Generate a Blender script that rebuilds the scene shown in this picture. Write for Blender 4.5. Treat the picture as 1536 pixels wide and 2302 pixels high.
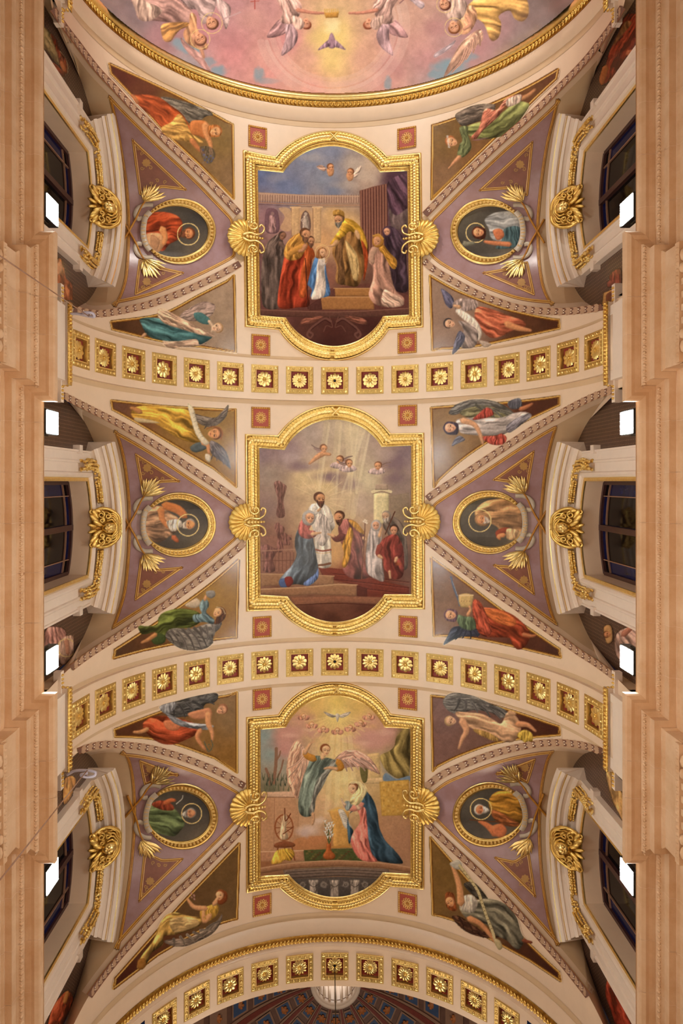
import bpy, bmesh, math, random
import numpy as np
from mathutils import Vector, Matrix
from mathutils.bvhtree import BVHTree
from mathutils.geometry import delaunay_2d_cdt
# clear
for _o in list(bpy.data.objects): bpy.data.objects.remove(_o)
SC = bpy.context.scene
COL = SC.collection
# ---------------------------------------------------------------- camera (straight up from 1.5 m above the nave floor)
CX, CY, F, CAMX = 734.0, 1083.0, 1620.0, -19.0      # principal point and focal length in pixels of the 1536 x 2302 frame; camera stands 19 cm left of the nave axis
cd = bpy.data.cameras.new('camera'); cam = bpy.data.objects.new('camera', cd); COL.objects.link(cam)
cam.location = (CAMX/100, 0, 1.5); cam.rotation_euler = (math.pi, 0, 0)
cd.sensor_fit = 'HORIZONTAL'; cd.sensor_width = 36; cd.lens = 36*F/1536
cd.shift_x = (768-CX)/1536; cd.shift_y = (CY-1151)/1536; cd.clip_end = 200
SC.camera = cam
SC.view_settings.view_transform = 'Standard'; SC.view_settings.look = 'None'
SC.view_settings.gamma = 1; SC.view_settings.use_curve_mapping = False
SC.view_settings.exposure = -0.06
# ---------------------------------------------------------------- world: night sky outside the windows
W = bpy.data.worlds.new('night'); SC.world = W; W.use_nodes = True
W.node_tree.nodes['Background'].inputs[0].default_value = (.02, .03, .07, 1)
W.node_tree.nodes['Background'].inputs[1].default_value = .3
# ---------------------------------------------------------------- warm fill lights added low in the nave, out of view
def lamp(x, y, z, e, r, col):
    l = bpy.data.lights.new('nave_fill_light', 'POINT'); l.energy = e; l.shadow_soft_size = r; l.color = col
    o = bpy.data.objects.new('nave_fill_light', l); o.location = (x, y, z); COL.objects.link(o)
WARM = (1.0, .86, .70)
for y in (-1.2, 2.8):
    for s in (-1, 1): lamp(s*2.7, y, 3.4, 240, .45, WARM)
for s in (-1, 1):                                   # unseen spots added to brighten the painted dome beyond the top arch
    l = bpy.data.lights.new('dome_fill_spot', 'SPOT'); l.energy = 1500; l.shadow_soft_size = .25; l.color = (1.0, .93, .84); l.spot_size = 1.9; l.spot_blend = .5
    o = bpy.data.objects.new('dome_fill_spot', l); o.location = (s*3.3, -13.6, 11.4); o.rotation_euler = (Vector((-s*1.6, 2.2, 6.5))).to_track_quat('-Z', 'Y').to_euler(); COL.objects.link(o)
FLOOD = 225.0
# ---------------------------------------------------------------- helpers (units: centimetres from the camera height; Y runs down the picture)
def tow(P): P = np.asarray(P, float); return P/100 + np.array([0, 0, 1.5])
def thing(name, label, cat, loc, group=None):
    o = bpy.data.objects.new(name, None); COL.objects.link(o); o.empty_display_size = .1
    o.location = tow(loc); o['label'] = label; o['category'] = cat
    if group: o['group'] = group
    return o
def tag(o, label=None, cat=None, group=None, kind=None):
    if label: o['label'] = label
    if cat: o['category'] = cat
    if group: o['group'] = group
    if kind: o['kind'] = kind
    return o
def mesh(name, V, faces, mats, smooth=True, mi=None, col=None):
    m = bpy.data.meshes.new(name); V = np.asarray(V, float)
    if isinstance(faces, np.ndarray):
        n, k = faces.shape
        m.vertices.add(len(V)); m.vertices.foreach_set('co', V.ravel())
        m.loops.add(n*k); m.loops.foreach_set('vertex_index', faces.ravel().astype(np.int32))
        m.polygons.add(n); m.polygons.foreach_set('loop_start', np.arange(0, n*k, k, dtype=np.int32))
        m.update(calc_edges=True)
    else:
        m.from_pydata([tuple(v) for v in V], [], [tuple(f) for f in faces])
    for x in (mats if isinstance(mats, (list, tuple)) else [mats]): m.materials.append(x)
    if mi is not None: m.polygons.foreach_set('material_index', np.asarray(mi, np.int32))
    m.polygons.foreach_set('use_smooth', np.full(len(m.polygons), smooth))
    if col is not None:
        a = m.color_attributes.new('paint', 'FLOAT_COLOR', 'POINT')
        c = np.ones((len(V), 4), np.float32); c[:, :3] = col; a.data.foreach_set('color', c.ravel())
    m.update(); return m
def obj(name, me, parent=None, M=None):
    o = bpy.data.objects.new(name, me); COL.objects.link(o)
    if parent is not None: o.parent = parent
    if M is not None: o.matrix_local = M
    return o
def mk(name, V, faces, mats, parent=None, smooth=True, mi=None, col=None, kind=None):
    V = tow(V)
    if parent is not None:
        b = np.zeros(3); p = parent
        while p is not None: b += np.array(p.location); p = p.parent
        V = V-b
    o = obj(name, mesh(name, V, faces, mats, smooth, mi, col), parent)
    if kind: o['kind'] = kind
    return o
def gridf(n, m, closed=False):
    i = np.arange(n-1)[:, None]; j = np.arange(m if closed else m-1)[None, :]; j2 = (j+1) % m
    return np.stack([i*m+j+0*i, i*m+j2+0*i, (i+1)*m+j2, (i+1)*m+j+0*j2], -1).reshape(-1, 4)
class MB:
    """collects pieces into one mesh"""
    def __init__(s): s.V = []; s.F = []; s.I = []; s.n = 0
    def add(s, V, F, mi=0):
        V = np.asarray(V, float).reshape(-1, 3); s.V.append(V)
        for f in F: s.F.append(tuple(int(i)+s.n for i in f)); s.I.append(mi)
        s.n += len(V)
    def box(s, a, b, mi=0):
        x0, y0, z0 = a; x1, y1, z1 = b
        s.add([(x0,y0,z0),(x1,y0,z0),(x1,y1,z0),(x0,y1,z0),(x0,y0,z1),(x1,y0,z1),(x1,y1,z1),(x0,y1,z1)],
              [(3,2,1,0),(4,5,6,7),(0,1,5,4),(1,2,6,5),(2,3,7,6),(3,0,4,7)], mi)
    def ell(s, c, r, nu=8, nv=5, mi=0, R=None):
        V = []
        for i in range(nv+1):
            p = math.pi*i/nv
            for j in range(nu):
                q = 2*math.pi*j/nu; V.append((math.sin(p)*math.cos(q), math.sin(p)*math.sin(q), math.cos(p)))
        V = np.array(V)*np.array(r)
        if R is not None: V = V@np.array(R).T
        s.add(V+np.array(c), gridf(nv+1, nu, True), mi)
    def tube(s, P, rad, k=6, mi=0):
        P = np.asarray(P, float); n = len(P); rad = np.broadcast_to(np.asarray(rad, float), (n,))
        T = np.gradient(P, axis=0); T /= np.linalg.norm(T, axis=1)[:, None]+1e-9
        up = np.array([0, 0, 1.]) if abs(T[0][2]) < .9 else np.array([1., 0, 0]); rows = []
        for i in range(n):
            a = np.cross(T[i], up); a /= np.linalg.norm(a)+1e-9; b = np.cross(a, T[i]); up = b
            q = np.linspace(0, 2*math.pi, k, endpoint=False)
            rows.append(P[i]+rad[i]*(np.cos(q)[:, None]*a+np.sin(q)[:, None]*b))
        V = np.concatenate(rows); s.add(V, [tuple(f[::-1]) for f in gridf(n, k, True)]+[tuple(range(k)), tuple(range((n-1)*k, n*k))[::-1]], mi)
    def obj(s, name, mats, parent=None, smooth=True, kind=None):
        return mk(name, np.concatenate(s.V), s.F, mats, parent, smooth, s.I, kind=kind)
    def data(s, name, mats, smooth=True, sc=.01):
        return mesh(name, np.concatenate(s.V)*sc, s.F, mats, smooth, s.I)
def P2(t):
    """'x,y x,y' -> array"""
    return np.array([[float(a) for a in w.split(',')] for w in t.split()])
def resamp(P, step):
    P = np.asarray(P, float); d = np.r_[0, np.cumsum(np.linalg.norm(np.diff(P, axis=0), axis=1))]
    n = max(2, int(round(d[-1]/step))+1); t = np.linspace(0, d[-1], n)
    return np.stack([np.interp(t, d, P[:, i]) for i in range(P.shape[1])], 1)
def spline(P, closed=False, k=6):
    """Catmull-Rom through the points"""
    P = np.asarray(P, float); n = len(P)
    if n < 3: return P
    Q = np.vstack([P[-1], P, P[0], P[1]]) if closed else np.vstack([2*P[0]-P[1], P, 2*P[-1]-P[-2]])
    out = []; t = np.linspace(0, 1, k, endpoint=False)[:, None]
    for i in range(n if closed else n-1):
        a, b, c, d = Q[i:i+4]
        out.append(.5*(2*b+(c-a)*t+(2*a-5*b+4*c-d)*t*t+(3*b-a-3*c+d)*t**3))
    if not closed: out.append(P[-1:])
    return np.vstack(out)
# crops of the photograph used while measuring: origin x, origin y, scale
CR = dict(L1=(90,100,3.2), R1=(940,100,3.2), L2=(90,820,3.2), R2=(940,820,3.2), L3=(90,1520,3.2), R3=(940,1520,3.2))
def pc(c, t):
    x, y, k = CR[c]; P = P2(t) if isinstance(t, str) else np.asarray(t, float); return P/k+np.array([x, y])
# ---------------------------------------------------------------- materials
def s2l(c):
    c = np.asarray(c, float)/255; return np.where(c <= .04045, c/12.92, ((c+.055)/1.055)**2.4)
MATS = {}
def mat(name, rgb, rough=.6, metal=0, var=.12, scale=9, bump=0, bscale=40, rgb2=None, coat=0, lin=False, spec=.5):
    m = bpy.data.materials.new(name); m.use_nodes = True; nt = m.node_tree; N = nt.nodes; L = nt.links
    b = N['Principled BSDF']; b.inputs['Roughness'].default_value = rough; b.inputs['Metallic'].default_value = metal
    b.inputs['Coat Weight'].default_value = coat; b.inputs['Specular IOR Level'].default_value = spec
    c = np.array(rgb, float) if lin else s2l(rgb); c2 = c*(1-var) if rgb2 is None else (np.array(rgb2, float) if lin else s2l(rgb2))
    tc = N.new('ShaderNodeNewGeometry')
    no = N.new('ShaderNodeTexNoise'); no.inputs['Scale'].default_value = scale; no.inputs['Detail'].default_value = 5; no.inputs['Roughness'].default_value = .65
    L.new(tc.outputs['Position'], no.inputs['Vector'])
    mr = N.new('ShaderNodeMapRange'); mr.inputs['From Min'].default_value = .35; mr.inputs['From Max'].default_value = .65
    L.new(no.outputs['Fac'], mr.inputs['Value'])
    mx = N.new('ShaderNodeMix'); mx.data_type = 'RGBA'
    mx.inputs[6].default_value = (*c, 1); mx.inputs[7].default_value = (*c2, 1)
    L.new(mr.outputs[0], mx.inputs[0]); L.new(mx.outputs[2], b.inputs['Base Color'])
    if bump:
        n2 = N.new('ShaderNodeTexNoise'); n2.inputs['Scale'].default_value = bscale; n2.inputs['Detail'].default_value = 4
        L.new(tc.outputs['Position'], n2.inputs['Vector'])
        bp = N.new('ShaderNodeBump'); bp.inputs['Strength'].default_value = bump; bp.inputs['Distance'].default_value = .01
        L.new(n2.outputs['Fac'], bp.inputs['Height']); L.new(bp.outputs[0], b.inputs['Normal'])
    MATS[name] = m; return m
def paint_mat(name, rough, bump, bscale):
    m = bpy.data.materials.new(name); m.use_nodes = True; nt = m.node_tree; N = nt.nodes; L = nt.links
    b = N['Principled BSDF']; b.inputs['Roughness'].default_value = rough; b.inputs['Specular IOR Level'].default_value = .32
    at = N.new('ShaderNodeAttribute'); at.attribute_name = 'paint'
    g = N.new('ShaderNodeNewGeometry'); no = N.new('ShaderNodeTexNoise'); no.inputs['Scale'].default_value = 30; no.inputs['Detail'].default_value = 6
    L.new(g.outputs['Position'], no.inputs['Vector'])
    mr = N.new('ShaderNodeMapRange'); mr.inputs['From Min'].default_value = .3; mr.inputs['From Max'].default_value = .7; mr.inputs['To Min'].default_value = .93; mr.inputs['To Max'].default_value = 1.06
    L.new(no.outputs['Fac'], mr.inputs['Value'])
    vm = N.new('ShaderNodeVectorMath'); vm.operation = 'SCALE'; L.new(at.outputs['Color'], vm.inputs[0]); L.new(mr.outputs[0], vm.inputs['Scale'])
    L.new(vm.outputs[0], b.inputs['Base Color'])
    n2 = N.new('ShaderNodeTexNoise'); n2.inputs['Scale'].default_value = bscale; n2.inputs['Detail'].default_value = 3
    L.new(g.outputs['Position'], n2.inputs['Vector'])
    bp = N.new('ShaderNodeBump'); bp.inputs['Strength'].default_value = bump; bp.inputs['Distance'].default_value = .01
    L.new(n2.outputs['Fac'], bp.inputs['Height']); L.new(bp.outputs[0], b.inputs['Normal'])
    return m
def emit(name, col, st):
    m = bpy.data.materials.new(name); m.use_nodes = True; N = m.node_tree.nodes
    b = N['Principled BSDF']; b.inputs['Base Color'].default_value = (.8,.8,.8,1)
    b.inputs['Emission Color'].default_value = (*col, 1); b.inputs['Emission Strength'].default_value = st; return m
CREAM = mat('cream_plaster', (234,208,180), .36, var=.05, scale=3, bump=.12, bscale=14)
BEIGE = mat('beige_plaster', (214,184,146), .5, var=.06, scale=3)
TAUPE = mat('taupe_plaster', (196,170,142), .5, var=.06, scale=3)
WHITE = mat('white_stucco', (236,220,204), .45, var=.05, scale=4)
VIOLET = mat('violet_paint', (174,142,146), .26, var=.14, scale=2.2, bump=.1, bscale=9, rgb2=(160,124,122))
STONE = mat('limestone', (216,184,150), .7, var=.12, scale=2.5, bump=.2, bscale=25, rgb2=(202,164,126))
STONED = mat('limestone_joint', (150,112,86), .8)
MORTAR = mat('pale_mortar', (228,200,172), .8)
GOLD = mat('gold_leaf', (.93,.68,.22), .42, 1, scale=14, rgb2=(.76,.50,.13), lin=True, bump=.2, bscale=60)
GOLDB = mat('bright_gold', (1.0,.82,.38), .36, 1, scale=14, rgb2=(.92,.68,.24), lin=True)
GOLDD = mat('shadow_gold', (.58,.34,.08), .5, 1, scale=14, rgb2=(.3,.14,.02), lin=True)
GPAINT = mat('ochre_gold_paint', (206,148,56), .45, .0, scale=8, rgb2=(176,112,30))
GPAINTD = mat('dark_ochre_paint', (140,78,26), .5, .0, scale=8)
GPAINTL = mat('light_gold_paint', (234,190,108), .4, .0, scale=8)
RED = mat('crimson_paint', (140,46,40), .5, var=.2, scale=5)
REDP = mat('brick_red_paint', (176,76,58), .5, var=.15, scale=5)
BROWN = mat('brown_ornament_ground', (150,96,78), .5, var=.2, scale=6)
OCHRE = mat('ochre_ornament', (196,150,86), .5, var=.15, scale=6)
BANDG = mat('laurel_band_ground', (122,84,70), .5, var=.2, scale=6)
LEAFB = mat('laurel_leaf_paint', (192,156,126), .5, var=.12, scale=9)
BERRY = mat('berry_white', (246,228,204), .3, var=.02)
BLACKM = mat('black_iron', (24,22,22), .4, .3)
IRON = mat('pale_painted_iron', (196,190,206), .35, .2)
MUNTIN = mat('window_timber', (70,40,38), .45, var=.2)
SILVER = mat('silver_ribbon_paint', (206,192,172), .4, .1, var=.15, scale=10)
PAINT = paint_mat('fresco_paint', .22, .22, 12)
PAINTS = paint_mat('oil_portrait_paint', .28, .16, 18)
def glass(name, rgb):
    m = mat(name, rgb, .08, var=.3, scale=4, lin=False, spec=.1); return m
GLASSD = glass('night_glass', (16,12,14)); GLASSB = glass('blue_night_glass', (20,26,70))
def mosaic():
    m = mat('dark_mosaic', (84,58,46), .3, var=.3, scale=6, bump=.2, bscale=30); nt = m.node_tree; N = nt.nodes; L = nt.links
    b = N['Principled BSDF']; src = b.inputs['Base Color'].links[0].from_socket
    g = N.new('ShaderNodeNewGeometry'); sp = N.new('ShaderNodeSeparateXYZ'); L.new(g.outputs['Position'], sp.inputs[0])
    def cell(sock, off):
        a = N.new('ShaderNodeMath'); a.operation = 'MULTIPLY'; a.inputs[1].default_value = 15.0; L.new(sock, a.inputs[0])
        f = N.new('ShaderNodeMath'); f.operation = 'FRACT'; L.new(a.outputs[0], f.inputs[0])
        s = N.new('ShaderNodeMath'); s.operation = 'SUBTRACT'; s.inputs[1].default_value = .5; L.new(f.outputs[0], s.inputs[0])
        q = N.new('ShaderNodeMath'); q.operation = 'MULTIPLY'; L.new(s.outputs[0], q.inputs[0]); L.new(s.outputs[0], q.inputs[1]); return q
    d = N.new('ShaderNodeMath'); d.operation = 'ADD'; L.new(cell(sp.outputs[1], 0).outputs[0], d.inputs[0]); L.new(cell(sp.outputs[2], 0).outputs[0], d.inputs[1])
    lt = N.new('ShaderNodeMath'); lt.operation = 'LESS_THAN'; lt.inputs[1].default_value = .016; L.new(d.outputs[0], lt.inputs[0])
    mx = N.new('ShaderNodeMix'); mx.data_type = 'RGBA'; mx.inputs[7].default_value = (*s2l((176,150,120)), 1)
    L.new(lt.outputs[0], mx.inputs[0]); L.new(src, mx.inputs[6]); L.new(mx.outputs[2], b.inputs['Base Color']); return m
MOSAIC = mosaic()
# ---------------------------------------------------------------- the vault as a surface: pixel of the photograph -> point on the real surface
Z0, RV, RR = 1185.0, 463.0, 455.0       # springing height, radius of the vault and of the ribs' soffit
def ray(px): px = np.asarray(px, float); return (px[..., 0]-CX)/F, (px[..., 1]-CY)/F
def barrel(px, R=RV):
    dx, dy = ray(px); a = dx*dx+1; b = -CAMX*dx+Z0; c = CAMX**2+Z0**2-R*R
    Z = (b+np.sqrt(np.maximum(b*b-a*c, 0)))/a; X = CAMX+dx*Z
    low = (b*b-a*c < 0) | (Z < Z0)
    Zl = (np.sign(dx)*R-CAMX)/np.where(np.abs(dx) < 1e-6, 1e-6, dx)
    Z = np.where(low, Zl, Z); X = np.where(low, np.sign(dx)*R, X)
    P = np.stack([X, dy*Z, Z], -1)
    Nn = np.stack([-X, 0*X, np.where(low, 0, -(Z-Z0))], -1); Nn /= np.linalg.norm(Nn, axis=-1)[..., None]
    return P, Nn
def barrel_t(P):
    """arc position measured from the crown, in radians; runs on straight below the springing"""
    X, Z = P[..., 0], P[..., 2]; return np.where(Z >= Z0, np.arctan2(np.abs(X), Z-Z0), np.pi/2+(Z0-Z)/RV)
def barrel_at(t, Y, s, R=RV):
    t = np.asarray(t, float); lo = np.minimum(t, np.pi/2); d = np.maximum(t-np.pi/2, 0)*RV
    return np.stack([s*R*np.sin(lo), np.broadcast_to(Y, t.shape)+0*t, Z0+R*np.cos(lo)-d], -1)
class BV:
    """any mesh as a surface for placing things by ray"""
    def __init__(s, V, F): s.t = BVHTree.FromPolygons([tuple(v) for v in V], [tuple(int(i) for i in f) for f in F]); s.last = None
    def __call__(s, px):
        px = np.asarray(px, float); sh = px.shape[:-1]; q = px.reshape(-1, 2); P = np.zeros((len(q), 3)); Nn = np.zeros((len(q), 3))
        o = Vector((CAMX, 0, 0))
        for i, (x, y) in enumerate(q):
            d = Vector(((x-CX)/F, (y-CY)/F, 1)).normalized(); h, n, _, _ = s.t.ray_cast(o, d)
            if h is None:
                pt = o+d*(1400/d.z); h, n, _, _ = s.t.find_nearest(pt); 
            if n.dot(d) > 0: n = -n
            P[i] = h; Nn[i] = n
        return P.reshape(sh+(3,)), Nn.reshape(sh+(3,))
def plane_x(X):
    def f(px):
        dx, dy = ray(px); Z = (X-CAMX)/dx; P = np.stack([X+0*Z, dy*Z, Z], -1)
        return P, np.broadcast_to(np.array([-np.sign(X), 0, 0.]), P.shape).copy()
    return f
def ribbon(name, px, prof, surf, mats, parent, closed=False, step=5, mi=None, kind=None, soft=0):
    """strip along a polyline of pixels: prof = (sideways px, height cm) rows, laid on the surface"""
    px = np.asarray(px, float)
    if closed: px = np.vstack([px, px[:1]])
    px = resamp(px, step)
    if closed: px = px[:-1]
    for _ in range(soft): px = (np.roll(px, 1, 0)+2*px+np.roll(px, -1, 0))/4
    T = (np.roll(px, -1, 0)-np.roll(px, 1, 0)) if closed else np.gradient(px, axis=0)
    T /= np.linalg.norm(T, axis=1)[:, None]+1e-9; S = np.stack([-T[:, 1], T[:, 0]], 1)
    rows = []
    for off, h in prof:
        P, Nn = surf(px+S*off); rows.append(P+Nn*h)
    V = np.stack(rows, 0); n, m = V.shape[:2]
    f = gridf(n, m, closed)
    I = None if mi is None else np.repeat(np.array(mi), len(f)//(n-1))
    return mk(name, V.reshape(-1, 3), f, mats, parent, True, I, kind=kind)
def inside(poly, pts):
    x, y = pts[:, 0], pts[:, 1]; r = np.zeros(len(pts), bool); n = len(poly)
    for i in range(n):
        x0, y0 = poly[i]; x1, y1 = poly[(i+1) % n]
        if y0 == y1: continue
        c = (y0 > y) != (y1 > y); r ^= c & (x < (x1-x0)*(y-y0)/(y1-y0)+x0)
    return r
def patch(name, poly, surf, h, m, parent, step=11, kind=None):
    """flat-laid polygon (pixels) on a surface at a small height"""
    poly = resamp(np.vstack([poly, poly[:1]]), step)[:-1]; lo, hi = poly.min(0), poly.max(0)
    gx, gy = np.meshgrid(np.arange(lo[0], hi[0], step), np.arange(lo[1], hi[1], step)); g = np.stack([gx.ravel(), gy.ravel()], 1)
    g = g[inside(poly, g)]
    if len(g): g = g[np.min(np.linalg.norm(g[:, None]-poly[None], axis=2), axis=1) > step*.45]
    allp = np.vstack([poly, g]); n = len(poly)
    r = delaunay_2d_cdt([Vector(p) for p in allp], [], [list(range(n))], 1, 1e-4)
    v = np.array([tuple(p) for p in r[0]]); P, Nn = surf(v)
    return mk(name, P+Nn*h, [tuple(f) for f in r[2]], m, parent, True, kind=kind)
def frame_at(surf, p, d):
    """matrix at pixel p on surf: local y along pixel direction d, z out of the surface; also cm per px"""
    p = np.asarray(p, float); d = np.asarray(d, float); d = d/np.linalg.norm(d)
    Q, Nn = surf(np.array([p, p+d*2, p-d*2])); P, n = Q[0], Nn[0]; y = Q[1]-Q[2]; s = np.linalg.norm(y)/4; y = y-n*np.dot(n, y); y /= np.linalg.norm(y)
    x = np.cross(y, n); return P, x, y, n, s
def mat4(P, x, y, n, sx=1, sy=1, sz=1, parent=None):
    w = tow(P)
    if parent is not None: w = w-np.array(parent.location)
    M = Matrix.Identity(4)
    for i in range(3): M[i][0] = x[i]*sx; M[i][1] = y[i]*sy; M[i][2] = n[i]*sz; M[i][3] = w[i]
    return M
ORD = ['first','second','third','fourth','fifth','sixth','seventh','eighth','ninth','tenth','eleventh','twelfth','thirteenth','fourteenth','fifteenth','sixteenth','seventeenth']
BAY = ['top', 'middle', 'bottom']; SD = {-1: 'left', 1: 'right'}
YC = [-550.0, 90.0, 729.5]; YR = [-230.0, 409.5, 1102.0]
rnd = random.Random(4)
# ================================================================ THE SETTING
def struct(o): o['kind'] = 'structure'; return o
GPX = {('L',0,0): "117,20 148,66|270,0 340,95 420,195 520,300 640,430 780,570 900,690 1040,820 1180,955 1320,1100 1430,1215",
 ('L',0,1): "|1465,1560 1380,1610 1270,1668 1120,1740 960,1808 800,1865 640,1905 500,1930 400,1938 330,1930 240,1905",
 ('R',0,0): "1402,16 1376,60|1300,0 1240,80 1150,180 1040,290 900,430 740,575 590,705 440,845 290,985 150,1125 50,1225",
 ('R',0,1): "|45,1560 130,1630 250,1700 400,1780 560,1845 720,1895 880,1918 1030,1922 1180,1912 1330,1890",
 ('L',1,0): "|150,215 270,275 390,335 520,400 660,475 820,570 980,675 1120,770 1250,855 1380,945 1470,1010",
 ('L',1,1): "|1470,1280 1360,1375 1200,1505 1040,1625 880,1740 720,1845 560,1950 400,2050 300,2120 220,2180",
 ('R',1,0): "|1420,175 1280,225 1150,285 1000,365 850,450 700,545 540,650 380,755 240,845 110,930 55,975",
 ('R',1,1): "|60,1260 200,1370 350,1490 510,1605 680,1720 850,1845 1000,1950 1150,2060 1290,2150 1420,2245",
 ('L',2,0): "|270,540 370,505 480,490 600,495 740,510 880,540 1040,590 1200,650 1340,715 1470,790",
 ('L',2,1): "|1470,1070 1370,1180 1240,1310 1100,1450 950,1590 800,1750 650,1920 530,2060 430,2190 350,2302",
 ('R',2,0): "|60,790 170,710 300,650 450,590 620,535 780,500 920,480 1060,480 1200,500 1330,540",
 ('R',2,1): "|60,1050 180,1170 320,1300 460,1430 610,1580 760,1740 900,1900 1040,2060 1160,2210 1230,2302"}
XW = 487.0; ZB, AW, HW = 1235.0, 242.0, 302.0     # lunette wall plane and its arch
ZC = 1000.0                                        # top of the stone cornice
def groin_px(sd, b, h):
    pre, t = GPX[(sd, b, h)].split('|'); P = pc(sd+str(b+1), t)
    if pre: P = np.vstack([P2(pre), P])
    if P[0][0 if True else 0] is not None and ((sd == 'L') == (P[0][0] > P[-1][0])): P = P[::-1]
    return P                                        # from the foot to the apex
GR = {}                                             # (side, bay) -> groin as (t, Y) from upper foot to lower foot
for sd in 'LR':
    s = -1 if sd == 'L' else 1
    for b in range(3):
        cut = 560 if sd == 'L' else 946
        H = []
        for h in (0, 1):
            P = resamp(spline(groin_px(sd, b, h), k=4), 8)
            d = P[-1]-P[-6]; e = P[-1]+d*((cut-P[-1][0])/d[0]); P = np.vstack([P, e])
            Q, _ = barrel(P); q = np.stack([barrel_t(Q), Q[:, 1]], 1)
            # run on to the foot of the lunette
            yf = YC[b]+(-1 if h == 0 else 1)*AW; tf = np.pi/2+(Z0-1150)/RV
            if q[0][0] < tf: q = np.vstack([[tf, yf if abs(yf-YC[b]) > abs(q[0][1]-YC[b]) else q[0][1]], q])
            H.append(q)
        GR[(s, b)] = (H[0], H[1][::-1])
def tmax(s, Y):
    """how far down from the crown the vault runs at Y"""
    te = np.pi/2+(Z0-1004)/RV
    for b in range(3):
        a, c = GR[(s, b)]; 
        if a[0][1] <= Y <= c[-1][1]:
            q = np.vstack([a, c]); o = np.argsort(q[:, 1]); return float(np.interp(Y, q[o, 1], q[o, 0]))
    return te
vault = struct(bpy.data.objects.new('ceiling', None)); COL.objects.link(vault); vault.location = tow((0, 0, 1640))
for b in range(3):
    y0 = [-853, YR[0], YR[1]][b]; y1 = [YR[0], YR[1], 1040][b]
    for s in (-1, 1):
        a, c = GR[(s, b)]; Ys = np.unique(np.r_[np.linspace(y0, y1, 190), a[:, 1], c[:, 1], a[0][1]-.2, c[-1][1]+.2]); Ys = Ys[(Ys >= y0) & (Ys <= y1)]
        rows = []
        tg = np.linspace(0, np.pi/2+(Z0-1004)/RV, 80); tm = np.array([tmax(s, Y) for Y in Ys]); tt = np.minimum(tg[None], tm[:, None])
        for Y, t in zip(Ys, tt): rows.append(barrel_at(t, Y, s))
        V = np.stack(rows); f = gridf(*V.shape[:2]); lv = (tg[None] < tm[:, None]).ravel(); f = f[lv[f].any(1)]
        mk('vault_panel', V.reshape(-1, 3), f if s > 0 else f[:, ::-1], CREAM, vault)
# webs of the lunettes
WEB = {}; 
def arch_z(y): return ZB+HW*np.sqrt(np.maximum(0, 1-(y/AW)**2))
for b in range(3):
    for s in (-1, 1):
        a, c = GR[(s, b)]; q = resamp(np.vstack([a, c])*np.array([RV, 1]), 6)/np.array([RV, 1])
        G = barrel_at(q[:, 0], q[:, 1], s)
        u = np.clip((q[:, 1]-YC[b])/np.where(q[:, 1] < YC[b], YC[b]-a[0][1], c[-1][1]-YC[b]), -1, 1)
        Wl = np.stack([np.full(len(u), s*XW), YC[b]+AW*u, np.where(np.abs(u) > .999, np.minimum(G[:, 2], ZB), arch_z(AW*u))], 1)
        t = np.linspace(0, 1, 26)[:, None, None]; V = G[None]*(1-t)+Wl[None]*t
        f = gridf(*V.shape[:2]); f = f if s < 0 else f[:, ::-1]
        mk('lunette_web', V.reshape(-1, 3), f, BEIGE, vault); WEB[(s, b)] = BV(V.reshape(-1, 3), f)
# lunette walls with an opening for each window
OH, ZO, ZE = 91.0, 1425.0, 1402.0                   # half width of the opening, height of its head in the middle and at the ends
def head(y): return ZO-(ZO-ZE)*(y/OH)**2
WALLS = {}
for s in (-1, 1):
    w = struct(bpy.data.objects.new('wall_'+SD[s], None)); COL.objects.link(w); w.location = tow((s*XW, 90, 1000)); WALLS[s] = w
    for b in range(3):
        ys = np.r_[np.linspace(-AW, -OH, 14), np.linspace(-OH, OH, 13)[1:-1], np.linspace(OH, AW, 14)]
        mb = MB()
        for i in range(len(ys)-1):
            y0, y1 = ys[i], ys[i+1]; zb = [ZC, ZC] if abs((y0+y1)/2) > OH else [head(y0), head(y1)]
            n = 5; V = []
            for y, z in ((y0, zb[0]), (y1, zb[1])):
                for k in range(n): V.append((s*XW, YC[b]+y, z+(arch_z(y)-z)*k/(n-1)))
            F_ = [(k, k+1, n+k+1, n+k) for k in range(n-1)]
            mb.add(V, F_ if s < 0 else [x[::-1] for x in F_])
        mb.obj('lunette_wall', MOSAIC, w)
        mb = MB()                                   # piers' inner sides below the lunette arch
        for y in (-AW-.6, AW+.6):
            mb.add([(s*RV, YC[b]+y, ZC), (s*(XW+3), YC[b]+y, ZC), (s*(XW+3), YC[b]+y, ZB+70), (s*RV, YC[b]+y, Z0+20)], [(0, 1, 2, 3), (3, 2, 1, 0)])
        mb.obj('pier_side', CREAM, w)
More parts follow.
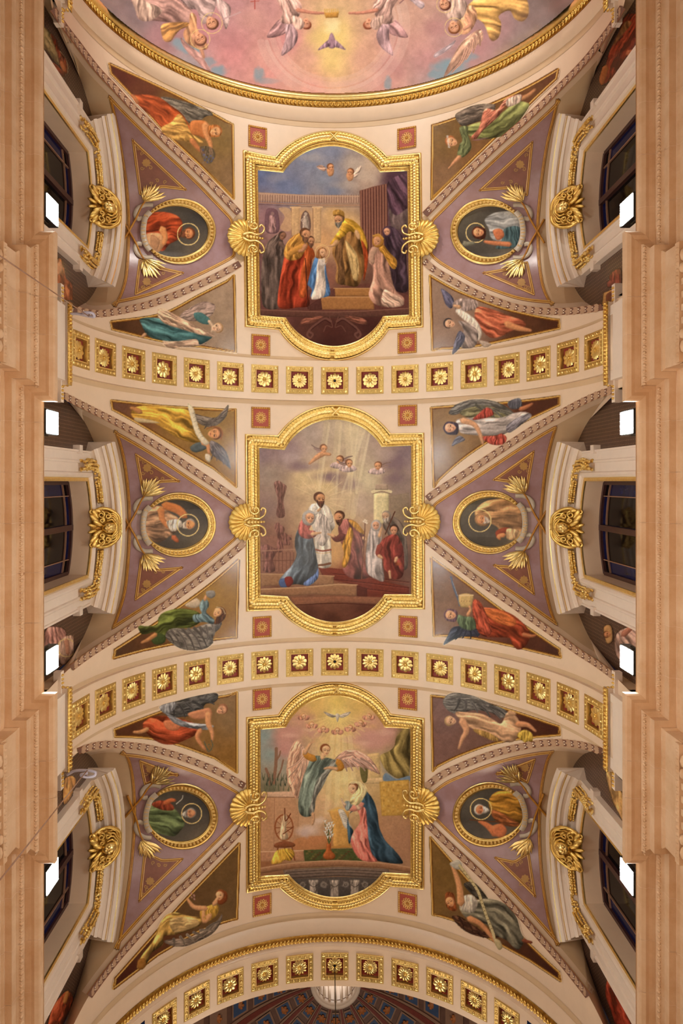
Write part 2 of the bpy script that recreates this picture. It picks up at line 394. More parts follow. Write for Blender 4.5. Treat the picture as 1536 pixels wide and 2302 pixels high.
# ---------------------------------------------------------------- transverse ribs: strips and bars round sunk coffers
COF = 0.1763; KS = range(-8, 9)
def rib(yc, w, cw, name):
    """soffit of a rib, open where the coffers sit"""
    mb = MB(); h = cw/2
    def quad(t0, t1, y0, y1, n):
        t = np.linspace(t0, t1, n); V = np.vstack([rb(t, y0), rb(t, y1)]); mb.add(V, gridf(2, n)[:, ::-1])
    def rb(t, y):
        t = np.asarray(t); a = barrel_at(np.abs(t), y, 1, RR); a[:, 0] *= np.sign(t); return a
    te = np.pi/2+(Z0-1195)/RR; te = np.pi/2+.0
    quad(-te, te, yc-w, yc-h, 90); quad(-te, te, yc+h, yc+w, 90)
    ha = math.asin(h/RR)
    edges = [-te]+[v for k in KS for v in (k*COF-ha, k*COF+ha)]+[te]
    for i in range(0, len(edges), 2):
        if edges[i+1] > edges[i]: quad(edges[i], edges[i+1], yc-h, yc+h, 3)
    for y, r in ((yc-w, 1), (yc+w, -1)):
        t = np.linspace(-te, te, 90); A = rb(t, y); Bq = A.copy(); d = np.stack([A[:, 0], 0*t, A[:, 2]-Z0], 1)/RR; Bq += d*9
        f = gridf(2, 90); mb.add(np.vstack([A, Bq]), f if r > 0 else f[:, ::-1])
    for x in (-1, 1):                                # stilted foot down to the impost
        mb.box((x*RR-(4 if x > 0 else 0), yc-w, 1196), (x*RR+(0 if x > 0 else 4)+x*8, yc+w, Z0))
    o = mb.obj(name, CREAM, vault); return o
for i, y in enumerate(YR): rib(y, 45.5, 61, 'rib_soffit')
# ---------------------------------------------------------------- stone entablature, swept round the pilaster breaks in separate blocks
PROF = [(36, ZC+14), (40, ZC+10), (40, ZC+1), (38, ZC-1), (33, ZC-3.5), (28, ZC-1.5), (24, ZC-3), (20, ZC-3.5), (18.5, ZC-9), (13, ZC-13), (12, ZC-13.5), (12, ZC-27), (3, ZC-27.5), (3, ZC-31), (0, ZC-33), (0, ZC-77)]
PP = np.array(PROF)
def ent(s, p, z, path):
    """point of the profile p out from the frieze, on plan path item (base x, y, normal direction index)"""
BASE, FWD, PH = 456.0, 20.0, 78.0
def plan(s, y0, y1, pil):
    """plan polyline of one run of entablature for projection p"""
    def f(p): x = BASE-(FWD if pil else 0)-p; return [(s*x, y0), (s*x, y1)]
    return f
def sweep_plan(ptsf, name, parent, m=STONE):
    rows = [np.array([(x, y, z) for x, y in ptsf(p)]) for p, z in PROF]
    V = np.stack(rows); f = gridf(*V.shape[:2])
    return mk(name, V.reshape(-1, 3), f, m, parent, False)
ent_runs = []
ys_p = [YR[0], YR[1]+3]
ends = [-1400]+[v for y in ys_p for v in (y-PH, y+PH)]+[900, 1500]
def cut(lo, hi, n): return np.linspace(lo, hi, n+1)
def block_faces(V, s):
    n, m = V.shape[:2]; f = gridf(n, m); return f if s < 0 else f[:, ::-1]
for s in (-1, 1):
    w = WALLS[s]
    def blk(f0, mats=STONE, nm='stone_block'):
        rows = np.stack([np.array([(x, y, z) for x, y in f0(p)]) for p, z in PROF])
        mk(nm, rows.reshape(-1, 3), block_faces(rows, s), mats, w, False)
    J = .28
    # straight runs between the breaks
    for lo, hi in ((-1400, ys_p[0]-PH), (ys_p[0]+PH, ys_p[1]-PH), (ys_p[1]+PH, 1500)):
        n = max(1, int(round((hi-lo)/72))); c = cut(lo, hi, n)
        for i in range(n):
            a = 0 if i == 0 else J; z = 0 if i == n-1 else J
            def f0(p, i=i, a=a, z=z):
                y0 = c[i]+a+(p if (i == 0 and lo > -1400) else 0); y1 = c[i+1]-z-(p if (i == n-1 and hi < 1500) else 0)
                return [(s*(BASE-p), y0), (s*(BASE-p), y1)]
            blk(f0)
        rows = np.stack([np.array([(s*(BASE-p+.7), lo+(p if lo > -1400 else 0)), (s*(BASE-p+.7), hi-(p if hi < 1500 else 0))]) for p, z in PROF]); V = np.stack([np.c_[r, np.full(2, z+.5)] for r, (p, z) in zip(rows, PROF)])
        mk('mortar_bed', V.reshape(-1, 3), block_faces(V, s), MORTAR, w, False)
        struct_j = mk('mortar_joint', *(lambda V: (V, [(0,1,2,3)] if s < 0 else [(3,2,1,0)]))([(s*(BASE+.6), lo, ZC-40), (s*(BASE+.6), hi, ZC-40), (s*(BASE+.6), hi, ZC-75), (s*(BASE+.6), lo, ZC-75)]), STONED, w, False)
    for yc in ys_p:
        X = BASE-FWD; c = cut(yc-PH, yc+PH, 3)
        for i in range(3):
            def f0(p, i=i):
                y0 = c[i]+(J if i else -p); y1 = c[i+1]-(J if i < 2 else -p); x = s*(X-p)
                return [(x, y0), (x, y1)]
            blk(f0)
        V = np.stack([np.array([(s*(X-p+.7), yc-PH-p, z+.5), (s*(X-p+.7), yc+PH+p, z+.5)]) for p, z in PROF]); mk('mortar_bed', V.reshape(-1, 3), block_faces(V, s), MORTAR, w, False)
        for e in (-1, 1):                            # the returns of the break
            def f1(p, e=e):
                A = (s*(X-p), yc+e*(PH+p)); Bp = (s*(BASE-p), yc+e*(PH+p)); return [Bp, A] if e < 0 else [A, Bp]
            blk(f1, nm='stone_return')
# carved egg course under the corona and the walls below it
def egg_course(s, ybeg, yend, x, z, step=8.5):
    mb = MB(); y = ybeg+step/2
    while y < yend:
        mb.ell((s*x, y, z), (2.6, 3.0, 4.2), 6, 4); mb.box((s*x-.8, y+step/2-.6, z-4), (s*x+.8, y+step/2+.6, z+4)); y += step
    return mb
for s in (-1, 1):
    parts = []
    for lo, hi in ((-1400, ys_p[0]-PH-20), (ys_p[0]+PH+20, ys_p[1]-PH-20), (ys_p[1]+PH+20, 1500)): parts.append(egg_course(s, lo, hi, BASE-17.5, ZC-8))
    for yc in ys_p: parts.append(egg_course(s, yc-PH-18, yc+PH+18, BASE-FWD-17.5, ZC-8))
    for p in parts: p.obj('egg_course', STONE, WALLS[s], kind='stuff')
    # carved capital and fluted shaft of each pilaster
    for yc in ys_p:
        X = BASE-FWD; pil = MB(); hw = 62
        for e in (-1, 1):                            # fillets between the flutes
            pass
        n = 7; fw = 2*hw/(2*n+1)
        for k in range(2*n+1):
            y0 = yc-hw+k*fw
            if k % 2 == 0: pil.box((s*X-3, y0, 400), (s*X+3, y0+fw, ZC-82))
            else:
                q = np.linspace(0, math.pi, 6); yy = y0+fw/2-np.cos(q)*fw/2; xx = s*(X+np.sin(q)*5-1.5)
                V = [(xx[i], yy[i], z) for z in (400, ZC-82) for i in range(6)]; F_ = gridf(2, 6); pil.add(V, F_ if s > 0 else F_[:, ::-1])
        pil.obj('pilaster_shaft', STONE, WALLS[s], smooth=False); pb = MB(); a_, b_ = sorted((s*(X+3.2), s*(BASE+3))); pb.box((a_, yc-hw-17, 400), (b_, yc+hw+17, ZC-66)); pb.obj('pilaster_back', STONE, WALLS[s], smooth=False)
        cap = MB(); cap.box((s*(X-5) if s > 0 else s*(X+4), yc-hw-15, ZC-81), (s*(X+4) if s > 0 else s*(X-5), yc+hw+15, ZC-70)); cap.obj('capital_abacus', STONE, WALLS[s], smooth=False)
        eg = MB()
        for y in np.arange(yc-hw-6, yc+hw+8, 9.0): eg.ell((s*(X-4.5), y, ZC-75.5), (2.4, 3.2, 4), 6, 4)
        for e in (-1, 1):                            # rosettes and leaf at the corners of the capital
            eg.ell((s*(X-2), yc+e*(hw-4), ZC-88), (5, 9, 6), 8, 5); eg.ell((s*(X-3), yc+e*(hw-20), ZC-86), (4, 7, 5), 8, 5)
        eg.obj('capital_carving', STONE, WALLS[s], kind='stuff')
    lw = MB(); f = [(0, 1, 2, 3)] if s < 0 else [(3, 2, 1, 0)]
    lw.add([(s*(BASE+1), -1600, ZC-60), (s*(BASE+1), 1700, ZC-60), (s*(BASE+1), 1700, -150), (s*(BASE+1), -1600, -150)], f); lw.obj('lower_wall', STONE, WALLS[s], smooth=False)
    st = MB(); f = [(0, 1, 2, 3)] if s > 0 else [(3, 2, 1, 0)]
    st.add([(s*416, -1600, ZC+13), (s*416, 1700, ZC+13), (s*(XW+45), 1700, ZC+13), (s*(XW+45), -1600, ZC+13)], f); st.obj('cornice_top', STONE, WALLS[s], smooth=False)
flo = MB(); flo.add([(-453, -1600, -150), (453, -1600, -150), (453, 1700, -150), (-453, 1700, -150)], [(0, 1, 2, 3)])
struct(flo.obj('floor', mat('marble_floor', (190,180,168), .3, var=.15, scale=1.5), None, False))
# ---------------------------------------------------------------- windows
for s in (-1, 1):
    for b in range(3):
        win = struct(bpy.data.objects.new('window_%d' % (b+1+(0 if s < 0 else 3)), None)); COL.objects.link(win); win.location = tow((s*XW, YC[b], 1300))
        yc = YC[b]; XG = 525.0
        # reveal: soffit and jambs
        mb = MB(); ys = np.linspace(-OH, OH, 17)
        A = np.array([(s*XW, yc+y, head(y)) for y in ys]); Bq = np.array([(s*(XG+6), yc+y, head(y)) for y in ys])
        f = gridf(2, 17); mb.add(np.vstack([A, Bq]), f if s > 0 else f[:, ::-1])
        mb.obj('window_soffit', CREAM, win)
        for e in (-1, 1):
            mb = MB(); q = [(s*XW, yc+e*OH, ZC+10), (s*(XG+6), yc+e*OH, ZC+10), (s*(XG+6), yc+e*OH, ZE), (s*XW, yc+e*OH, ZE)]
            mb.add(q, [(0, 1, 2, 3) if e*s < 0 else (3, 2, 1, 0)]); mb.obj('window_jamb', CREAM, win, False)
        # sash: outer frame, mullion, bars and panes
        def bar(path, wd, dp, nm, m=MUNTIN):
            mb = MB(); P = np.array(path, float); T = np.gradient(P, axis=0); T /= np.linalg.norm(T, axis=1)[:, None]; S = np.stack([-T[:, 1], T[:, 0]], 1)
            for i in range(len(P)-1):
                c = [P[i]+S[i]*wd, P[i]-S[i]*wd, P[i+1]-S[i+1]*wd, P[i+1]+S[i+1]*wd]
                V = [(s*x, yc+y, z) for x in (XG-dp, XG+2) for y, z in c]
                mb.add(V, [(0,1,2,3),(7,6,5,4),(0,4,5,1),(1,5,6,2),(2,6,7,3),(3,7,4,0)])
            mb.obj(nm, m, win, False)
        hd = [(y, head(y)-3) for y in np.linspace(-OH+3, OH-3, 13)]
        bar(hd, 4.5, 5, 'window_frame'); bar([(-OH+3.5, ZC+20), (-OH+3.5, ZE-3)], 3.5, 5, 'window_frame'); bar([(OH-3.5, ZC+20), (OH-3.5, ZE-3)], 3.5, 5, 'window_frame')
        bar([(0, ZC+20), (0, ZO-4)], 5.5, 7, 'window_mullion')
        for e in (-1, 1):
            bar([(y, head(y)-30) for y in e*np.linspace(6, OH-6, 8)], .9, 3, 'glazing_bar', IRON if False else MATS['limestone_joint'])
            bar([(e*62, ZC+20), (e*62, head(62)-6)], .9, 3, 'glazing_bar', MATS['limestone_joint'])
            for (ya, yb, top) in ((6, 61, 0), (63, OH-6, 0), (6, 61, 1), (63, OH-6, 1)):
                V = []
                for y in np.linspace(e*ya, e*yb, 6):
                    z1 = head(y)-8 if top else head(y)-31.5; z0 = head(y)-28.5 if top else ZC+16
                    V += [(s*XG, yc+y, z0), (s*XG, yc+y, z1)]
                V = np.array(V); Fp = [(2*i, 2*i+1, 2*i+3, 2*i+2) for i in range(5)]
                mk('glass_pane', V, Fp if s*e < 0 else [q[::-1] for q in Fp], GLASSB if (top ^ (ya > 60)) else GLASSD, win, False)
        # moulded architrave: profile (distance out from the opening, projection)
        arc = [(0, 0), (0, 3), (3, 4.5), (6, 3), (7, 2), (8, 6), (12, 9), (16, 8), (18, 5), (34, 4.5), (35, 8), (38, 9.5), (40, 8), (54, 7.5), (55, 10), (58, 11), (59, 0)]
        am = [1, 1, 1, 1, 0, 0, 0, 0, 0, 0, 0, 0, 0, 0, 0, 0]
        path = [(-OH, ZC+12), (-OH, ZE)]; nh = 14
        yy = np.linspace(-OH, OH, nh+1)
        mb = MB(); rows = []
        for d, p in arc:
            r = [(-OH-d, ZC+12)]
            for y in yy:
                k = (OH+d)/OH; r.append((y*k, head(y)+d))
            r.append((OH+d, ZC+12)); rows.append([(s*(XW-p), yc+a, z) for a, z in r])
        V = np.array(rows); f = gridf(*V.shape[:2]); n = V.shape[1]-1
        mk('window_architrave', V.reshape(-1, 3), f if s < 0 else f[:, ::-1], [WHITE, GOLDB], win, False, np.repeat(am, n))
        mb = MB()
        for e in (-1, 1):                            # the ears of the architrave
            mb.box((s*XW-s*13 if s > 0 else s*XW, yc+e*150-8, 1330), (s*XW if s > 0 else s*XW-s*13, yc+e*150+8, 1346))
        mb.obj('architrave_ear', WHITE, win, False)
        # segmental hood: stepped underside from the front edge to the wall, with gilded lines
        HZ = lambda y: 1476-73*(y/168.0)**2
        hood = [(0, 12, 0), (0, 0, 0), (3.5, 0, 1), (5, -1.5, 0), (8, -4, 0), (11, -5, 0), (12, -2, 0), (15, -1.5, 1), (16, -4, 0), (21, -6, 0), (22, -3, 0), (30, -3, 0), (31, -6, 0), (36, -8, 1), (37, -5, 0), (53, -6, 0)]
        ys = np.linspace(-168, 168, 29); rows = []
        for d, dz, g in hood:
            k = 1-d/53*.14; rows.append([(s*(XW-53+d), yc+y*k, HZ(y)+dz) for y in ys])
        V = np.array(rows); f = gridf(*V.shape[:2])
        mk('window_hood', V.reshape(-1, 3), f if s < 0 else f[:, ::-1], [WHITE, GOLDB], win, False, np.repeat([g for _, _, g in hood[:-1]], len(ys)-1))
        mb = MB(); top = np.array([[(s*(XW-53), yc+y, HZ(y)+12) for y in ys], [(s*XW, yc+y, HZ(y)+12) for y in ys]]); f = gridf(2, 29)
        mb.add(top.reshape(-1, 3), f if s > 0 else f[:, ::-1])
        for i in (0, 28):                            # end faces
            e = [V[k, i] for k in range(len(hood))]+[(s*XW, e_y, HZ(168)+12) for e_y in [V[0, i][1]]]
            mb.add(e, [tuple(range(len(e))), tuple(range(len(e)))[::-1]])
        mb.obj('hood_top', WHITE, win, False)
# ---------------------------------------------------------------- imposts of the ribs
for s in (-1, 1):
    for i, yc in enumerate(ys_p+[-868.0]):
        st = struct(bpy.data.objects.new('trim_%d' % (i+1+(0 if s < 0 else 3)), None)); COL.objects.link(st); st.location = tow((s*452, yc, 1012))
        def bx(nm, x0, hw, z0, z1, m, sm=False):
            mb = MB(); a, c = sorted((s*x0, s*470)); mb.box((a, yc-hw, z0), (c, yc+hw, z1)); return mb.obj(nm, m, st, sm)
        hh = 62 if i < 2 else 74
        bx('impost_die', 452, hh, 1013.5, 1196, WHITE); bx('impost_plinth', 449, hh+3, 1013.5, 1120, WHITE)
        bx('impost_moulding', 447, hh+7, 1197, 1209, WHITE); bx('impost_step', 457.5, hh+36, 1190, 1203, WHITE)
        cv = MB()
        a_, b_ = sorted((s*445.6, s*448)); cv.box((a_, yc-hh-7, 1194), (b_, yc+hh+7, 1209))
        for y in np.arange(yc-hh-4, yc+hh+5, 6.4):
            cv.ell((s*446, y, 1201), (4.2, 2.7, 5.5), 6, 4)
            cv.ell((s*446.5, y+3.2, 1195), (2.6, 1.2, 2.4), 5, 3)
        for e in (-1, 1):
            for y in np.arange(hh+10, hh+36, 6.5): cv.ell((s*457, yc+e*y, 1196), (2.6, 2.6, 4.2), 6, 4)
            for x in np.arange(451, 464, 6): cv.ell((s*x, yc+e*(hh+7), 1202), (2.6, 2.6, 4.5), 6, 4)
        cv.obj('carved_rim', GOLD, st, kind='stuff')
# ================================================================ bands, arches, rear dome
def arc_band(name, Y0, Y1, r0, r1, m, parent, te=1.72, n=70, rows=None):
    """strip round the vault between Y0 and Y1"""
    R_ = rows or [(Y0, r0), (Y1, r1)]; V = []
    for y, r in R_:
        t = np.linspace(-te, te, n); a = barrel_at(np.abs(t), y, 1, r); a[:, 0] *= np.sign(t); V.append(a)
    V = np.stack(V); return mk(name, V.reshape(-1, 3), gridf(*V.shape[:2])[:, ::-1], m, parent)
for y0, y1 in ((-821, -809), (984, 997), (-284, -276), (-184, -174), (355, 363), (456, 465)): arc_band('painted_border', y0, y1, RV-.5, RV-.5, BEIGE, vault)
# arch to the dome at the top: cream fascia, gilded leaf moulding and gilt rod
arc_band('arch_fascia', 0, 0, 0, 0, CREAM, vault, rows=[(-821, RV-.6), (-821.5, RV-2.4), (-853, RV-3.4)])
def leaf_course(name, Y, r, sgn, parent, m, step=9.0, w=4, L=7.5, te=1.7):
    mb = MB(); n = int(2*te*r/step)
    for i in range(n):
        t = -te+2*te*(i+.5)/n; s = 1 if t > 0 else -1; c = barrel_at(np.array([abs(t)]), Y, 1, r)[0]; c[0] *= s
        u = np.array([math.cos(t), 0, -math.sin(t)]); nn = np.array([-math.sin(t), 0, -math.cos(t)]); v = np.array([0, 1., 0]); d = -s
        for e in (-1, 1):
            a = u*d*.8+v*e*.6; a /= np.linalg.norm(a); bb = np.cross(a, nn)
            mb.ell(c+v*e*2.6+nn*1.5, (L*.62, w*.5, 2.2), 6, 4, R=np.stack([a, bb, nn], 1))
        mb.ell(c+nn*3.6, (2.3, 2.3, 1.7), 5, 3)
    return mb.obj(name, m, parent, kind='stuff')
ring = thing('gilded_arch_moulding', 'broad gilded arch moulding with leaf course framing the painted dome', 'moulding', (0, -862, Z0+RV), 'gilded arch mouldings')
arc_band('gilt_rod', 0, 0, 0, 0, GOLDB, ring, rows=[(-868, RV+1), (-870, RV-6), (-875, RV-9), (-881, RV-8), (-886, RV-3.6), (-886.8, 459.6)])
arc_band('moulding_bed', 0, 0, 0, 0, GOLDD, ring, rows=[(-853.3, RV-3.8), (-862, RV-5.4), (-867.6, RV-4)])
leaf_course('leaf_course', -861, RV-5, 1, ring, GOLD)
arch = thing('gilded_arch_moulding', 'narrow gilded laurel moulding on the cream arch at the bottom, before the far dome', 'moulding', (0, 1040, Z0+RV), 'gilded arch mouldings')
arc_band('moulding_bed', 0, 0, 0, 0, GOLDD, arch, rows=[(1031.2, RV-3.8), (1033, RV-5), (1041, RV-7), (1047.8, RV-4.6)])
leaf_course('leaf_course', 1041, RV-7, 1, arch, GOLD, step=8.5)
arc_band('arch_fascia', 0, 0, 0, 0, CREAM, vault, rows=[(997, RV-.6), (998, RV-3), (1030.9, RV-3.5)])
arc_band('arch_fascia', 0, 0, 0, 0, CREAM, vault, rows=[(1048.1, RV-4), (1055, RV-4.5), (1057, RR)])
# ================================================================ coffers of the ribs
def petal_mesh(L, w, nm, h=3.2):
    V = [(0, 0, .4), (-w*.32, L*.35, 1.6), (0, L*.35, h*.8), (w*.32, L*.35, 1.6), (-w*.5, L*.75, .8), (0, L*.72, h), (w*.5, L*.75, .8), (-w*.3, L*.97, .2), (0, L*1.0, h*.55), (w*.3, L*.97, .2)]
    F_ = [(0,2,1),(0,3,2),(1,2,5,4),(2,3,6,5),(4,5,8,7),(5,6,9,8)]
    return mesh(nm, np.array(V)/100, [f[::-1] for f in F_], GOLDB)
PETALS = [petal_mesh(17, 10.5, 'petal'), petal_mesh(17.5, 7.5, 'petal'), petal_mesh(17, 6, 'petal')]
PN = [9, 12, 16]
def cf_frame():
    mb = MB(); w = 31; rows = [(31, 0), (31, 2.2), (29.5, 3), (22, 2.2), (21, 3.2), (19.5, 3), (19.2, -5)]
    for (a, z0), (c, z1) in zip(rows[:-1], rows[1:]):
        A = [(-a,-a,z0),(a,-a,z0),(a,a,z0),(-a,a,z0)]; Bq = [(-c,-c,z1),(c,-c,z1),(c,c,z1),(-c,c,z1)]
        mb.add(A+Bq, [(k, (k+1) % 4, 4+(k+1) % 4, 4+k) for k in range(4)], 1 if (a, c) in ((21, 19.5), (29.5, 22)) and a == 21 else 0)
    return mb.data('coffer_frame', [mat('green_gold', (.74,.54,.20), .5, 1, scale=14, rgb2=(.60,.42,.14), lin=True), MATS['light_gold_paint']], False)
def cf_eggs():
    mb = MB()
    for k in range(4):
        c, s_ = round(math.cos(k*math.pi/2)), round(math.sin(k*math.pi/2)); R = np.array([[c, -s_, 0], [s_, c, 0], [0, 0, 1]])
        for i in (-1, 0, 1): mb.ell(R@np.array([i*13.5, 25.6, 2.6]), (2.6, 3.4, 2.2) if k % 2 == 0 else (3.4, 2.6, 2.2), 6, 4)
        for i in (-1.5, -.5, .5, 1.5): 
            q = R@np.array([i*13.5, 25.6, 2.6]); mb.ell(q, (.8, 2.8, 1.2) if k % 2 == 0 else (2.8, .8, 1.2), 4, 3)
        q = R@np.array([25.6, 25.6, 2.4]); mb.ell(q, (4, 4, 1.8), 6, 4)
    return mb.data('egg_course', GOLDB)
def cf_panel():
    return mesh('coffer_panel', np.array([(-20,-20,-5),(20,-20,-5),(20,20,-5),(-20,20,-5)])/100, [(0,1,2,3)], RED, False)
def cf_centre(hole):
    mb = MB()
    if hole:
        q = np.linspace(0, 2*math.pi, 14, endpoint=False); V = [(math.cos(a)*r, math.sin(a)*r, z) for r, z in ((5.5, .5), (5, 3), (3.6, 3)) for a in q]
        mb.add(V, gridf(3, 14, True)); mb.add([(math.cos(a)*3.7, math.sin(a)*3.7, 1.5) for a in q], [tuple(range(14))], 1)
    else:
        mb.ell((0, 0, 2), (3.2, 3.2, 2.2), 8, 5)
        for i in range(6): mb.ell((4*math.cos(i*1.047), 4*math.sin(i*1.047), 1.6), (1.7, 1.7, 1.5), 5, 3)
    return mb.data('rosette_centre', [GOLD, BLACKM])
FR, EG, PA, CC, CH = cf_frame(), cf_eggs(), cf_panel(), cf_centre(False), cf_centre(True)
RIBN = ['rib above the middle painting', 'rib below the middle painting', 'arch before the far dome']
for i, yc in enumerate(YR):
    ks = list(KS) if i < 2 else list(range(-5, 6))
    for j, k in enumerate(ks):
        t = k*COF; P = np.array([RR*math.sin(t), yc, Z0+RR*math.cos(t)]); n = np.array([-math.sin(t), 0, -math.cos(t)]); y = np.array([0, 1., 0]); x = np.cross(y, n)
        lab = 'gold rosette coffer on crimson, %s from left along the %s' % (ORD[j], RIBN[i]) if k else 'crown coffer with holed gold rosette on the '+RIBN[i]
        r = thing('rib_coffer', lab, 'coffer', P, 'coffers of the '+RIBN[i]); r.matrix_world = mat4(P, x, y, n)
        obj('coffer_frame', FR, r); obj('egg_course', EG, r)['kind'] = 'stuff'; obj('coffer_panel', PA, r)
        rs = obj('rosette', CH if k == 0 else CC, r, Matrix.Translation((0, 0, -.03)))
        v = (j*2+i) % 3 if k else 1
        for q in range(PN[v]): obj('petal', PETALS[v], rs, Matrix.Rotation(2*math.pi*(q+.5*(j % 2))/PN[v], 4, 'Z'))
# ================================================================ small square rosette tiles
def sq(px, b, lab):
    P, x, y, n, s = frame_at(barrel, px, (0, 1)); r = thing('rosette_tile', lab, 'ornament', P, 'square rosette tiles'); r.matrix_world = mat4(P+n*1.6, x, y, n)
    mb = MB(); mb.box((-21.5, -23.5, .2), (21.5, 23.5, .8)); mb.obj  # painted field
    me = mb.data('tile_field', REDP, False); obj('tile_field', me, r)
    mb = MB()
    for (a, c) in (((-21.5,-23.5),(21.5,-19.5)),((-21.5,19.5),(21.5,23.5)),((-21.5,-19.5),(-17.5,19.5)),((17.5,-19.5),(21.5,19.5))):
        mb.box((*a, .8), (*c, 1.6))
        lx, ly = c[0]-a[0], c[1]-a[1]; nn = 8
        for i in range(nn): mb.ell((a[0]+lx*(i+.5)/nn if lx > ly else (a[0]+c[0])/2, a[1]+ly*(i+.5)/nn if ly > lx else (a[1]+c[1])/2, 1.6), (1.6, 1.6, 1), 5, 3, 1)
    obj('tile_border', mb.data('tile_border', [GPAINT, GPAINTL]), r)
    mb = MB()
    for i in range(12):
        a = i*math.pi/6; R = np.array([[math.cos(a), -math.sin(a), 0], [math.sin(a), math.cos(a), 0], [0, 0, 1]]); mb.ell(R@np.array([7.6, 0, 1]), (5, 1.7, 1), 6, 4, 1, R=R)
        a += math.pi/12; mb.ell((12.2*math.cos(a), 12.2*math.sin(a), 1), (1.7, 1.7, .8), 5, 3, 1)
    mb.ell((0, 0, 1), (3, 3, 1.4), 8, 4, 0); obj('tile_rosette', mb.data('tile_rosette', [GPAINT, GPAINTL]), r)
SQ = [[(579,309),(915,311),(586,776),(916,771)], [(586,939),(917,934),(589,1409),(918,1408)], [(589,1571),(917,1571),(589,2033),(917,2030)]]
for b in range(3):
    for i, p in enumerate(SQ[b]): sq(p, b, 'square red tile with gold rosette, %s of the %s ceiling painting' % (['above left', 'above right', 'below left', 'below right'][i], BAY[b]))
# ================================================================ gilded frames of the three ceiling paintings
def outl(t, n=26):
    """corner, lobe start, lobe peak, lobe end, ... -> closed outline with round lobes"""
    c = P2(t); TL, a, pk, d, TR, BR, e, pk2, g, BL = c
    def arc(A, B, C):
        ax, ay = A; bx, by = B; cx, cy = C; D = 2*(ax*(by-cy)+bx*(cy-ay)+cx*(ay-by))
        ux = ((ax*ax+ay*ay)*(by-cy)+(bx*bx+by*by)*(cy-ay)+(cx*cx+cy*cy)*(ay-by))/D; uy = ((ax*ax+ay*ay)*(cx-bx)+(bx*bx+by*by)*(ax-cx)+(cx*cx+cy*cy)*(bx-ax))/D
        r = math.hypot(ax-ux, ay-uy); a0, a1, a2 = (math.atan2(q[1]-uy, q[0]-ux) for q in (A, B, C))
        while a1-a0 > math.pi: a1 -= 2*math.pi
        while a1-a0 < -math.pi: a1 += 2*math.pi
        while a2-a1 > math.pi: a2 -= 2*math.pi
        while a2-a1 < -math.pi: a2 += 2*math.pi
        return [(ux+r*math.cos(q), uy+r*math.sin(q)) for q in np.linspace(a0, a2, n)]
    seg = lambda A, B, k: [tuple(A+(B-A)*i/k) for i in range(k)]
    return np.array(seg(TL, a, 6)+arc(a, pk, d)+seg(d, TR, 6)[1:]+seg(TR, BR, 36)+seg(BR, e, 6)+arc(e, pk2, g)+seg(g, BL, 6)[1:]+seg(BL, TL, 36))
FO = ["545.6,338 618,353 749,295 871,352 947.6,344 952.5,736 874,742 752,812 627,742 550.5,735",
      "551,975.4 623.7,978.6 752,910 879,974.4 954,972.8 955.7,1370 881,1368 758.8,1430 627,1371 553.7,1374.8",
      "553.7,1612 625.3,1606 752,1532.5 879,1604 954.8,1614 954,1998 879,1991.5 757,2045 627,1993 553.7,2006"]
FI = ["579.8,383 636.7,388.6 745.8,329 854.8,387.6 916,385 919.9,707.6 861.3,710.8 752.3,778 643,714 585.3,709",
      "583,1007 640,1012 750.7,943.5 858,1005 924.8,1002 924.8,1335.7 864.6,1335.7 757,1397.6 646.5,1340.6 586,1337",
      "586,1640 643,1635 750.7,1564.5 864.6,1635 923,1638 923,1964 861,1960.6 755.5,2016 649.7,1965.5 586,1968.7"]
INNER = [outl(t) for t in FI]
def leaf_data(nm, m, L=1, w=.56, h=.20):
    V = [(0,0,0),(-w*.4,L*.3,h*.3),(0,L*.3,h),(w*.4,L*.3,h*.3),(-w*.5,L*.6,h*.25),(0,L*.62,h*.9),(w*.5,L*.6,h*.25),(0,L,0)]
    return mesh(nm, np.array(V), [(0,1,2),(0,2,3),(1,4,5,2),(2,5,6,3),(4,7,5),(5,7,6)], m)
LEAFG = leaf_data('laurel_leaf', GOLDB); LEAFG2 = leaf_data('laurel_leaf', GOLD)
SUBJ = ['robed priest blessing girl in blue', 'priest joining a couple under clouds', 'angel above kneeling woman in blue']
PICT = []
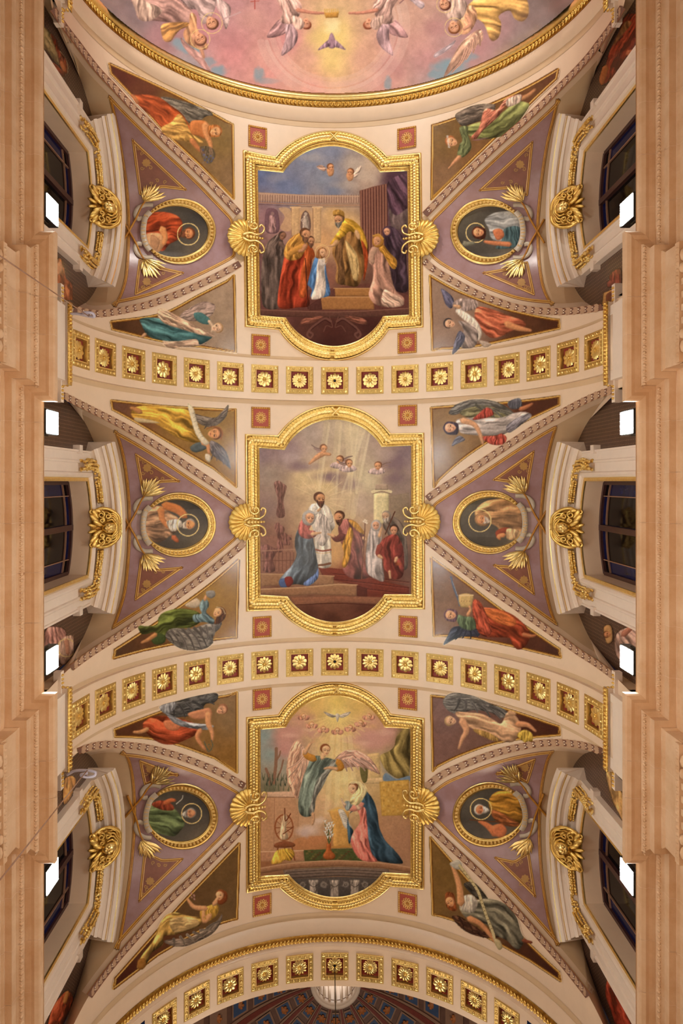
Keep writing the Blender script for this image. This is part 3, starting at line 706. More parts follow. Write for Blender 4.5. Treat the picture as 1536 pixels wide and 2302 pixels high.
for b in range(3):
    O, I = outl(FO[b]), INNER[b]; cpt = np.array([(O[:, 0].min()+O[:, 0].max())/2, (O[:, 1].min()+O[:, 1].max())/2]); P, _ = barrel(cpt)
    pic = thing('ceiling_painting', '%s ceiling painting in lobed gilt frame: %s' % (BAY[b], SUBJ[b]), 'painting', P, 'framed ceiling paintings'); PICT.append(pic)
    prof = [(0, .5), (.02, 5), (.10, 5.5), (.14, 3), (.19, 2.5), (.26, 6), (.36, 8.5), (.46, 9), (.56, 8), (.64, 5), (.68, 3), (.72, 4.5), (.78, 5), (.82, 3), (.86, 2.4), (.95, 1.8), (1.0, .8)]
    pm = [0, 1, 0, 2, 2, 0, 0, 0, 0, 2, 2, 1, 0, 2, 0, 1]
    rows = []
    for t, h in prof:
        Q, Nn = barrel(O+(I-O)*t); rows.append(Q+Nn*h)
    V = np.stack(rows); f = gridf(*V.shape[:2], True)
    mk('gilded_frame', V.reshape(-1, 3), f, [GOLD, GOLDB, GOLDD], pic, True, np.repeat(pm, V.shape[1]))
    mid = O+(I-O)*.46; wv = np.linalg.norm(I-O, axis=1); mid = np.vstack([mid, mid[:1]]); L = resamp(mid, 6.6)[:-1]; n = len(L)
    # leaves run from the middle of each side outwards
    left = []; cnt = 0
    for i in range(n):
        p = L[i]; d = L[(i+1) % n]-L[i-1]; d /= np.linalg.norm(d); sdv = np.array([-d[1], d[0]])
        q = p-cpt; fl = 1
        if abs(q[0]) > 150: fl = -1 if (q[1] > 0) == (q[0] > 0) else 1
        else: fl = -1 if (q[0] < 0) == (q[1] < 0) else 1
        dd = d*fl
        for e in (-1, 0, 1):
            ddir = dd*.85+sdv*e*.62; Q, x, y, nn, s = frame_at(barrel, p+sdv*e*4.2+dd*(2.5 if e == 0 else 0), ddir)
            Ls = 10.2*s; left.append((abs(q[1])+abs(q[0])*.1, Q+nn*(8.6 if e == 0 else 7.2), x, y, nn, Ls, e))
    keep = set(np.argsort([-(1 if v[6] == 0 else .5) for v in left], kind='stable')[:290])
    mb = MB(); LV = np.array([tuple(v.co) for v in LEAFG.vertices]); LF = [tuple(p.vertices) for p in LEAFG.polygons]
    for i, (k, Q, x, y, nn, Ls, e) in enumerate(left):
        if i in keep: obj('laurel_leaf', LEAFG if e == 0 else LEAFG2, pic, mat4(Q, x, y, nn, Ls/100*1.1, Ls/100, Ls/100, pic))
        else: mb.add(Q+(LV*np.array([1.1, 1, 1])*Ls)@np.stack([x, y, nn]), LF)
    if mb.n: mb.obj('laurel_leaves', GOLD, pic, kind='stuff')
    # bead course
    mb = MB(); bl = resamp(np.vstack([O+(I-O)*.91, (O+(I-O)*.91)[:1]]), 3.9)[:-1]; Q, Nn = barrel(bl)
    for q, nn in zip(Q, Nn): mb.ell(q+nn*2, (1.5, 1.5, 1.5), 5, 3)
    mb.obj('bead_course', GOLDB, pic, kind='stuff')
    # ribbon crossings at the lobes
    for pk in (O[6+13]+(I[6+13]-O[6+13])*.46, None):
        if pk is None: continue
        for e in (-1, 1): ribbon('ribbon_crossing', np.array([pk+(-9, -9*e), pk+(9, 9*e)]), [(-1.5, 8.5), (-1, 10.5), (1, 10.5), (1.5, 8.5)], barrel, GOLDB, pic)
# ================================================================ gilded shells clasping the frames
def shell_parts():
    fan = MB(); nf = 15
    for i in range(nf):
        a0, a1 = (math.radians(-118+236*j/nf) for j in (i, i+1)); am = (a0+a1)/2; R_ = 40+5*math.cos(am)
        pt = lambda a, r, z: (-r*math.cos(a), r*math.sin(a)*1.02, z)
        V = [pt(a0, 5, 7), pt(am, 5, 9), pt(a1, 5, 7), pt(a0, R_*.6, 5), pt(am, R_*.6, 9), pt(a1, R_*.6, 5), pt(a0, R_*.96, 1), pt(am, R_, 4.5), pt(a1, R_*.96, 1), pt(am, R_+.6, 0)]
        fan.add(V, [(0,1,4,3),(1,2,5,4),(3,4,7,6),(4,5,8,7),(6,7,9),(7,8,9)])
    vol = MB()
    for e in (-1, 1):
        th = np.linspace(0, 4.2*math.pi/2*1.15, 30); r = 15*np.exp(-.2*th); c = np.array([14, e*27])
        P = np.stack([c[0]+r*np.cos(th+2.6)*1, c[1]+e*r*np.sin(th+2.6)*.9, np.full(30, 12.)], 1)
        P = np.vstack([[(-2, e*4, 9), (6, e*8, 12), (16, e*12, 13)], P]) if False else P
        vol.tube(P, np.linspace(2.8, 1.5, 30), 6); vol.ell((P[-1][0], P[-1][1], 12), (3, 3, 3), 6, 4)
        Q = spline([(-12, e*3, 9), (2, e*9, 12), (20, e*7, 13), (34, e*14, 11), (38, e*26, 10), (31, e*31, 10), (27, e*25, 10)], k=5); vol.tube(Q, np.linspace(2.6, 2.0, len(Q)), 6)
        continue
        Q = spline([(-16, e*5, 8), (-6, e*14, 11), (0, e*26, 11), (4, e*38, 11), (14, e*42, 11), (18, e*34, 11), (12, e*32, 11)], k=5); vol.tube(Q, np.linspace(2.6, 2.2, len(Q)), 6)
    bead = MB()
    for i, x in enumerate((-2, 6, 13, 20, 27, 33)): bead.ell((x, 0, 13), (5.5-.5*i, 4.2-.3*i, 4), 8, 5)
    return fan.data('shell_fan', GOLD), vol.data('volute', GOLDB), bead.data('bead_drop', GOLDB)
SF, SV, SB = shell_parts()
SHELL = {(-1,0): (553,537), (1,0): (945,538), (-1,1): (556,1173), (1,1): (948,1172), (-1,2): (558,1812), (1,2): (947,1808)}
for (s, b), p in SHELL.items():
    P, x, y, n, sc = frame_at(barrel, p, (0, 1)); r = thing('gilded_shell', 'gilded shell with volutes clasping the %s edge of the %s painting frame' % (SD[s], BAY[b]), 'ornament', P, 'gilded shells')
    sx = 1 if s < 0 else -1
    if s < 0: x, y = -x, -y
    r.matrix_world = mat4(P+n*4.5, x, y, n)
    obj('shell_fan', SF, r); obj('volute', SV, r); obj('bead_drop', SB, r)
# ================================================================ laurel bands along the groins
def bundle():
    mb = MB(); LV = np.array([tuple(v.co) for v in LEAFG.vertices]); LF = [tuple(p.vertices) for p in LEAFG.polygons]
    for e, L, w in ((-1, 1, .9), (1, 1, .9), (0, 1.1, 1)):
        a = e*.34; c, s_ = math.cos(a), math.sin(a); V = LV*np.array([w, L, .8]); R = np.array([[c, s_, 0], [-s_, c, 0], [0, 0, 1]])
        mb.add(V@R.T+np.array([e*.2, .02, 0]), LF, 0)
    for e in (-1, 1): mb.ell((e*.2, 1.14, .1), (.12, .12, .12), 6, 4, 1)
    return mb.data('laurel_bundle', [LEAFB, BERRY], sc=1)
BUN = bundle(); VP = {}
WEBPOLY = {}
EDGE = {'L1': "490,350 535,540 565,700 590,850 612,1000 625,1150 630,1300 625,1500 610,1680 575,1800 520,1905",
 'L2': "528,452 570,570 600,700 620,850 632,1000 636,1150 632,1300 620,1480 600,1640 560,1780 512,1915",
 'L3': "570,530 620,580 650,680 665,800 672,950 670,1100 655,1300 635,1480 610,1650 580,1830 545,1990",
 'R1': "1018,370 985,520 945,680 915,850 895,1000 880,1150 870,1300 875,1500 890,1650 920,1780 985,1895",
 'R2': "1005,430 965,560 930,720 908,900 895,1050 890,1150 895,1350 905,1500 930,1640 965,1780 1010,1890",
 'R3': "990,520 945,590 915,700 895,820 885,950 880,1050 885,1250 900,1450 930,1650 960,1800 1020,1960"}
TRI = {'L1': ("660,670 1065,1052 880,1030 715,1088", "680,1812 712,1540 850,1600 1045,1645"), 'L2': ("682,628 1020,840 870,845 732,905", "680,1705 722,1385 850,1470 1040,1455"),
 'L3': ("710,594 1010,710 900,715 752,790", "708,1636 748,1255 880,1318 1040,1308"), 'R1': ("830,685 790,1095 650,1040 430,1056", "843,1813 790,1560 650,1610 455,1645"),
 'R2': ("840,608 788,905 690,850 530,828", "843,1667 790,1365 690,1450 530,1438"), 'R3': ("850,583 790,775 700,720 548,700", "850,1602 800,1258 690,1330 540,1298")}
def offset(P, d):
    T = np.gradient(P, axis=0); T /= np.linalg.norm(T, axis=1)[:, None]; return P+np.stack([-T[:, 1], T[:, 0]], 1)*d
for sd in 'LR':
    s = -1 if sd == 'L' else 1
    for b in range(3):
        key = sd+str(b+1); web = WEB[(s, b)]; OFF = []
        for h in (0, 1):
            G = resamp(spline(groin_px(sd, b, h), k=4), 5); G = G[(G[:, 0] < (543, 548, 550)[b]) if sd == 'L' else (G[:, 0] > (953.5, 958.5, 958)[b])]
            mid = barrel(G[len(G)//2])[0]
            r = thing('laurel_band', 'laurel band with white berries, %s groin of the %s lunette beside the %s painting' % (['upper', 'lower'][h], SD[s], BAY[b]), 'ornament', mid, 'laurel bands')
            def gs(px):
                P, Nn = barrel(px); return P, Nn
            hw = np.interp(np.arange(len(G)), [0, len(G)*.5, len(G)], [5, 6.6, 7.2]); k = 6.3
            ribbon('band_ground', G, [(-k-1.2, 1.4), (-k, 1.6)], gs, GPAINTD, r); ribbon('band_ground', G, [(-k, 1.6), (k, 1.6)], gs, BANDG, r); ribbon('band_ground', G, [(k, 1.6), (k+1.2, 1.4)], gs, GPAINTD, r)
            L = np.r_[0, np.cumsum(np.linalg.norm(np.diff(G, axis=0), axis=1))]; d = 6.0
            while d < L[-1]-14:
                p = np.array([np.interp(d, L, G[:, 0]), np.interp(d, L, G[:, 1])]); p2 = np.array([np.interp(d+8, L, G[:, 0]), np.interp(d+8, L, G[:, 1])])
                Q, x, y, n, sc = frame_at(gs, p, p2-p); step = 15.5+8*min(1, d/L[-1])
                Qe = gs(p2)[0]; scl = np.linalg.norm(Qe-Q)/8; ln = step*.84*scl
                obj('laurel_bundle', BUN, r, mat4(Q+n*1.9, x, y, n, .118, ln/100*1.06, .035, r)); d += step
            inn = 1 if (h == 0) == (sd == 'R') else -1
            inn = inn*(-1)
            # side towards the web
            c = pc(key, "800,1150")[0]; A = offset(G, 18)
            sg = 18 if abs(A[len(A)//2][1]-c[1]) < abs(G[len(G)//2][1]-c[1]) else -18
            OFF.append(offset(G, sg)); ribbon('groin_margin', G, [(np.sign(sg)*7.5, .4), (np.sign(sg)*18, .5)], lambda px: web(px), CREAM, vault, step=9)
        E_ = spline(pc(key, EDGE[key]), k=4); x0, x1 = E_[0], E_[-1]
        up = OFF[0]; lo = OFF[1]
        fu = (up[:, 0] > x0[0]+4) & (up[:, 0] < 546) if sd == 'L' else (up[:, 0] < x0[0]-4) & (up[:, 0] > 954)
        fl = (lo[:, 0] > x1[0]+4) & (lo[:, 0] < 546) if sd == 'L' else (lo[:, 0] < x1[0]-4) & (lo[:, 0] > 954)
        poly = np.vstack([E_[::-1], up[fu], lo[fl][::-1]])
        fld = thing('lunette_field', 'violet gold bordered field of the %s lunette beside the %s painting' % (SD[s], BAY[b]), 'ornament', web(pc(key, "800,1150")[0])[0], 'violet lunette fields')
        patch('violet_field', poly, web, .9, VIOLET, fld, step=12)
        area = sum(poly[i-1][0]*poly[i][1]-poly[i][0]*poly[i-1][1] for i in range(len(poly)))
        g = 1 if area > 0 else -1
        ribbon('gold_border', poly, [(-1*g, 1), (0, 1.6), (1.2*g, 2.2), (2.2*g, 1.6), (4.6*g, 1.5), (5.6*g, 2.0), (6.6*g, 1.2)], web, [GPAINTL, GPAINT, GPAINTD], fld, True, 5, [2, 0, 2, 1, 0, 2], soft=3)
        for h in (0, 1):
            T = pc(key, TRI[key][h]); a2 = sum(T[i-1][0]*T[i][1]-T[i][0]*T[i-1][1] for i in range(len(T))); g = 1 if a2 > 0 else -1
            tp = thing('triangular_panel', 'gold edged triangular scroll panel %s the %s medallion beside the %s painting' % (['above', 'below'][h], SD[s], BAY[b]), 'ornament', web(T.mean(0))[0], 'triangular scroll panels')
            patch('panel_ground', T, web, 1.3, BROWN, tp, step=10)
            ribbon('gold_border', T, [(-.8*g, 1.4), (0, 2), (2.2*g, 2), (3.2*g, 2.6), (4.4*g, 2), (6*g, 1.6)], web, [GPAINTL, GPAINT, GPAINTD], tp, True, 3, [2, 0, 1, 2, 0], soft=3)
            c = T[0]*.46+T[1 if sd == 'L' and h == 0 else (2 if h == 0 else (3 if sd == 'L' else 2))]*.14+T.mean(0)*.40; c = T.mean(0)*.62+T[0]*.38
            q = np.linspace(0, 2*math.pi, 32, endpoint=False); rr = 9*(1+.2*np.cos(8*q)); patch('painted_blossom', c+np.stack([rr*np.cos(q), rr*np.sin(q)], 1), web, 2.0, OCHRE, tp, step=4)
            for k in range(7):
                e = (T[0]*.74+T.mean(0)*.26, T[0]*.62+T.mean(0)*.38+(4, 0), c+(9, 11), c+(-10, 12), T.mean(0)*.7+T[1]*.3, T.mean(0)*.72+T[2]*.28, T.mean(0)*.72+T[3]*.28)[k]; th = np.linspace(0, 7, 16); R_ = (4.2, 5, 5.5, 5, 5, 5, 4.5)[k]*np.exp(-.17*th)
                ribbon('painted_scroll', e+np.stack([R_*np.cos(th+k*2), R_*np.sin(th+k*2)], 1), [(-.9, 1.9), (0, 2.2), (.9, 1.9)], web, OCHRE, tp, step=1.5)
# ================================================================ medallions
MEDS = {'L1': ("745,1107 1266,1588", "740,1165 1207,1535", 0), 'R1': ("232,1108 752,1590", "287,1168 755,1535", 0), 'L2': ("742,913 1266,1389", "750,968 1207,1326", 0),
 'R2': ("248,898 768,1367", "302,953 762,1312", 0), 'L3': ("768,765 1282,1248", "770,820 1222,1184", 10), 'R3': ("248,755 768,1232", "302,803 760,1166", -10)}
def ellipse(key, t, rot, n=72, f=1.0):
    A, B = pc(key, t); c = (A+B)/2; r = (B-A)/2*f; q = np.linspace(0, 2*math.pi, n, endpoint=False); a = math.radians(rot)
    x, y = r[0]*np.cos(q), r[1]*np.sin(q); return c+np.stack([x*math.cos(a)-y*math.sin(a), x*math.sin(a)+y*math.cos(a)], 1)
MEDT = {}
WHO = {'L1': 'bearded man in orange', 'R1': 'dark haired youth in grey', 'L2': 'balding man with bare arms', 'R2': 'hooded old man in brown', 'L3': 'grey bearded man in green', 'R3': 'white bearded man in yellow'}
TXT = {'L1': 'S.IIIIIII', 'R1': 'S.IIIIIIII', 'L2': 'S.IIIIIIII', 'R2': 'S.MATTHIAS', 'L3': 'S.IIIIIII', 'R3': 'S.PHILIPPUS'}
def blade(nm, m):
    V = [(0,0,0),(-.12,.3,.08),(0,.3,.2),(.12,.3,.08),(-.17,.62,.1),(0,.64,.24),(.17,.62,.1),(0,1,.12)]
    return mesh(nm, np.array(V), [(0,1,2),(0,2,3),(1,4,5,2),(2,5,6,3),(4,7,5),(5,7,6)], m)
BLADE = blade('palm_leaf', GOLDB); BLADE2 = blade('palm_leaf', GOLDB)
for key, (to, ti, rot) in MEDS.items():
    sd = key[0]; s = -1 if sd == 'L' else 1; b = int(key[1])-1; web = WEB[(s, b)]
    O = ellipse(key, to, rot); I = ellipse(key, ti, rot); c = O.mean(0); P, _ = web(c)
    md = thing('portrait_medallion', 'oval gilt medallion of %s, %s of the %s painting' % (WHO[key], SD[s], BAY[b]), 'medallion', P, 'oval medallions'); MEDT[key] = (md, I)
    prof = [(0, 3.0), (.03, 4.4), (.13, 5.5), (.22, 4), (.30, 4.5), (.70, 7), (.78, 7.5), (.84, 5), (.9, 5.5), (.97, 4.5), (1.0, 1.8)]
    rows = []
    for t, h in prof:
        Q, Nn = web(O+(I-O)*t); rows.append(Q+Nn*h)
    V = np.stack(rows); f = gridf(*V.shape[:2], True); pm = [1, 1, 0, 2, 0, 1, 0, 2, 1, 0]
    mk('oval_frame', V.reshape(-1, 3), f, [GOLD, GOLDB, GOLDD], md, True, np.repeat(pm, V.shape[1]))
    mb = MB(); Oc = resamp(np.vstack([O+(I-O)*.5, (O+(I-O)*.5)[:1]]), 8.6)[:-1]
    for i, q in enumerate(Oc):
        if (s < 0 and q[0] < c[0]-62) or (s > 0 and q[0] > c[0]+62): continue
        Q, x, y, n, sc = frame_at(web, q, q-c); mb.ell(Q+n*6.2, (3.0, 4.6, 2.2), 6, 4, 0, R=np.stack([x, y, n], 1))
        q2 = q+(Oc[(i+1) % len(Oc)]-q)*.5; Q, x, y, n, sc = frame_at(web, q2, q2-c); mb.ell(Q+n*6, (.8, 4.4, 1.2), 4, 3, 1, R=np.stack([x, y, n], 1))
    mb.obj('egg_course', [GPAINTL, GOLDD], md, kind='stuff')
    # crossed palms, ribbon and lettering on the window side (drawn for the right, mirrored for the left)
    cx, cy = c; m_ = 1 if s > 0 else -1; X = lambda dx: cx+m_*dx
    fl = math.radians(rot)
    def pt(dx, dy): return np.array([cx, cy])+np.array([m_*dx*math.cos(fl)-dy*math.sin(fl), m_*dx*math.sin(fl)+dy*math.cos(fl)])
    plm = thing('crossed_palms', 'crossed gilt palms with grey ribbon on the %s medallion of the %s painting' % (SD[s], BAY[b]), 'ornament', web(pt(95, 0))[0], 'crossed palms')
    for e in (-1, 1):
        st = spline([pt(130, 27*-e), pt(114, 0), pt(99, 27*e), pt(85, 58*e), pt(72, 74*e)], k=5); Q, Nn = web(st); mb = MB(); mb.tube(Q+Nn*5, np.linspace(2.6, 1.8, len(Q)), 6); mb.obj('palm_stem', GPAINT, plm)
        base = pt(82, 66*e)
        for i, (dx, dy, l) in enumerate(((80, 104, 17), (74, 106, 18), (68, 104, 15), (62, 106, 22), (52, 108, 24), (44, 104, 20), (58, 94, 14), (44, 92, 20), (33, 88, 24), (30, 80, 26), (46, 78, 18), (86, 92, 12), (64, 82, 12), (72, 90, 12))):
            tip = pt(dx, dy*e); d = tip-base; d /= np.linalg.norm(d); root = tip-d*l*2.0; Q, x, y, n, sc = frame_at(web, root, d); L_ = np.linalg.norm(web(tip)[0]-Q)
            obj('palm_leaf', BLADE if i % 4 else BLADE2, plm, mat4(Q+n*(4.6+.35*i), x, y, n, L_/100*.56, L_/100, .24, plm))
        for a0, a1, w in (((70, 62), (92, 52), 4.5), ((92, 52), (99, 36), 6), ((99, 36), (92, 24), 6), ((92, 24), (84, 34), 4)): pass
        lp = spline([pt(60, 60*e), pt(78, 60*e), pt(94, 52*e), pt(100, 38*e), pt(94, 28*e), pt(84, 30*e)], k=4); ribbon('ribbon_loop', lp, [(-5, 4), (-4.6, 5), (0, 5.6), (4.6, 5), (5, 4)], web, SILVER, plm, step=3)
        ribbon('ribbon_tie', np.array([pt(64, 84*e), pt(80, 80*e)]), [(-4, 7), (-3, 9), (3, 9), (4, 7)], web, SILVER, plm, step=3)
    band = spline([pt(66, -44), pt(77, -30), pt(81, -12), pt(82, 4), pt(80, 20), pt(74, 36), pt(66, 46)], k=6)
    ribbon('inscribed_ribbon', band, [(-6.5, 7.5), (-6, 9), (6, 9), (6.5, 7.5)], web, SILVER, plm, step=3)
    # the saint's name in raised gilt letters
    tx = TXT[key]; bb = band if s < 0 else band[::-1]; L = np.r_[0, np.cumsum(np.linalg.norm(np.diff(bb, axis=0), axis=1))]; tot = L[-1]; mb = MB()
    for i, ch in enumerate(tx):
        cu = bpy.data.curves.new('letter', 'FONT'); cu.body = ch; cu.size = 1; cu.align_x = 'CENTER'; cu.extrude = .04; cu.resolution_u = 2
        to_ = bpy.data.objects.new('letter', cu); COL.objects.link(to_); dg = bpy.context.evaluated_depsgraph_get(); me = to_.evaluated_get(dg).to_mesh()
        LV = np.array([tuple(v.co) for v in me.vertices]).reshape(-1, 3); LF = [tuple(p.vertices) for p in me.polygons]; to_.evaluated_get(dg).to_mesh_clear(); bpy.data.objects.remove(to_)
        d = tot*(.1+.8*(i+.5)/len(tx)); p = np.array([np.interp(d, L, bb[:, 0]), np.interp(d, L, bb[:, 1])]); p2 = np.array([np.interp(d+3, L, bb[:, 0]), np.interp(d+3, L, bb[:, 1])])
        Q, x, y, n, sc = frame_at(web, p, p2-p); u, v = y, np.cross(n, y)      # u along the ribbon, v up
        h = 12.5
        if len(LV): mb.add(Q+n*9.3+np.outer((LV[:, 0])*h*.85, u)+np.outer((LV[:, 1]-.35)*h, v)+np.outer(LV[:, 2]*h, n), LF)
    if mb.n: mb.obj('lettering', GPAINTL, plm, False)
# ================================================================ gilded cherub heads and fruit garlands over the windows
def cherub_parts():
    """local: x along the wall (down the picture), y up the wall, z out of the wall; centimetres"""
    hd = MB(); hd.ell((0, 4, 15), (11, 12, 11), 14, 9); hd.ell((0, 2, 26.4), (1.9, 3.0, 2.2), 6, 5)
    for e in (-1, 1): hd.ell((e*5.2, 0, 22.8), (3.6, 3.4, 3), 7, 5); hd.ell((e*4, 6.2, 24.4), (2.0, 1.1, 1.2), 6, 4); hd.ell((e*4, 8.6, 23.6), (3, .9, 1.4), 6, 4)
    hd.ell((0, -2.6, 25), (2.8, 1.1, 1.3), 6, 4); hd.ell((0, -5.6, 23), (3.4, 2.4, 2.4), 6, 4)
    hr = MB()
    for i, (r, z) in enumerate(((13, 19), (17, 16), (21, 12.5), (25, 9), (28.5, 6))):
        q = np.linspace(math.radians(-25+4*i), math.radians(205-4*i), 20); w = 1+.05*np.sin(q*7+i); P = np.stack([r*1.12*w*np.cos(q), 4+r*.86*w*np.sin(q), z+1.2*np.sin(q*5+i)], 1); hr.tube(P, np.r_[np.linspace(1.2, 2.3, 10), np.linspace(2.3, 1.2, 10)], 5)
    for e in (-1, 1):
        for (x, y, r0, z) in ((21, 2, 6, 15), (24, -9, 7, 14), (14, -9, 5, 16)):
            th = np.linspace(0, 8, 18); q = r0*np.exp(-.13*th); hr.tube(np.stack([e*(x+q*np.cos(th)), y+q*np.sin(th), z+.15*th], 1), np.linspace(1.9, 1, 18), 5)
    wg = MB()
    def lf(x, y, z, L, w, ang, tilt=0):
        c, s_ = math.cos(ang), math.sin(ang); wg.ell((x, y, z), (L, w, 3.2), 8, 5, R=np.array([[c, -s_, 0], [s_, c, 0], [0, 0, 1]]))
    for e in (-1, 1):
        for i, (x, y, z, L, w, a) in enumerate(((9, -14, 13, 11, 4.6, -.95), (17, -19, 12, 13, 5, -.75), (25, -17, 11, 12, 4.6, -.55), (30, -9, 10, 10, 4.4, -1.1), (5, -22, 11, 9, 3.4, -1.25))): lf(e*x, y, z, L, w, a if e > 0 else math.pi-a)
        for (x, y, r0) in ((30, -23, 4.5),):
            th = np.linspace(0, 7, 14); q = r0*np.exp(-.14*th); wg.tube(np.stack([e*(x+q*np.cos(th+2)), y+q*np.sin(th+2), 9+.2*th], 1), np.linspace(2.2, 1.2, 14), 5)
        P = spline([(e*4, 28, 7), (e*20, 24, 9), (e*32, 10, 9), (e*35, -6, 9), (e*30, -18, 9)], k=5); wg.tube(P, np.linspace(2.6, 3.4, len(P)), 6)
    bk = MB(); bk.ell((0, 3, 3), (33, 25, 7), 18, 6)
    return hd.data('cherub_face', GOLDB), hr.data('curled_hair', GOLD), wg.data('wing', GOLD), bk.data('backing', GOLDD)
CHP = cherub_parts()
def garland(mb, fr, path, rng, wid=9.0):
    """leaves and fruit along a path in wall coordinates (y along, z up, out)"""
    P = resamp(spline(path, k=5), 5.0); T = np.gradient(P, axis=0); T /= np.linalg.norm(T, axis=1)[:, None]
    for i, (p, t) in enumerate(zip(P, T)):
        S = np.array([-t[1], t[0], 0]); n = np.array([0, 0, 1.]); ph = (i//5) % 3
        if ph < 2:
            for e in (-1.6, -.8, 0, .8, 1.6):
                a = t*.8+S*e*.5; a /= np.linalg.norm(a); a = a+np.array([rng.uniform(-.3, .3), rng.uniform(-.3, .3), rng.uniform(-.1, .5)]); a /= np.linalg.norm(a); b2 = np.cross(n, a); b2 /= np.linalg.norm(b2); n2 = np.cross(a, b2)
                mb.ell(p+S*math.sin(e)*wid*.62+n*(math.cos(e)*wid*.62), (rng.uniform(4.6, 6.8), rng.uniform(2.0, 2.9), 2.4), 6, 4, rng.randrange(2), R=np.stack([a, b2, n2], 1))
        else:
            for k in range(6): e = rng.uniform(-1.7, 1.7); fr.ell(p+S*math.sin(e)*wid*.65+t*rng.uniform(-2, 2)+n*math.cos(e)*wid*.7, (2.9,)*3, 6, 5, rng.randrange(2))
for s in (-1, 1):
    for b in range(3):
        yc = YC[b]; zc = 1452.0
        P = np.array([s*(XW-17), yc+2, 1449.0]); r = thing('cherub_head', 'gilded winged cherub head over the %s window beside the %s painting' % (SD[s], BAY[b]), 'ornament', P, 'gilded cherub heads')
        n = np.array([-s*.75, 0, -.66]); up = np.array([-s*.66, 0, .75]); x = np.cross(up, n); r.matrix_world = mat4(P, x, up, n, 1.1, 1.3, 1.1)
        for nm, d in zip(('cherub_face', 'curled_hair', 'wing', 'backing'), CHP): obj(nm, d, r)
        rng = random.Random(10+b+(5 if s > 0 else 0))
        for e in (-1, 1):
            g = thing('fruit_garland', 'gilded garland of leaves and fruit on the %s window by the %s painting, %s half' % (SD[s], BAY[b], 'upper' if e < 0 else 'lower'), 'garland', (s*(XW-10), yc+e*80, 1440), 'gilded fruit garlands')
            mb, fr = MB(), MB(); q = lambda y, z: (e*y, z, 10)
            garland(mb, fr, [q(50, 1454), q(66, 1450), q(84, 1442), q(104, 1432), q(118, 1424)], rng, 10); garland(mb, fr, [q(122, 1424), q(124, 1400), q(123, 1372), q(121, 1345)], rng, 13)
            for m_ in (mb, fr):
                V = np.concatenate(m_.V); W_ = np.stack([s*(XW-V[:, 2]), yc+V[:, 0], V[:, 1]], 1); m_.V = [W_]
                if s > 0: m_.F = [f[::-1] for f in m_.F]
            mb.obj('leaves', [GOLD, GOLDB], g, kind='stuff'); fr.obj('fruits', [GOLDB, GOLD], g, kind='stuff')
# ================================================================ floodlights standing on the cornice
LENS = emit('floodlight_lens', (.92, 1, .98), FLOOD)
for s in (-1, 1):
    for i, y in enumerate((-394, -86, 258, 572)):
        r = thing('floodlight', 'glaring white floodlight on the %s cornice, %s from the top' % (SD[s], ORD[i]), 'lamp', (s*416, y, ZC+13.2), 'floodlights on the cornice')
        xf = 416.5
        mb = MB(); a, c = sorted((s*xf, s*(xf+14))); mb.box((a, y-18, ZC+22), (c, y+18, ZC+68)); mb.obj('lamp_housing', BLACKM, r, False)
        mb = MB(); a, c = sorted((s*(xf-.8), s*(xf-.2))); mb.box((a, y-16, ZC+24), (c, y+16, ZC+66)); mb.obj('lens', LENS, r, False)
        mb = MB()
        for e in (-1, 1): mb.tube([(s*(xf+7), y+e*19.5, ZC+46), (s*(xf+7), y+e*19.5, ZC+14.5)], 1.2, 6)
        mb.tube([(s*(xf+7), y-19.5, ZC+14.6), (s*(xf+7), y+19.5, ZC+14.6)], 1.2, 6); mb.obj('bracket', BLACKM, r)
# ================================================================ scrolled iron brackets with wires on the left, cable of the bottom arch
def at_z(px, Z): dx, dy = ray(np.array(px, float)); return np.array([CAMX+dx*Z, dy*Z, Z])
for nm, lab, A, Bq, C, hz in (('upper', 'pale scrolled iron bracket on the upper left impost, holding a wire', (132, 708), (212, 712), [(170, 705), (200, 711), (212, 712), (207, 704), (190, 703), (186, 708), (196, 708)], (0, 575)),
                           ('lower', 'pale scrolled iron bracket on the lower left impost, holding a wire', (140, 1742), (216, 1743), [(168, 1733), (196, 1732), (214, 1736), (211, 1745), (192, 1747), (182, 1742), (196, 1738)], (0, 1978))):
    Zh = 1200.0; p0 = at_z(A, Zh); p0[0] = -451.5; r = thing('scroll_bracket', lab, 'bracket', p0, 'scroll brackets')
    P = [p0]+[at_z(q, Zh-3*i) for i, q in enumerate(C)]; mb = MB(); mb.tube(spline(P, k=6), 2.4, 6); mb.obj('iron_scroll', IRON, r)
    tip = at_z(C[1], Zh-9); end = at_z(hz, 640.0); e2 = end+(end-tip)*.9
    w = thing('hanging_wire', 'thin wire running from the %s scroll bracket down across the left cornice' % nm, 'wire', tip, 'wires'); mb = MB()
    q = np.linspace(0, 1, 14)[:, None]; pts = tip*(1-q)+e2*q; mb.tube(pts, .8, 5); mb.obj('wire', MATS['limestone_joint'], w)
cb = thing('hanging_cable', 'dark cable hanging from the crown rosette of the bottom arch', 'cable', (0, YR[2], 1637)); mb = MB(); mb.tube([(0, YR[2], 1637), (0, YR[2], 1100), (0, YR[2], 300)], 1.2, 6); mb.obj('cable', BLACKM, cb)
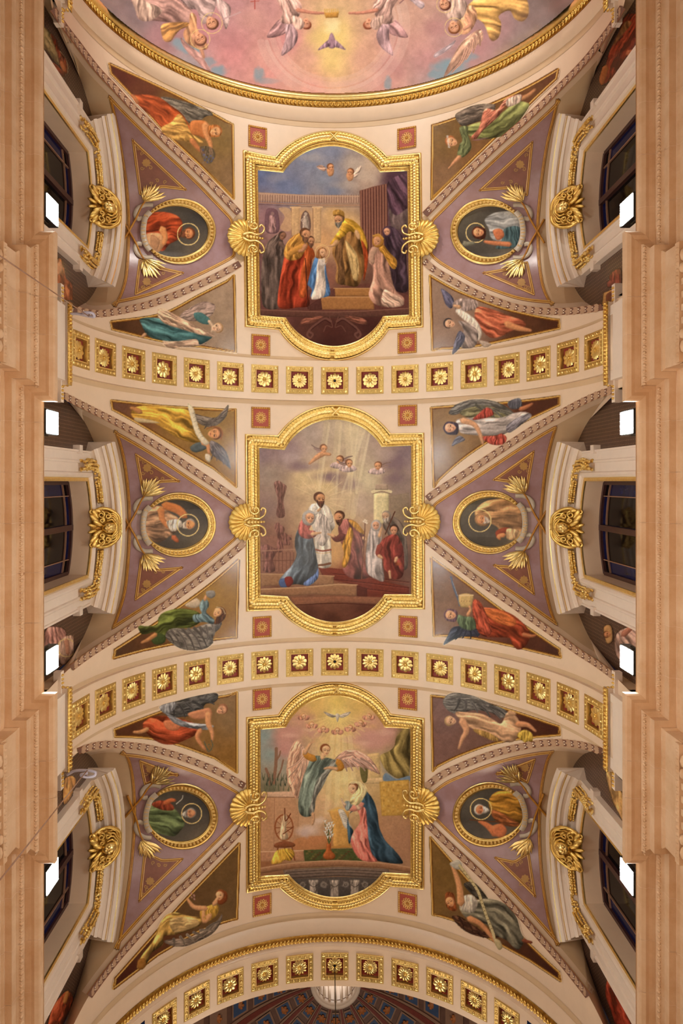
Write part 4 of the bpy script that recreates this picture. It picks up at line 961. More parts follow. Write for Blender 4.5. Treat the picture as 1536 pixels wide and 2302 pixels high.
# ================================================================ far dome seen through the bottom arch
DC = np.array([14.0, 1796.0]); DR, DH, DZ = 560.0, 620.0, 1980.0
fd = thing('coffered_dome', 'dark ribbed dome with blue coffers beyond the bottom arch', 'dome', (DC[0], DC[1], DZ+DH)); struct(fd)
def dome_at(phi, r, out=0.0):
    """phi round the axis, r distance from the axis"""
    z = DZ+DH*np.sqrt(np.maximum(0, 1-(r/DR)**2)); return np.stack([DC[0]+r*np.sin(phi), DC[1]+r*np.cos(phi), z-out+0*phi], -1)
DOMEB = mat('dome_ground', (112,82,70), .6, var=.2, scale=4); DOMER = mat('dome_rib_paint', (150,118,98), .6, var=.15, scale=4); DBLUE = mat('dome_blue', (58,84,124), .6, var=.2, scale=4); DRED = mat('dome_red', (120,52,40), .6, var=.2); DOR = mat('dome_rosette', (170,104,52), .6)
ph = np.linspace(0, 2*math.pi, 97); rr = np.linspace(70, DR-2, 22); V = np.stack([dome_at(ph, np.full(97, r)) for r in rr]); mk('dome_shell', V.reshape(-1, 3), gridf(*V.shape[:2]), DOMEB, fd)
for k in range(16):
    a = 2*math.pi*k/16+.196; r_ = np.linspace(92, 520, 18)
    for d0, d1, m, h in ((-.065, .065, DOMER, 6), (-.033, .033, DRED, 9)):
        V = np.stack([dome_at(np.full(18, a+d), r_, h if 0 < j < 3 else 0) for j, d in enumerate((d0, d0*.98, d1*.98, d1))]); mk('dome_rib', V.reshape(-1, 3), gridf(4, 18)[:, ::-1], m, fd, False)
    am = a+math.pi/16
    for j in range(6):
        r0, r1 = 108+j*66, 108+j*66+50; w = .115
        for (q0, q1, ww, m, h) in ((r0, r1, w, DOMER, 5), (r0+5, r1-5, w*.82, DBLUE, 6.5)):
            V = [dome_at(np.array([am-ww*1]), q0, h)[0], dome_at(np.array([am+ww]), q0, h)[0], dome_at(np.array([am+ww]), q1, h)[0], dome_at(np.array([am-ww]), q1, h)[0]]
            mk('dome_coffer', V, [(0, 1, 2, 3)], m, fd, False)
        mb = MB(); c = dome_at(np.array([am]), (r0+r1)/2, 8)[0]; mb.ell(c, (12, 12, 4), 8, 4)
        for q in range(6): mb.ell(c+np.array([11*math.cos(q*1.047), 11*math.sin(q*1.047), 0]), (6, 6, 3), 6, 4)
        mb.obj('dome_rosette', DOR, fd)
oc = MB(); q = np.linspace(0, 2*math.pi, 40, endpoint=False); zt = float(dome_at(np.array([0.]), np.array([70.]))[0][2])
V = [np.stack([DC[0]+r*np.sin(q), DC[1]+r*np.cos(q), z+0*q], 1) for r, z in ((92, zt-12), (90, zt-22), (82, zt-26), (74, zt-22), (72, zt-8), (70, zt+150))]; oc.add(np.vstack(V), gridf(6, 40, True)); oc.obj('oculus_ring', WHITE, fd)
oc = MB()
for k in range(20): a = 2*math.pi*k/20; oc.tube([(DC[0]+67*math.sin(a), DC[1]+67*math.cos(a), zt-4), (DC[0]+67*math.sin(a), DC[1]+67*math.cos(a), zt+150)], 5, 6)
oc.obj('lantern_colonnette', WHITE, fd); oc = MB(); oc.add([(DC[0]+75*math.sin(a), DC[1]+75*math.cos(a), zt+151) for a in q], [tuple(range(40))]); oc.obj('lantern_cap', TAUPE, fd, False)
lt = bpy.data.lights.new('lantern_lamp', 'POINT'); lt.energy = 14; lt.shadow_soft_size = .15; lt.color = (1, .95, .88); lo = bpy.data.objects.new('lantern_lamp', lt); lo.location = tow((DC[0], DC[1], zt+70)); COL.objects.link(lo)
for x in (-3.2, 3.2):  # pair of unseen fill lights, added to lift the far dome
    l2 = bpy.data.lights.new('crossing_fill_light', 'POINT'); l2.energy = 900; l2.shadow_soft_size = .3; l2.color = (1, .8, .6); o2 = bpy.data.objects.new('crossing_fill_light', l2); o2.location = (x, DC[1]/100, 15.0); COL.objects.link(o2)
# ================================================================ painter: pictures composed of brushed shapes, laid as vertex colour on fine meshes
def blur(M, r):
    r = max(1, int(round(r)))
    for _ in range(2):
        for ax in (0, 1):
            P = np.pad(M, [(r+1, r) if a == ax else (0, 0) for a in range(M.ndim)], mode='edge'); c = np.cumsum(P, axis=ax, dtype=np.float64)
            n = M.shape[ax]; hi = np.take(c, range(2*r+1, 2*r+1+n), axis=ax); lo = np.take(c, range(0, n), axis=ax); M = ((hi-lo)/(2*r+1))
    return M.astype(np.float32)
def vnoise(h, w, cell, rng):
    gh, gw = int(h/cell)+3, int(w/cell)+3; g = rng.random((gh, gw)); y = np.arange(h)/cell; x = np.arange(w)/cell
    yi, xi = y.astype(int), x.astype(int); fy, fx = (y-yi)[:, None], (x-xi)[None]; fy = fy*fy*(3-2*fy); fx = fx*fx*(3-2*fx)
    a = g[yi][:, xi]; b = g[yi][:, xi+1]; c = g[yi+1][:, xi]; d = g[yi+1][:, xi+1]
    return (a*(1-fx)+b*fx)*(1-fy)+(c*(1-fx)+d*fx)*fy
def lat(u, v, rng):
    """smooth noise at any coordinates, -1..1"""
    g = rng.random((64, 64))*2-1; ui, vi = np.floor(u).astype(int), np.floor(v).astype(int); fu, fv = u-ui, v-vi; fu = fu*fu*(3-2*fu); fv = fv*fv*(3-2*fv)
    G = lambda a, b: g[a % 64, b % 64]
    return ((G(ui, vi)*(1-fu)+G(ui+1, vi)*fu)*(1-fv)+(G(ui, vi+1)*(1-fu)+G(ui+1, vi+1)*fu)*fv)
class Cv:
    """canvas over a rectangle of the photograph; o, k: the crop in whose coordinates shapes are given"""
    def __init__(s, box, o, k, base=(150,120,90), res=2.0, seed=1):
        s.x0, s.y0, s.x1, s.y1 = box; s.o = np.array(o, float); s.k = k; s.r = res; s.w = int((s.x1-s.x0)*res); s.h = int((s.y1-s.y0)*res)
        s.C = np.zeros((s.h, s.w, 3), np.float32)+np.array(base, np.float32); s.A = np.zeros((s.h, s.w), np.float32); s.rng = np.random.default_rng(seed); s.last = None; s.u = res/k
    def loc(s, t):
        P = P2(t) if isinstance(t, str) else np.asarray(t, float); return ((P/s.k+s.o)-np.array([s.x0, s.y0]))*s.r
    def bg(s, spots, p=2.6):
        """soft colour field through the spots 'x,y r,g,b; ...'"""
        Q = [w.split() for w in spots.split(';')]; pos = s.loc(np.array([[float(v) for v in q[0].split(',')] for q in Q])); col = np.array([[float(v) for v in q[1].split(',')] for q in Q])
        yy, xx = np.mgrid[0:s.h:4, 0:s.w:4]; W_ = 0; acc = 0
        for q, c in zip(pos, col): w = 1/(((xx-q[0])**2+(yy-q[1])**2)+200.)**(p/2); acc = acc+w[..., None]*c; W_ = W_+w
        f = (acc/W_[..., None]).astype(np.float32); f = np.repeat(np.repeat(f, 4, 0), 4, 1)[:s.h, :s.w]; s.C[:] = blur(f, 4)
        n = vnoise(s.h, s.w, 26, s.rng)*.6+vnoise(s.h, s.w, 9, s.rng)*.4; s.C *= (1+.16*(n-.5))[..., None]
    def mask(s, L):
        """antialiased polygon mask and its window"""
        lo = np.floor(L.min(0)).astype(int)-8; hi = np.ceil(L.max(0)).astype(int)+9; lo = np.maximum(lo, 0); hi = np.minimum(hi, [s.w, s.h])
        if hi[0] <= lo[0] or hi[1] <= lo[1]: return None, None
        W_, H_ = hi-lo; M = np.zeros((H_, W_), bool); x = np.arange(W_)+.5
        n = len(L)
        for i in range(n):
            (ax, ay), (bx, by) = L[i]-lo, L[(i+1) % n]-lo
            if ay == by: continue
            a, b = (ay, by) if ay < by else (by, ay); r0, r1 = max(0, math.ceil(a-.5)), min(H_, math.ceil(b-.5))
            if r1 <= r0: continue
            yr = np.arange(r0, r1)+.5; xi = ax+(yr-ay)*(bx-ax)/(by-ay); M[r0:r1] ^= x[None] < xi[:, None]
        M = blur(M.astype(np.float32), 1); return M, (slice(lo[1], hi[1]), slice(lo[0], hi[0]))
    def put(s, M, w, col, a=1.0, fig=False):
        M3 = (M*a)[..., None]; s.C[w] = s.C[w]*(1-M3)+col*M3
        if fig: s.A[w] = np.maximum(s.A[w], M)
    def poly(s, t, col, sm=1, sh=.3, ax=None, fold=0.0, wl=26, edge=.35, a=1, soft=0, fig=1, tex=.06):
        L = s.loc(t)
        if sm: L = spline(L, True, 5)
        M, w = s.mask(L)
        if M is None: return
        if soft: M = blur(M, soft*s.u)
        m = np.ones(M.shape, np.float32); hl = np.zeros(M.shape, np.float32)
        if sh:
            rr = max(2, min(M.shape)*.10); b = blur(M, min(rr, 14)); gy, gx = np.gradient(b); g = (gx*.55+gy*.75)*rr*.9; g = np.clip(g, -1, 1); m *= 1+sh*g*1.3; hl += np.clip(g, 0, 1)*sh*26
        if fold:
            A_ = s.loc(ax) if ax else np.array([L.mean(0)-[0, 60], L.mean(0)+[0, 60]]); A_ = spline(A_, k=3) if len(A_) > 2 else A_
            lo = np.array([w[1].start, w[0].start]); yy, xx = np.mgrid[0:M.shape[0], 0:M.shape[1]]; best = np.full(M.shape, 1e9, np.float32); U = np.zeros(M.shape, np.float32); V = np.zeros(M.shape, np.float32); acc = 0
            for i in range(len(A_)-1):
                p, q = A_[i]-lo, A_[i+1]-lo; d = q-p; ln = np.hypot(*d)+1e-6; d = d/ln; tx = (xx-p[0])*d[0]+(yy-p[1])*d[1]; tc = np.clip(tx, 0 if i else -1e3, ln if i < len(A_)-2 else 1e3)
                ex, ey = xx-p[0]-tc*d[0], yy-p[1]-tc*d[1]; D = np.hypot(ex, ey); sg = np.sign(ex*-d[1]+ey*d[0]); k = D < best; best[k] = D[k]; U[k] = (D*sg)[k]; V[k] = (acc+tc)[k]; acc += ln
            wl_ = wl*s.u; fan = .55+.45*np.clip(V/max(acc, 1), 0, 1.2); U = U/fan; Wp = vnoise(*M.shape, max(5, wl_*1.1), s.rng)-.5; U = U+Wp*wl_*.75; V = V+vnoise(*M.shape, max(5, wl_*.9), s.rng)*wl_
            n = lat(U/(wl_*.55), V/(wl_*2.6), s.rng)*1.15+lat(U/(wl_*.26), V/(wl_*1.7), s.rng)*.6; n = np.clip(n, -1.1, 1.1); m *= 1+fold*1.15*n; hl += np.clip(n, 0, 1)*fold*18
        if tex: m *= 1+tex*2*(vnoise(*M.shape, 7, s.rng)-.5)
        if edge: e = np.clip(M-blur(M, 1.6), 0, 1)*2; m *= 1-edge*e
        c = np.array(col, np.float32)*m[..., None]+hl[..., None]*np.array([1, .9, .72]); s.put(M, w, np.clip(c, 4, 255), a, fig); s.last = (M, w)
    def blob(s, x, y, rx, ry, col, a=1, rot=0, hard=.15):
        c = s.loc(f'{x},{y}')[0]; rx *= s.u; ry *= s.u; R_ = max(rx, ry)*1.5; lo = np.maximum(0, (c-R_).astype(int)); hi = np.minimum([s.w, s.h], (c+R_).astype(int)+1)
        if hi[0] <= lo[0] or hi[1] <= lo[1]: return
        yy, xx = np.mgrid[lo[1]:hi[1], lo[0]:hi[0]]; q = math.radians(rot); dx, dy = xx-c[0], yy-c[1]; u = (dx*math.cos(q)+dy*math.sin(q))/rx; v = (-dx*math.sin(q)+dy*math.cos(q))/ry
        d = np.hypot(u, v); n = vnoise(*d.shape, max(4, R_*.25), s.rng)-.5; M = np.clip((1.1-d+.5*n)/(1.1-hard), 0, 1); M = (M*M*(3-2*M)).astype(np.float32)
        s.put(M, (slice(lo[1], hi[1]), slice(lo[0], hi[0])), np.array(col, np.float32), a)
    def line(s, t, w, col, a=1, sm=1, clip=False, fig=0, w1=None):
        L = s.loc(t)
        if sm and len(L) > 2: L = spline(L, False, 5)
        w0 = w*s.u/2; w1 = w0 if w1 is None else w1*s.u/2; lo = np.maximum(0, np.floor(L.min(0)-w0-3).astype(int)); hi = np.minimum([s.w, s.h], np.ceil(L.max(0)+w0+4).astype(int))
        if hi[0] <= lo[0] or hi[1] <= lo[1]: return
        yy, xx = np.mgrid[lo[1]:hi[1], lo[0]:hi[0]]; M = np.zeros(xx.shape, np.float32); n = len(L)-1
        for i in range(n):
            p, q = L[i], L[i+1]; d = q-p; l2 = d@d+1e-6; t_ = np.clip(((xx-p[0])*d[0]+(yy-p[1])*d[1])/l2, 0, 1); D = np.hypot(xx-p[0]-t_*d[0], yy-p[1]-t_*d[1])
            ww = w0+(w1-w0)*(i+t_)/n; M = np.maximum(M, np.clip(ww-D+.5, 0, 1))
        s.put(M, (slice(lo[1], hi[1]), slice(lo[0], hi[0])), np.array(col, np.float32), a, fig)
    def limb(s, t, col, sh=.4, edge=.4):
        """tapering limb 'x,y,r x,y,r ...'"""
        Q = P2(t); P = spline(Q, False, 5) if len(Q) > 2 else resamp(Q, max(2, np.linalg.norm(Q[1]-Q[0])/6)); T = np.gradient(P[:, :2], axis=0); T /= np.linalg.norm(T, axis=1)[:, None]+1e-9; S = np.stack([-T[:, 1], T[:, 0]], 1); r = P[:, 2:3]
        e = [P[-1, :2]+T[-1]*r[-1]]; b = [P[0, :2]-T[0]*r[0]]; s.poly(np.vstack([P[:, :2]+S*r, e, (P[:, :2]-S*r)[::-1], b]), col, 0, sh, edge=edge)
    def head(s, x, y, r, rot=0, fx=0.0, skin=(226,174,132), hair=(92,58,38), beard=None, halo=0, long=0, bald=0, hood=None):
        """head with its crown towards rot (degrees clockwise from up), turned by fx"""
        skin = tuple(min(255, v*1.08) for v in skin); q = math.radians(rot); U = np.array([math.cos(q), math.sin(q)]); D = np.array([-math.sin(q), math.cos(q)]); c = np.array([x, y], float)
        pt = lambda a, b: c+U*a*r+D*b*r
        ring = lambda a, b, ra, rb, n=14: np.array([pt(a+ra*math.cos(v), b+rb*math.sin(v)) for v in np.linspace(0, 2*math.pi, n, endpoint=False)])
        if halo: h = ring(0, -.1, halo, halo, 40); s.line(np.vstack([h, h[:1]]), r*.10, (236,206,130), .9, 0)
        dk = tuple(v*.62 for v in hair)
        if hood: s.poly(ring(-fx*.1, .05, 1.25, 1.4), hood, 1, .35, edge=.5)
        elif long: s.poly([pt(-1.0, -.6), pt(0, -1.2), pt(1.0, -.6), pt(1.1-fx*.4, .5), pt(.9-fx*.7, .8+long), pt(-fx*.8, 1.0+long), pt(-.9-fx*.7, .8+long), pt(-1.1-fx*.4, .5)], hair, 1, .3, ax=None, fold=.2, wl=r*.5)
        else: s.poly(ring(-fx*.16, -.30, .98, .92), hair, 1, .35)
        s.poly([pt(-.72+fx*.18, -.45), pt(-.3+fx*.2, -.85 if not bald else -1.05), pt(.3+fx*.2, -.85 if not bald else -1.05), pt(.72+fx*.18, -.45), pt(.74+fx*.15, .1), pt(.52+fx*.22, .66), pt(.12+fx*.3, 1.0), pt(-.12+fx*.3, 1.0), pt(-.52+fx*.22, .66), pt(-.74+fx*.15, .1)], skin, 1, .3, edge=.22)
        sd = tuple(v*.5 for v in skin); md = tuple(v*.74 for v in skin)
        s.line(np.array([pt(-fx*.5-.45*np.sign(fx or 1)+fx*.18, -.3), pt(-.5*np.sign(fx or 1)+fx*.15, .5)]), r*.34, md, .4)
        for e in (-1, 1):
            if abs(fx) > .75 and e*fx > 0: continue
            ex = e*.34+fx*.34; s.line(np.array([pt(ex-.16, -.03), pt(ex, .02), pt(ex+.16, -.03)]), r*.13, (70,42,32), .85); s.line(np.array([pt(ex-.2, -.24), pt(ex, -.3), pt(ex+.2, -.24)]), r*.08, sd, .7); s.line(np.array([pt(ex-.14, .15), pt(ex+.14, .15)]), r*.09, md, .6)
        s.line(np.array([pt(fx*.42, -.15), pt(fx*.66+.05, .28), pt(fx*.45, .36)]), r*.09, sd, .65); s.line(np.array([pt(fx*.40-.1, -.1), pt(fx*.5, .25)]), r*.12, tuple(min(255, v*1.12) for v in skin), .7)
        if beard: s.poly([pt(-.66+fx*.2, .2), pt(-.3+fx*.3, .42), pt(fx*.42, .40), pt(.3+fx*.3, .42), pt(.66+fx*.2, .2), pt(.56+fx*.3, .85), pt(.1+fx*.5, 1.5), pt(-.1+fx*.45, 1.5), pt(-.56+fx*.3, .9)], beard, 1, .3, fold=.25, ax=None, wl=r*.4)
        s.line(np.array([pt(fx*.4-.17, .58), pt(fx*.42, .62), pt(fx*.4+.17, .58)]), r*.11, (150,70,56), .8)
    def wing(s, t, ax, col, n=9, fold=.24):
        s.poly(t, col, 1, .35, ax=ax, fold=fold, wl=22, edge=.6); L = s.last
    def feathers(s, root, tips, w, col):
        """long feathers from a root line to tips"""
        R_, T_ = P2(root), P2(tips)
        for i, tp in enumerate(T_):
            f = i/max(1, len(T_)-1)*(len(R_)-1); j = min(int(f), len(R_)-2); rt = R_[j]+(R_[j+1]-R_[j])*(f-j); m_ = (rt+tp)/2+np.array([(tp-rt)[1], -(tp-rt)[0]])*.08; g = .85+.3*((i*7) % 5)/5
            s.line(np.array([rt, m_, tp]), w, tuple(v*g for v in col), 1, 1, fig=1, w1=w*.35); s.line(np.array([rt, m_, tp]), w*.16, tuple(v*.55 for v in col), .7)
    def fr(s, t, c0=(214,156,60), wpx=7, sm=0):
        """painted gilt frame along a closed line of the photograph's pixels"""
        P = np.asarray(t, float); P = np.vstack([P, P[:1]]); k, o = s.k, s.o; s.k, s.o = 1, np.zeros(2); u = s.u; s.u = s.r
        for off, w, c, a in ((0, wpx, c0, 1), (-wpx*.42, 1.2, (104,62,24), .9), (wpx*.45, 1.4, (96,56,24), .9), (-wpx*.16, 1.6, (244,204,120), .85), (wpx*.2, 1.5, (160,98,34), .8)): s.line(offset(P, off) if off else P, w, c, a, 0, fig=1)
        s.k, s.o, s.u = k, o, u
    def sheen(s): pass
PGAIN = np.array([.90, .91, .90])
def lay(name, cv, surf, h, parent, region=None, use_mask=False, step=1.35, m=None, clip=None):
    """the canvas as a mesh on a surface"""
    nx = int((cv.x1-cv.x0)/step); ny = int((cv.y1-cv.y0)/step); gx = cv.x0+(np.arange(nx)+.5)*step; gy = cv.y0+(np.arange(ny)+.5)*step
    XX, YY = np.meshgrid(gx, gy); px = np.stack([XX.ravel(), YY.ravel()], 1); keep = np.zeros(len(px), bool)
    if region is not None: keep |= inside(region, px)
    C = blur(cv.C, 1)*.2+cv.C*.8; C = np.clip((C-118)*1.1+114, 3, 252)
    ix = np.clip(((px[:, 0]-cv.x0)*cv.r).astype(int), 0, cv.w-1); iy = np.clip(((px[:, 1]-cv.y0)*cv.r).astype(int), 0, cv.h-1)
    if use_mask: keep |= blur(cv.A, 1)[iy, ix] > .12
    K = keep.reshape(ny, nx); cell = K[:-1, :-1] | K[1:, :-1] | K[:-1, 1:] | K[1:, 1:]; j, i = np.nonzero(cell)
    F_ = np.stack([j*nx+i, j*nx+i+1, (j+1)*nx+i+1, (j+1)*nx+i], 1); used = np.unique(F_); rm = np.zeros(nx*ny, np.int64); rm[used] = np.arange(len(used)); F_ = rm[F_]
    P, Nn = surf(px[used]); cc = C[iy[used], ix[used]]; cc = cc*.85+.15*(cc@np.array([.3, .59, .11], np.float32))[:, None]; col = np.clip(s2l(cc)*PGAIN, .002, .93)
    if clip is not None:
        F_ = F_[clip(P)[F_].all(1)]; u2 = np.unique(F_); r2 = np.zeros(len(P), np.int64); r2[u2] = np.arange(len(u2)); F_ = r2[F_]; P, Nn, col = P[u2], Nn[u2], col[u2]
    a = (P[F_[0][1]]-P[F_[0][0]]); b = (P[F_[0][3]]-P[F_[0][0]])
    if np.dot(np.cross(a, b), Nn[F_[0][0]]) < 0: F_ = F_[:, ::-1]
    return mk(name, P+Nn*h, np.ascontiguousarray(F_), m or PAINT, parent, True, None, col)
SKIN = (222,168,124); PALE = (232,192,156)
# ---------------------------------------------------------------- top painting
def main_canvas(b, seed):
    I = INNER[b]; lo, hi = I.min(0)-5, I.max(0)+5; return Cv((int(lo[0]), int(lo[1]), int(hi[0])+1, int(hi[1])+1), [(500,260),(500,880),(500,1500)][b], 3.072, seed=seed)
def finish(b, c):
    I = INNER[b]; ctr = I.mean(0); R_ = ctr+(I-ctr)*1.02; lay('painted_canvas', c, barrel, .45, PICT[b], R_, step=1.02, m=PAINT)
c = main_canvas(0, 3)
c.bg("260,400 104,116,158;420,480 118,128,164;600,300 140,146,170;760,240 138,142,165;700,430 142,146,164;900,330 178,160,150;1020,350 206,176,150;1000,450 190,160,140;1180,430 88,56,70;1260,480 78,54,72;500,520 120,132,166;760,520 128,134,158;1220,700 98,70,82;1230,620 84,60,76;300,700 160,118,122;400,760 172,126,118;560,700 214,164,112;760,680 226,176,116;860,760 230,180,116;690,860 226,168,112;350,1000 128,88,88;300,1250 112,76,80;700,1120 150,96,78;900,1250 120,76,52;1150,1280 84,46,48;500,1300 110,64,60;760,1480 86,46,40;600,1440 92,54,46;1000,1440 80,44,40;760,1560 76,40,36")
for x, y, rx, ry, a in ((930,330,130,70,.5),(1010,420,120,60,.6),(640,290,120,40,.35),(860,480,140,40,.4),(360,430,120,40,.2)): c.blob(x, y, rx, ry, (206,184,164), a)
c.poly("250,530 600,548 950,552 950,612 600,608 250,590", (186,148,126), 0, .1, edge=.4)
for x in range(262, 946, 17): c.line(f"{x},548 {x},600", 6, (140,100,88), .75); c.line(f"{x+5},548 {x+5},600", 3, (214,180,150), .7)
c.line("250,536 600,552 950,556", 7, (208,168,136), .8); c.line("250,600 600,616 950,618", 8, (176,128,100), .9); c.line("250,612 600,628 950,630", 4, (110,74,66), .7)
for x, y1 in ((505,830),(655,880)): c.poly(f"{x-28},630 {x+28},630 {x+26},{y1} {x-26},{y1}", (212,168,120), 0, .25, edge=.25); c.line(f"{x-34},632 {x+34},632", 10, (224,182,134), .9, 0); c.line(f"{x-30},640 {x-28},{y1}", 4, (150,106,80), .7, 0)
c.poly("300,660 345,640 385,670 390,800 300,800", (128,92,100), 1, .2); c.poly("328,690 360,700 370,800 318,800 322,730", (158,118,116), 1, .4, fold=.25, wl=16); c.blob(345, 676, 13, 15, (160,122,118), .9, hard=.6)
c.poly("545,700 575,655 605,700 606,790 545,790", (126,98,88), 1, .1); c.poly("566,690 590,700 597,785 556,785 556,720", (188,164,146), 1, .4, fold=.2, wl=12); c.blob(575, 680, 11, 13, (196,172,152), .95, hard=.7); c.line("570,705 545,720 560,735", 7, (190,166,148), .9)
c.poly("390,640 470,650 475,790 400,780 430,700", (222,176,120), 1, 0, edge=0, a=.6)
c.poly("948,520 1040,490 1140,470 1145,860 1060,1010 960,1000", (126,80,68), 0, .1, edge=.3)
for i, x in enumerate(range(958, 1145, 19)): c.line(f"{x},{520-(x-950)*.25} {x+4},1000", 9, (164,112,90), .75, 0); c.line(f"{x+9},{520-(x-950)*.25} {x+13},1000", 5, (84,48,46), .7, 0)
c.poly("1140,470 1200,420 1290,430 1290,760 1200,690 1150,640", (92,64,78), 1, .3, ax="1160,450 1220,600 1290,700", fold=.3, wl=50)
c.poly("1150,640 1200,690 1290,640 1290,760 1180,780", (120,98,96), 1, .2, fold=.15, wl=40)
# steps, ledge and the scrolls in the lower lobe
c.poly("250,1210 700,1200 1000,1160 1290,1240 1290,1360 250,1360", (112,66,58), 0, 0, edge=0, a=.8)
c.poly("690,1250 1045,1250 1050,1340 600,1340", (168,112,64), 0, .15, edge=.5); c.line("680,1252 1048,1252", 9, (206,150,96), .8, 0); c.poly("600,1310 680,1255 690,1340 600,1345", (96,56,50), 0, .1)
c.poly("775,1192 1020,1192 1030,1248 780,1248", (172,116,64), 0, .15, edge=.5); c.line("770,1192 1022,1192", 8, (204,150,98), .8, 0); c.poly("720,1230 775,1195 780,1248 700,1250", (112,68,60), 0, .1)
c.poly("250,1340 800,1355 1300,1330 1300,1386 800,1396 250,1386", (104,66,56), 0, .2, edge=.4); c.line("250,1340 800,1354 1300,1330", 6, (148,102,82), .8)
for e in (-1, 1):
    X = lambda v: 770+e*v
    c.line(f"{X(20)},1420 {X(60)},1400 {X(110)},1430 {X(160)},1470 {X(185)},1510 {X(165)},1535 {X(145)},1510 {X(165)},1495", 14, (128,84,72), .7); c.line(f"{X(24)},1432 {X(64)},1412 {X(112)},1442 {X(156)},1478", 5, (62,32,30), .8)
    c.poly(f"{X(70)},1385 {X(200)},1400 {X(230)},1440 {X(150)},1430", (140,84,66), 1, .4, fold=.25, wl=18, ax=f"{X(70)},1390 {X(230)},1430")
c.line("740,1390 760,1460 720,1450 700,1490", 7, (120,78,66), .7); c.line("800,1390 780,1460 820,1450 850,1490", 7, (120,78,66), .7)
# bending man in grey, man in ochre and red
c.poly("395,822 345,845 300,890 280,960 270,1060 268,1180 285,1320 390,1325 400,1180 418,1020 425,900", (104,86,78), 1, .4, ax="370,840 320,960 330,1310", fold=.26, wl=40)
c.head(414, 832, 27, 25, .7, (150,104,80), (84,64,56), bald=1)
c.limb("400,880,16 440,930,13 450,985,10", (120,94,82))
c.poly("500,870 440,940 415,1040 395,1160 380,1300 420,1335 520,1325 600,1310 590,1200 610,1060 620,960 600,880", (170,62,38), 1, .45, ax="540,860 480,1060 450,1330", fold=.32, wl=46)
c.poly("560,840 600,880 640,960 610,1020 590,1160 575,1250 530,1240 545,1080 570,960", (196,92,44), 1, .4, ax="590,860 570,1060 560,1250", fold=.22, wl=30)
c.poly("540,812 480,840 440,890 425,960 460,1000 530,990 575,930 590,880", (192,132,58), 1, .45, ax="530,820 470,900 480,990", fold=.25, wl=30)
c.limb("560,900,24 500,930,22 460,955,20", (206,142,64)); c.limb("575,895,16 555,930,12 530,935,10", (200,138,100))
c.head(610, 868, 30, 10, .75, (186,130,92), (90,60,46), beard=(120,86,66)); c.head(572, 822, 38, 15, .85, (196,138,98), (110,72,48), beard=(140,100,74))
c.line("572,985 582,1150 592,1335", 6, (74,40,34), 1)
# the girl in blue
c.poly("665,965 640,985 620,1040 596,1130 590,1170 618,1200 610,1250 640,1262 735,1245 742,1190 722,1100 712,1020 700,985", (92,134,186), 1, .4, ax="650,980 620,1120 625,1250", fold=.24, wl=34)
c.poly("672,975 655,1030 648,1120 634,1200 612,1262 650,1268 705,1245 716,1170 706,1070 712,1000 695,975", (214,190,172), 1, .4, ax="680,980 672,1120 650,1265", fold=.2, wl=26)
c.limb("676,990,15 690,1030,13 718,1012,8", (220,200,186)); c.limb("715,1015,7 724,990,5", SKIN)
c.head(690, 945, 29, 0, .8, (220,166,124), (160,104,60), halo=1.7, long=.5)
# the priest
c.poly("830,780 790,850 762,910 762,960 790,1040 786,1150 860,1172 930,1180 965,1120 1000,1010 1006,900 970,800 900,760", (132,92,50), 1, .5, ax="860,780 850,960 870,1175", fold=.34, wl=54)
c.poly("850,860 890,900 930,960 945,1060 930,1140 900,1120 880,1020 860,940", (206,170,110), 1, .3, ax="870,870 920,1000 920,1140", fold=.2, wl=24, a=.85)
c.poly("836,712 900,722 960,775 985,830 1002,900 985,960 960,880 940,830 880,800 836,840 790,880 760,900 742,890 780,830 820,770", (206,152,48), 1, .5, ax="830,720 930,790 990,930", fold=.22, wl=34)
c.poly("960,860 1000,930 1005,1010 985,1120 975,1130 980,1000", (190,80,40), 1, .3, fold=.2, wl=20)
c.poly("800,880 840,840 830,960 846,1060 842,1160 800,1150 800,1040 775,960", (120,84,52), 1, .3, fold=.2, wl=26)
c.limb("790,870,16 765,895,12 735,900,8", (214,160,112)); c.line("735,898 722,905 715,916", 5, (220,170,124)); c.limb("925,800,14 938,830,15 945,850,8", (218,168,120))
c.head(806, 722, 36, -8, -.7, (200,142,98), (120,92,70), beard=(134,126,112)); c.poly("768,690 765,660 800,648 838,664 840,700 800,690", (186,136,62), 1, .4, fold=.15, wl=20)
c.line("768,690 806,684 842,700", 6, (120,76,36), .8)
# women on the right
c.poly("1150,765 1195,778 1240,830 1265,900 1275,1050 1280,1210 1190,1200 1150,1060 1130,930 1110,830 1118,785", (74,56,68), 1, .4, ax="1160,780 1220,950 1230,1200", fold=.3, wl=44)
c.head(1140, 800, 27, -10, -.6, (206,146,112), (70,50,60), hood=(92,66,84))
c.poly("1060,900 1020,935 1008,1000 1040,1050 1040,1130 1018,1200 1015,1250 1060,1305 1140,1322 1240,1300 1255,1260 1200,1210 1170,1120 1150,1010 1120,930", (172,124,104), 1, .45, ax="1070,910 1080,1100 1180,1310", fold=.28, wl=46)
c.poly("1120,1200 1180,1230 1240,1260 1250,1310 1150,1325 1100,1290", (206,164,140), 1, .35, fold=.25, wl=24, ax="1110,1220 1240,1300")
c.poly("1110,890 1150,940 1205,1000 1195,1060 1160,1040 1120,970 1080,920", (196,136,50), 1, .4, ax="1090,900 1200,1040", fold=.25, wl=20); c.limb("1050,920,22 1028,980,20 1040,1015,14", (196,150,124))
c.head(1074, 866, 32, 10, -.85, (200,140,100), (176,112,50), hood=(186,126,52)); c.line("1042,830 1080,820 1110,850", 12, (206,148,64), .9)
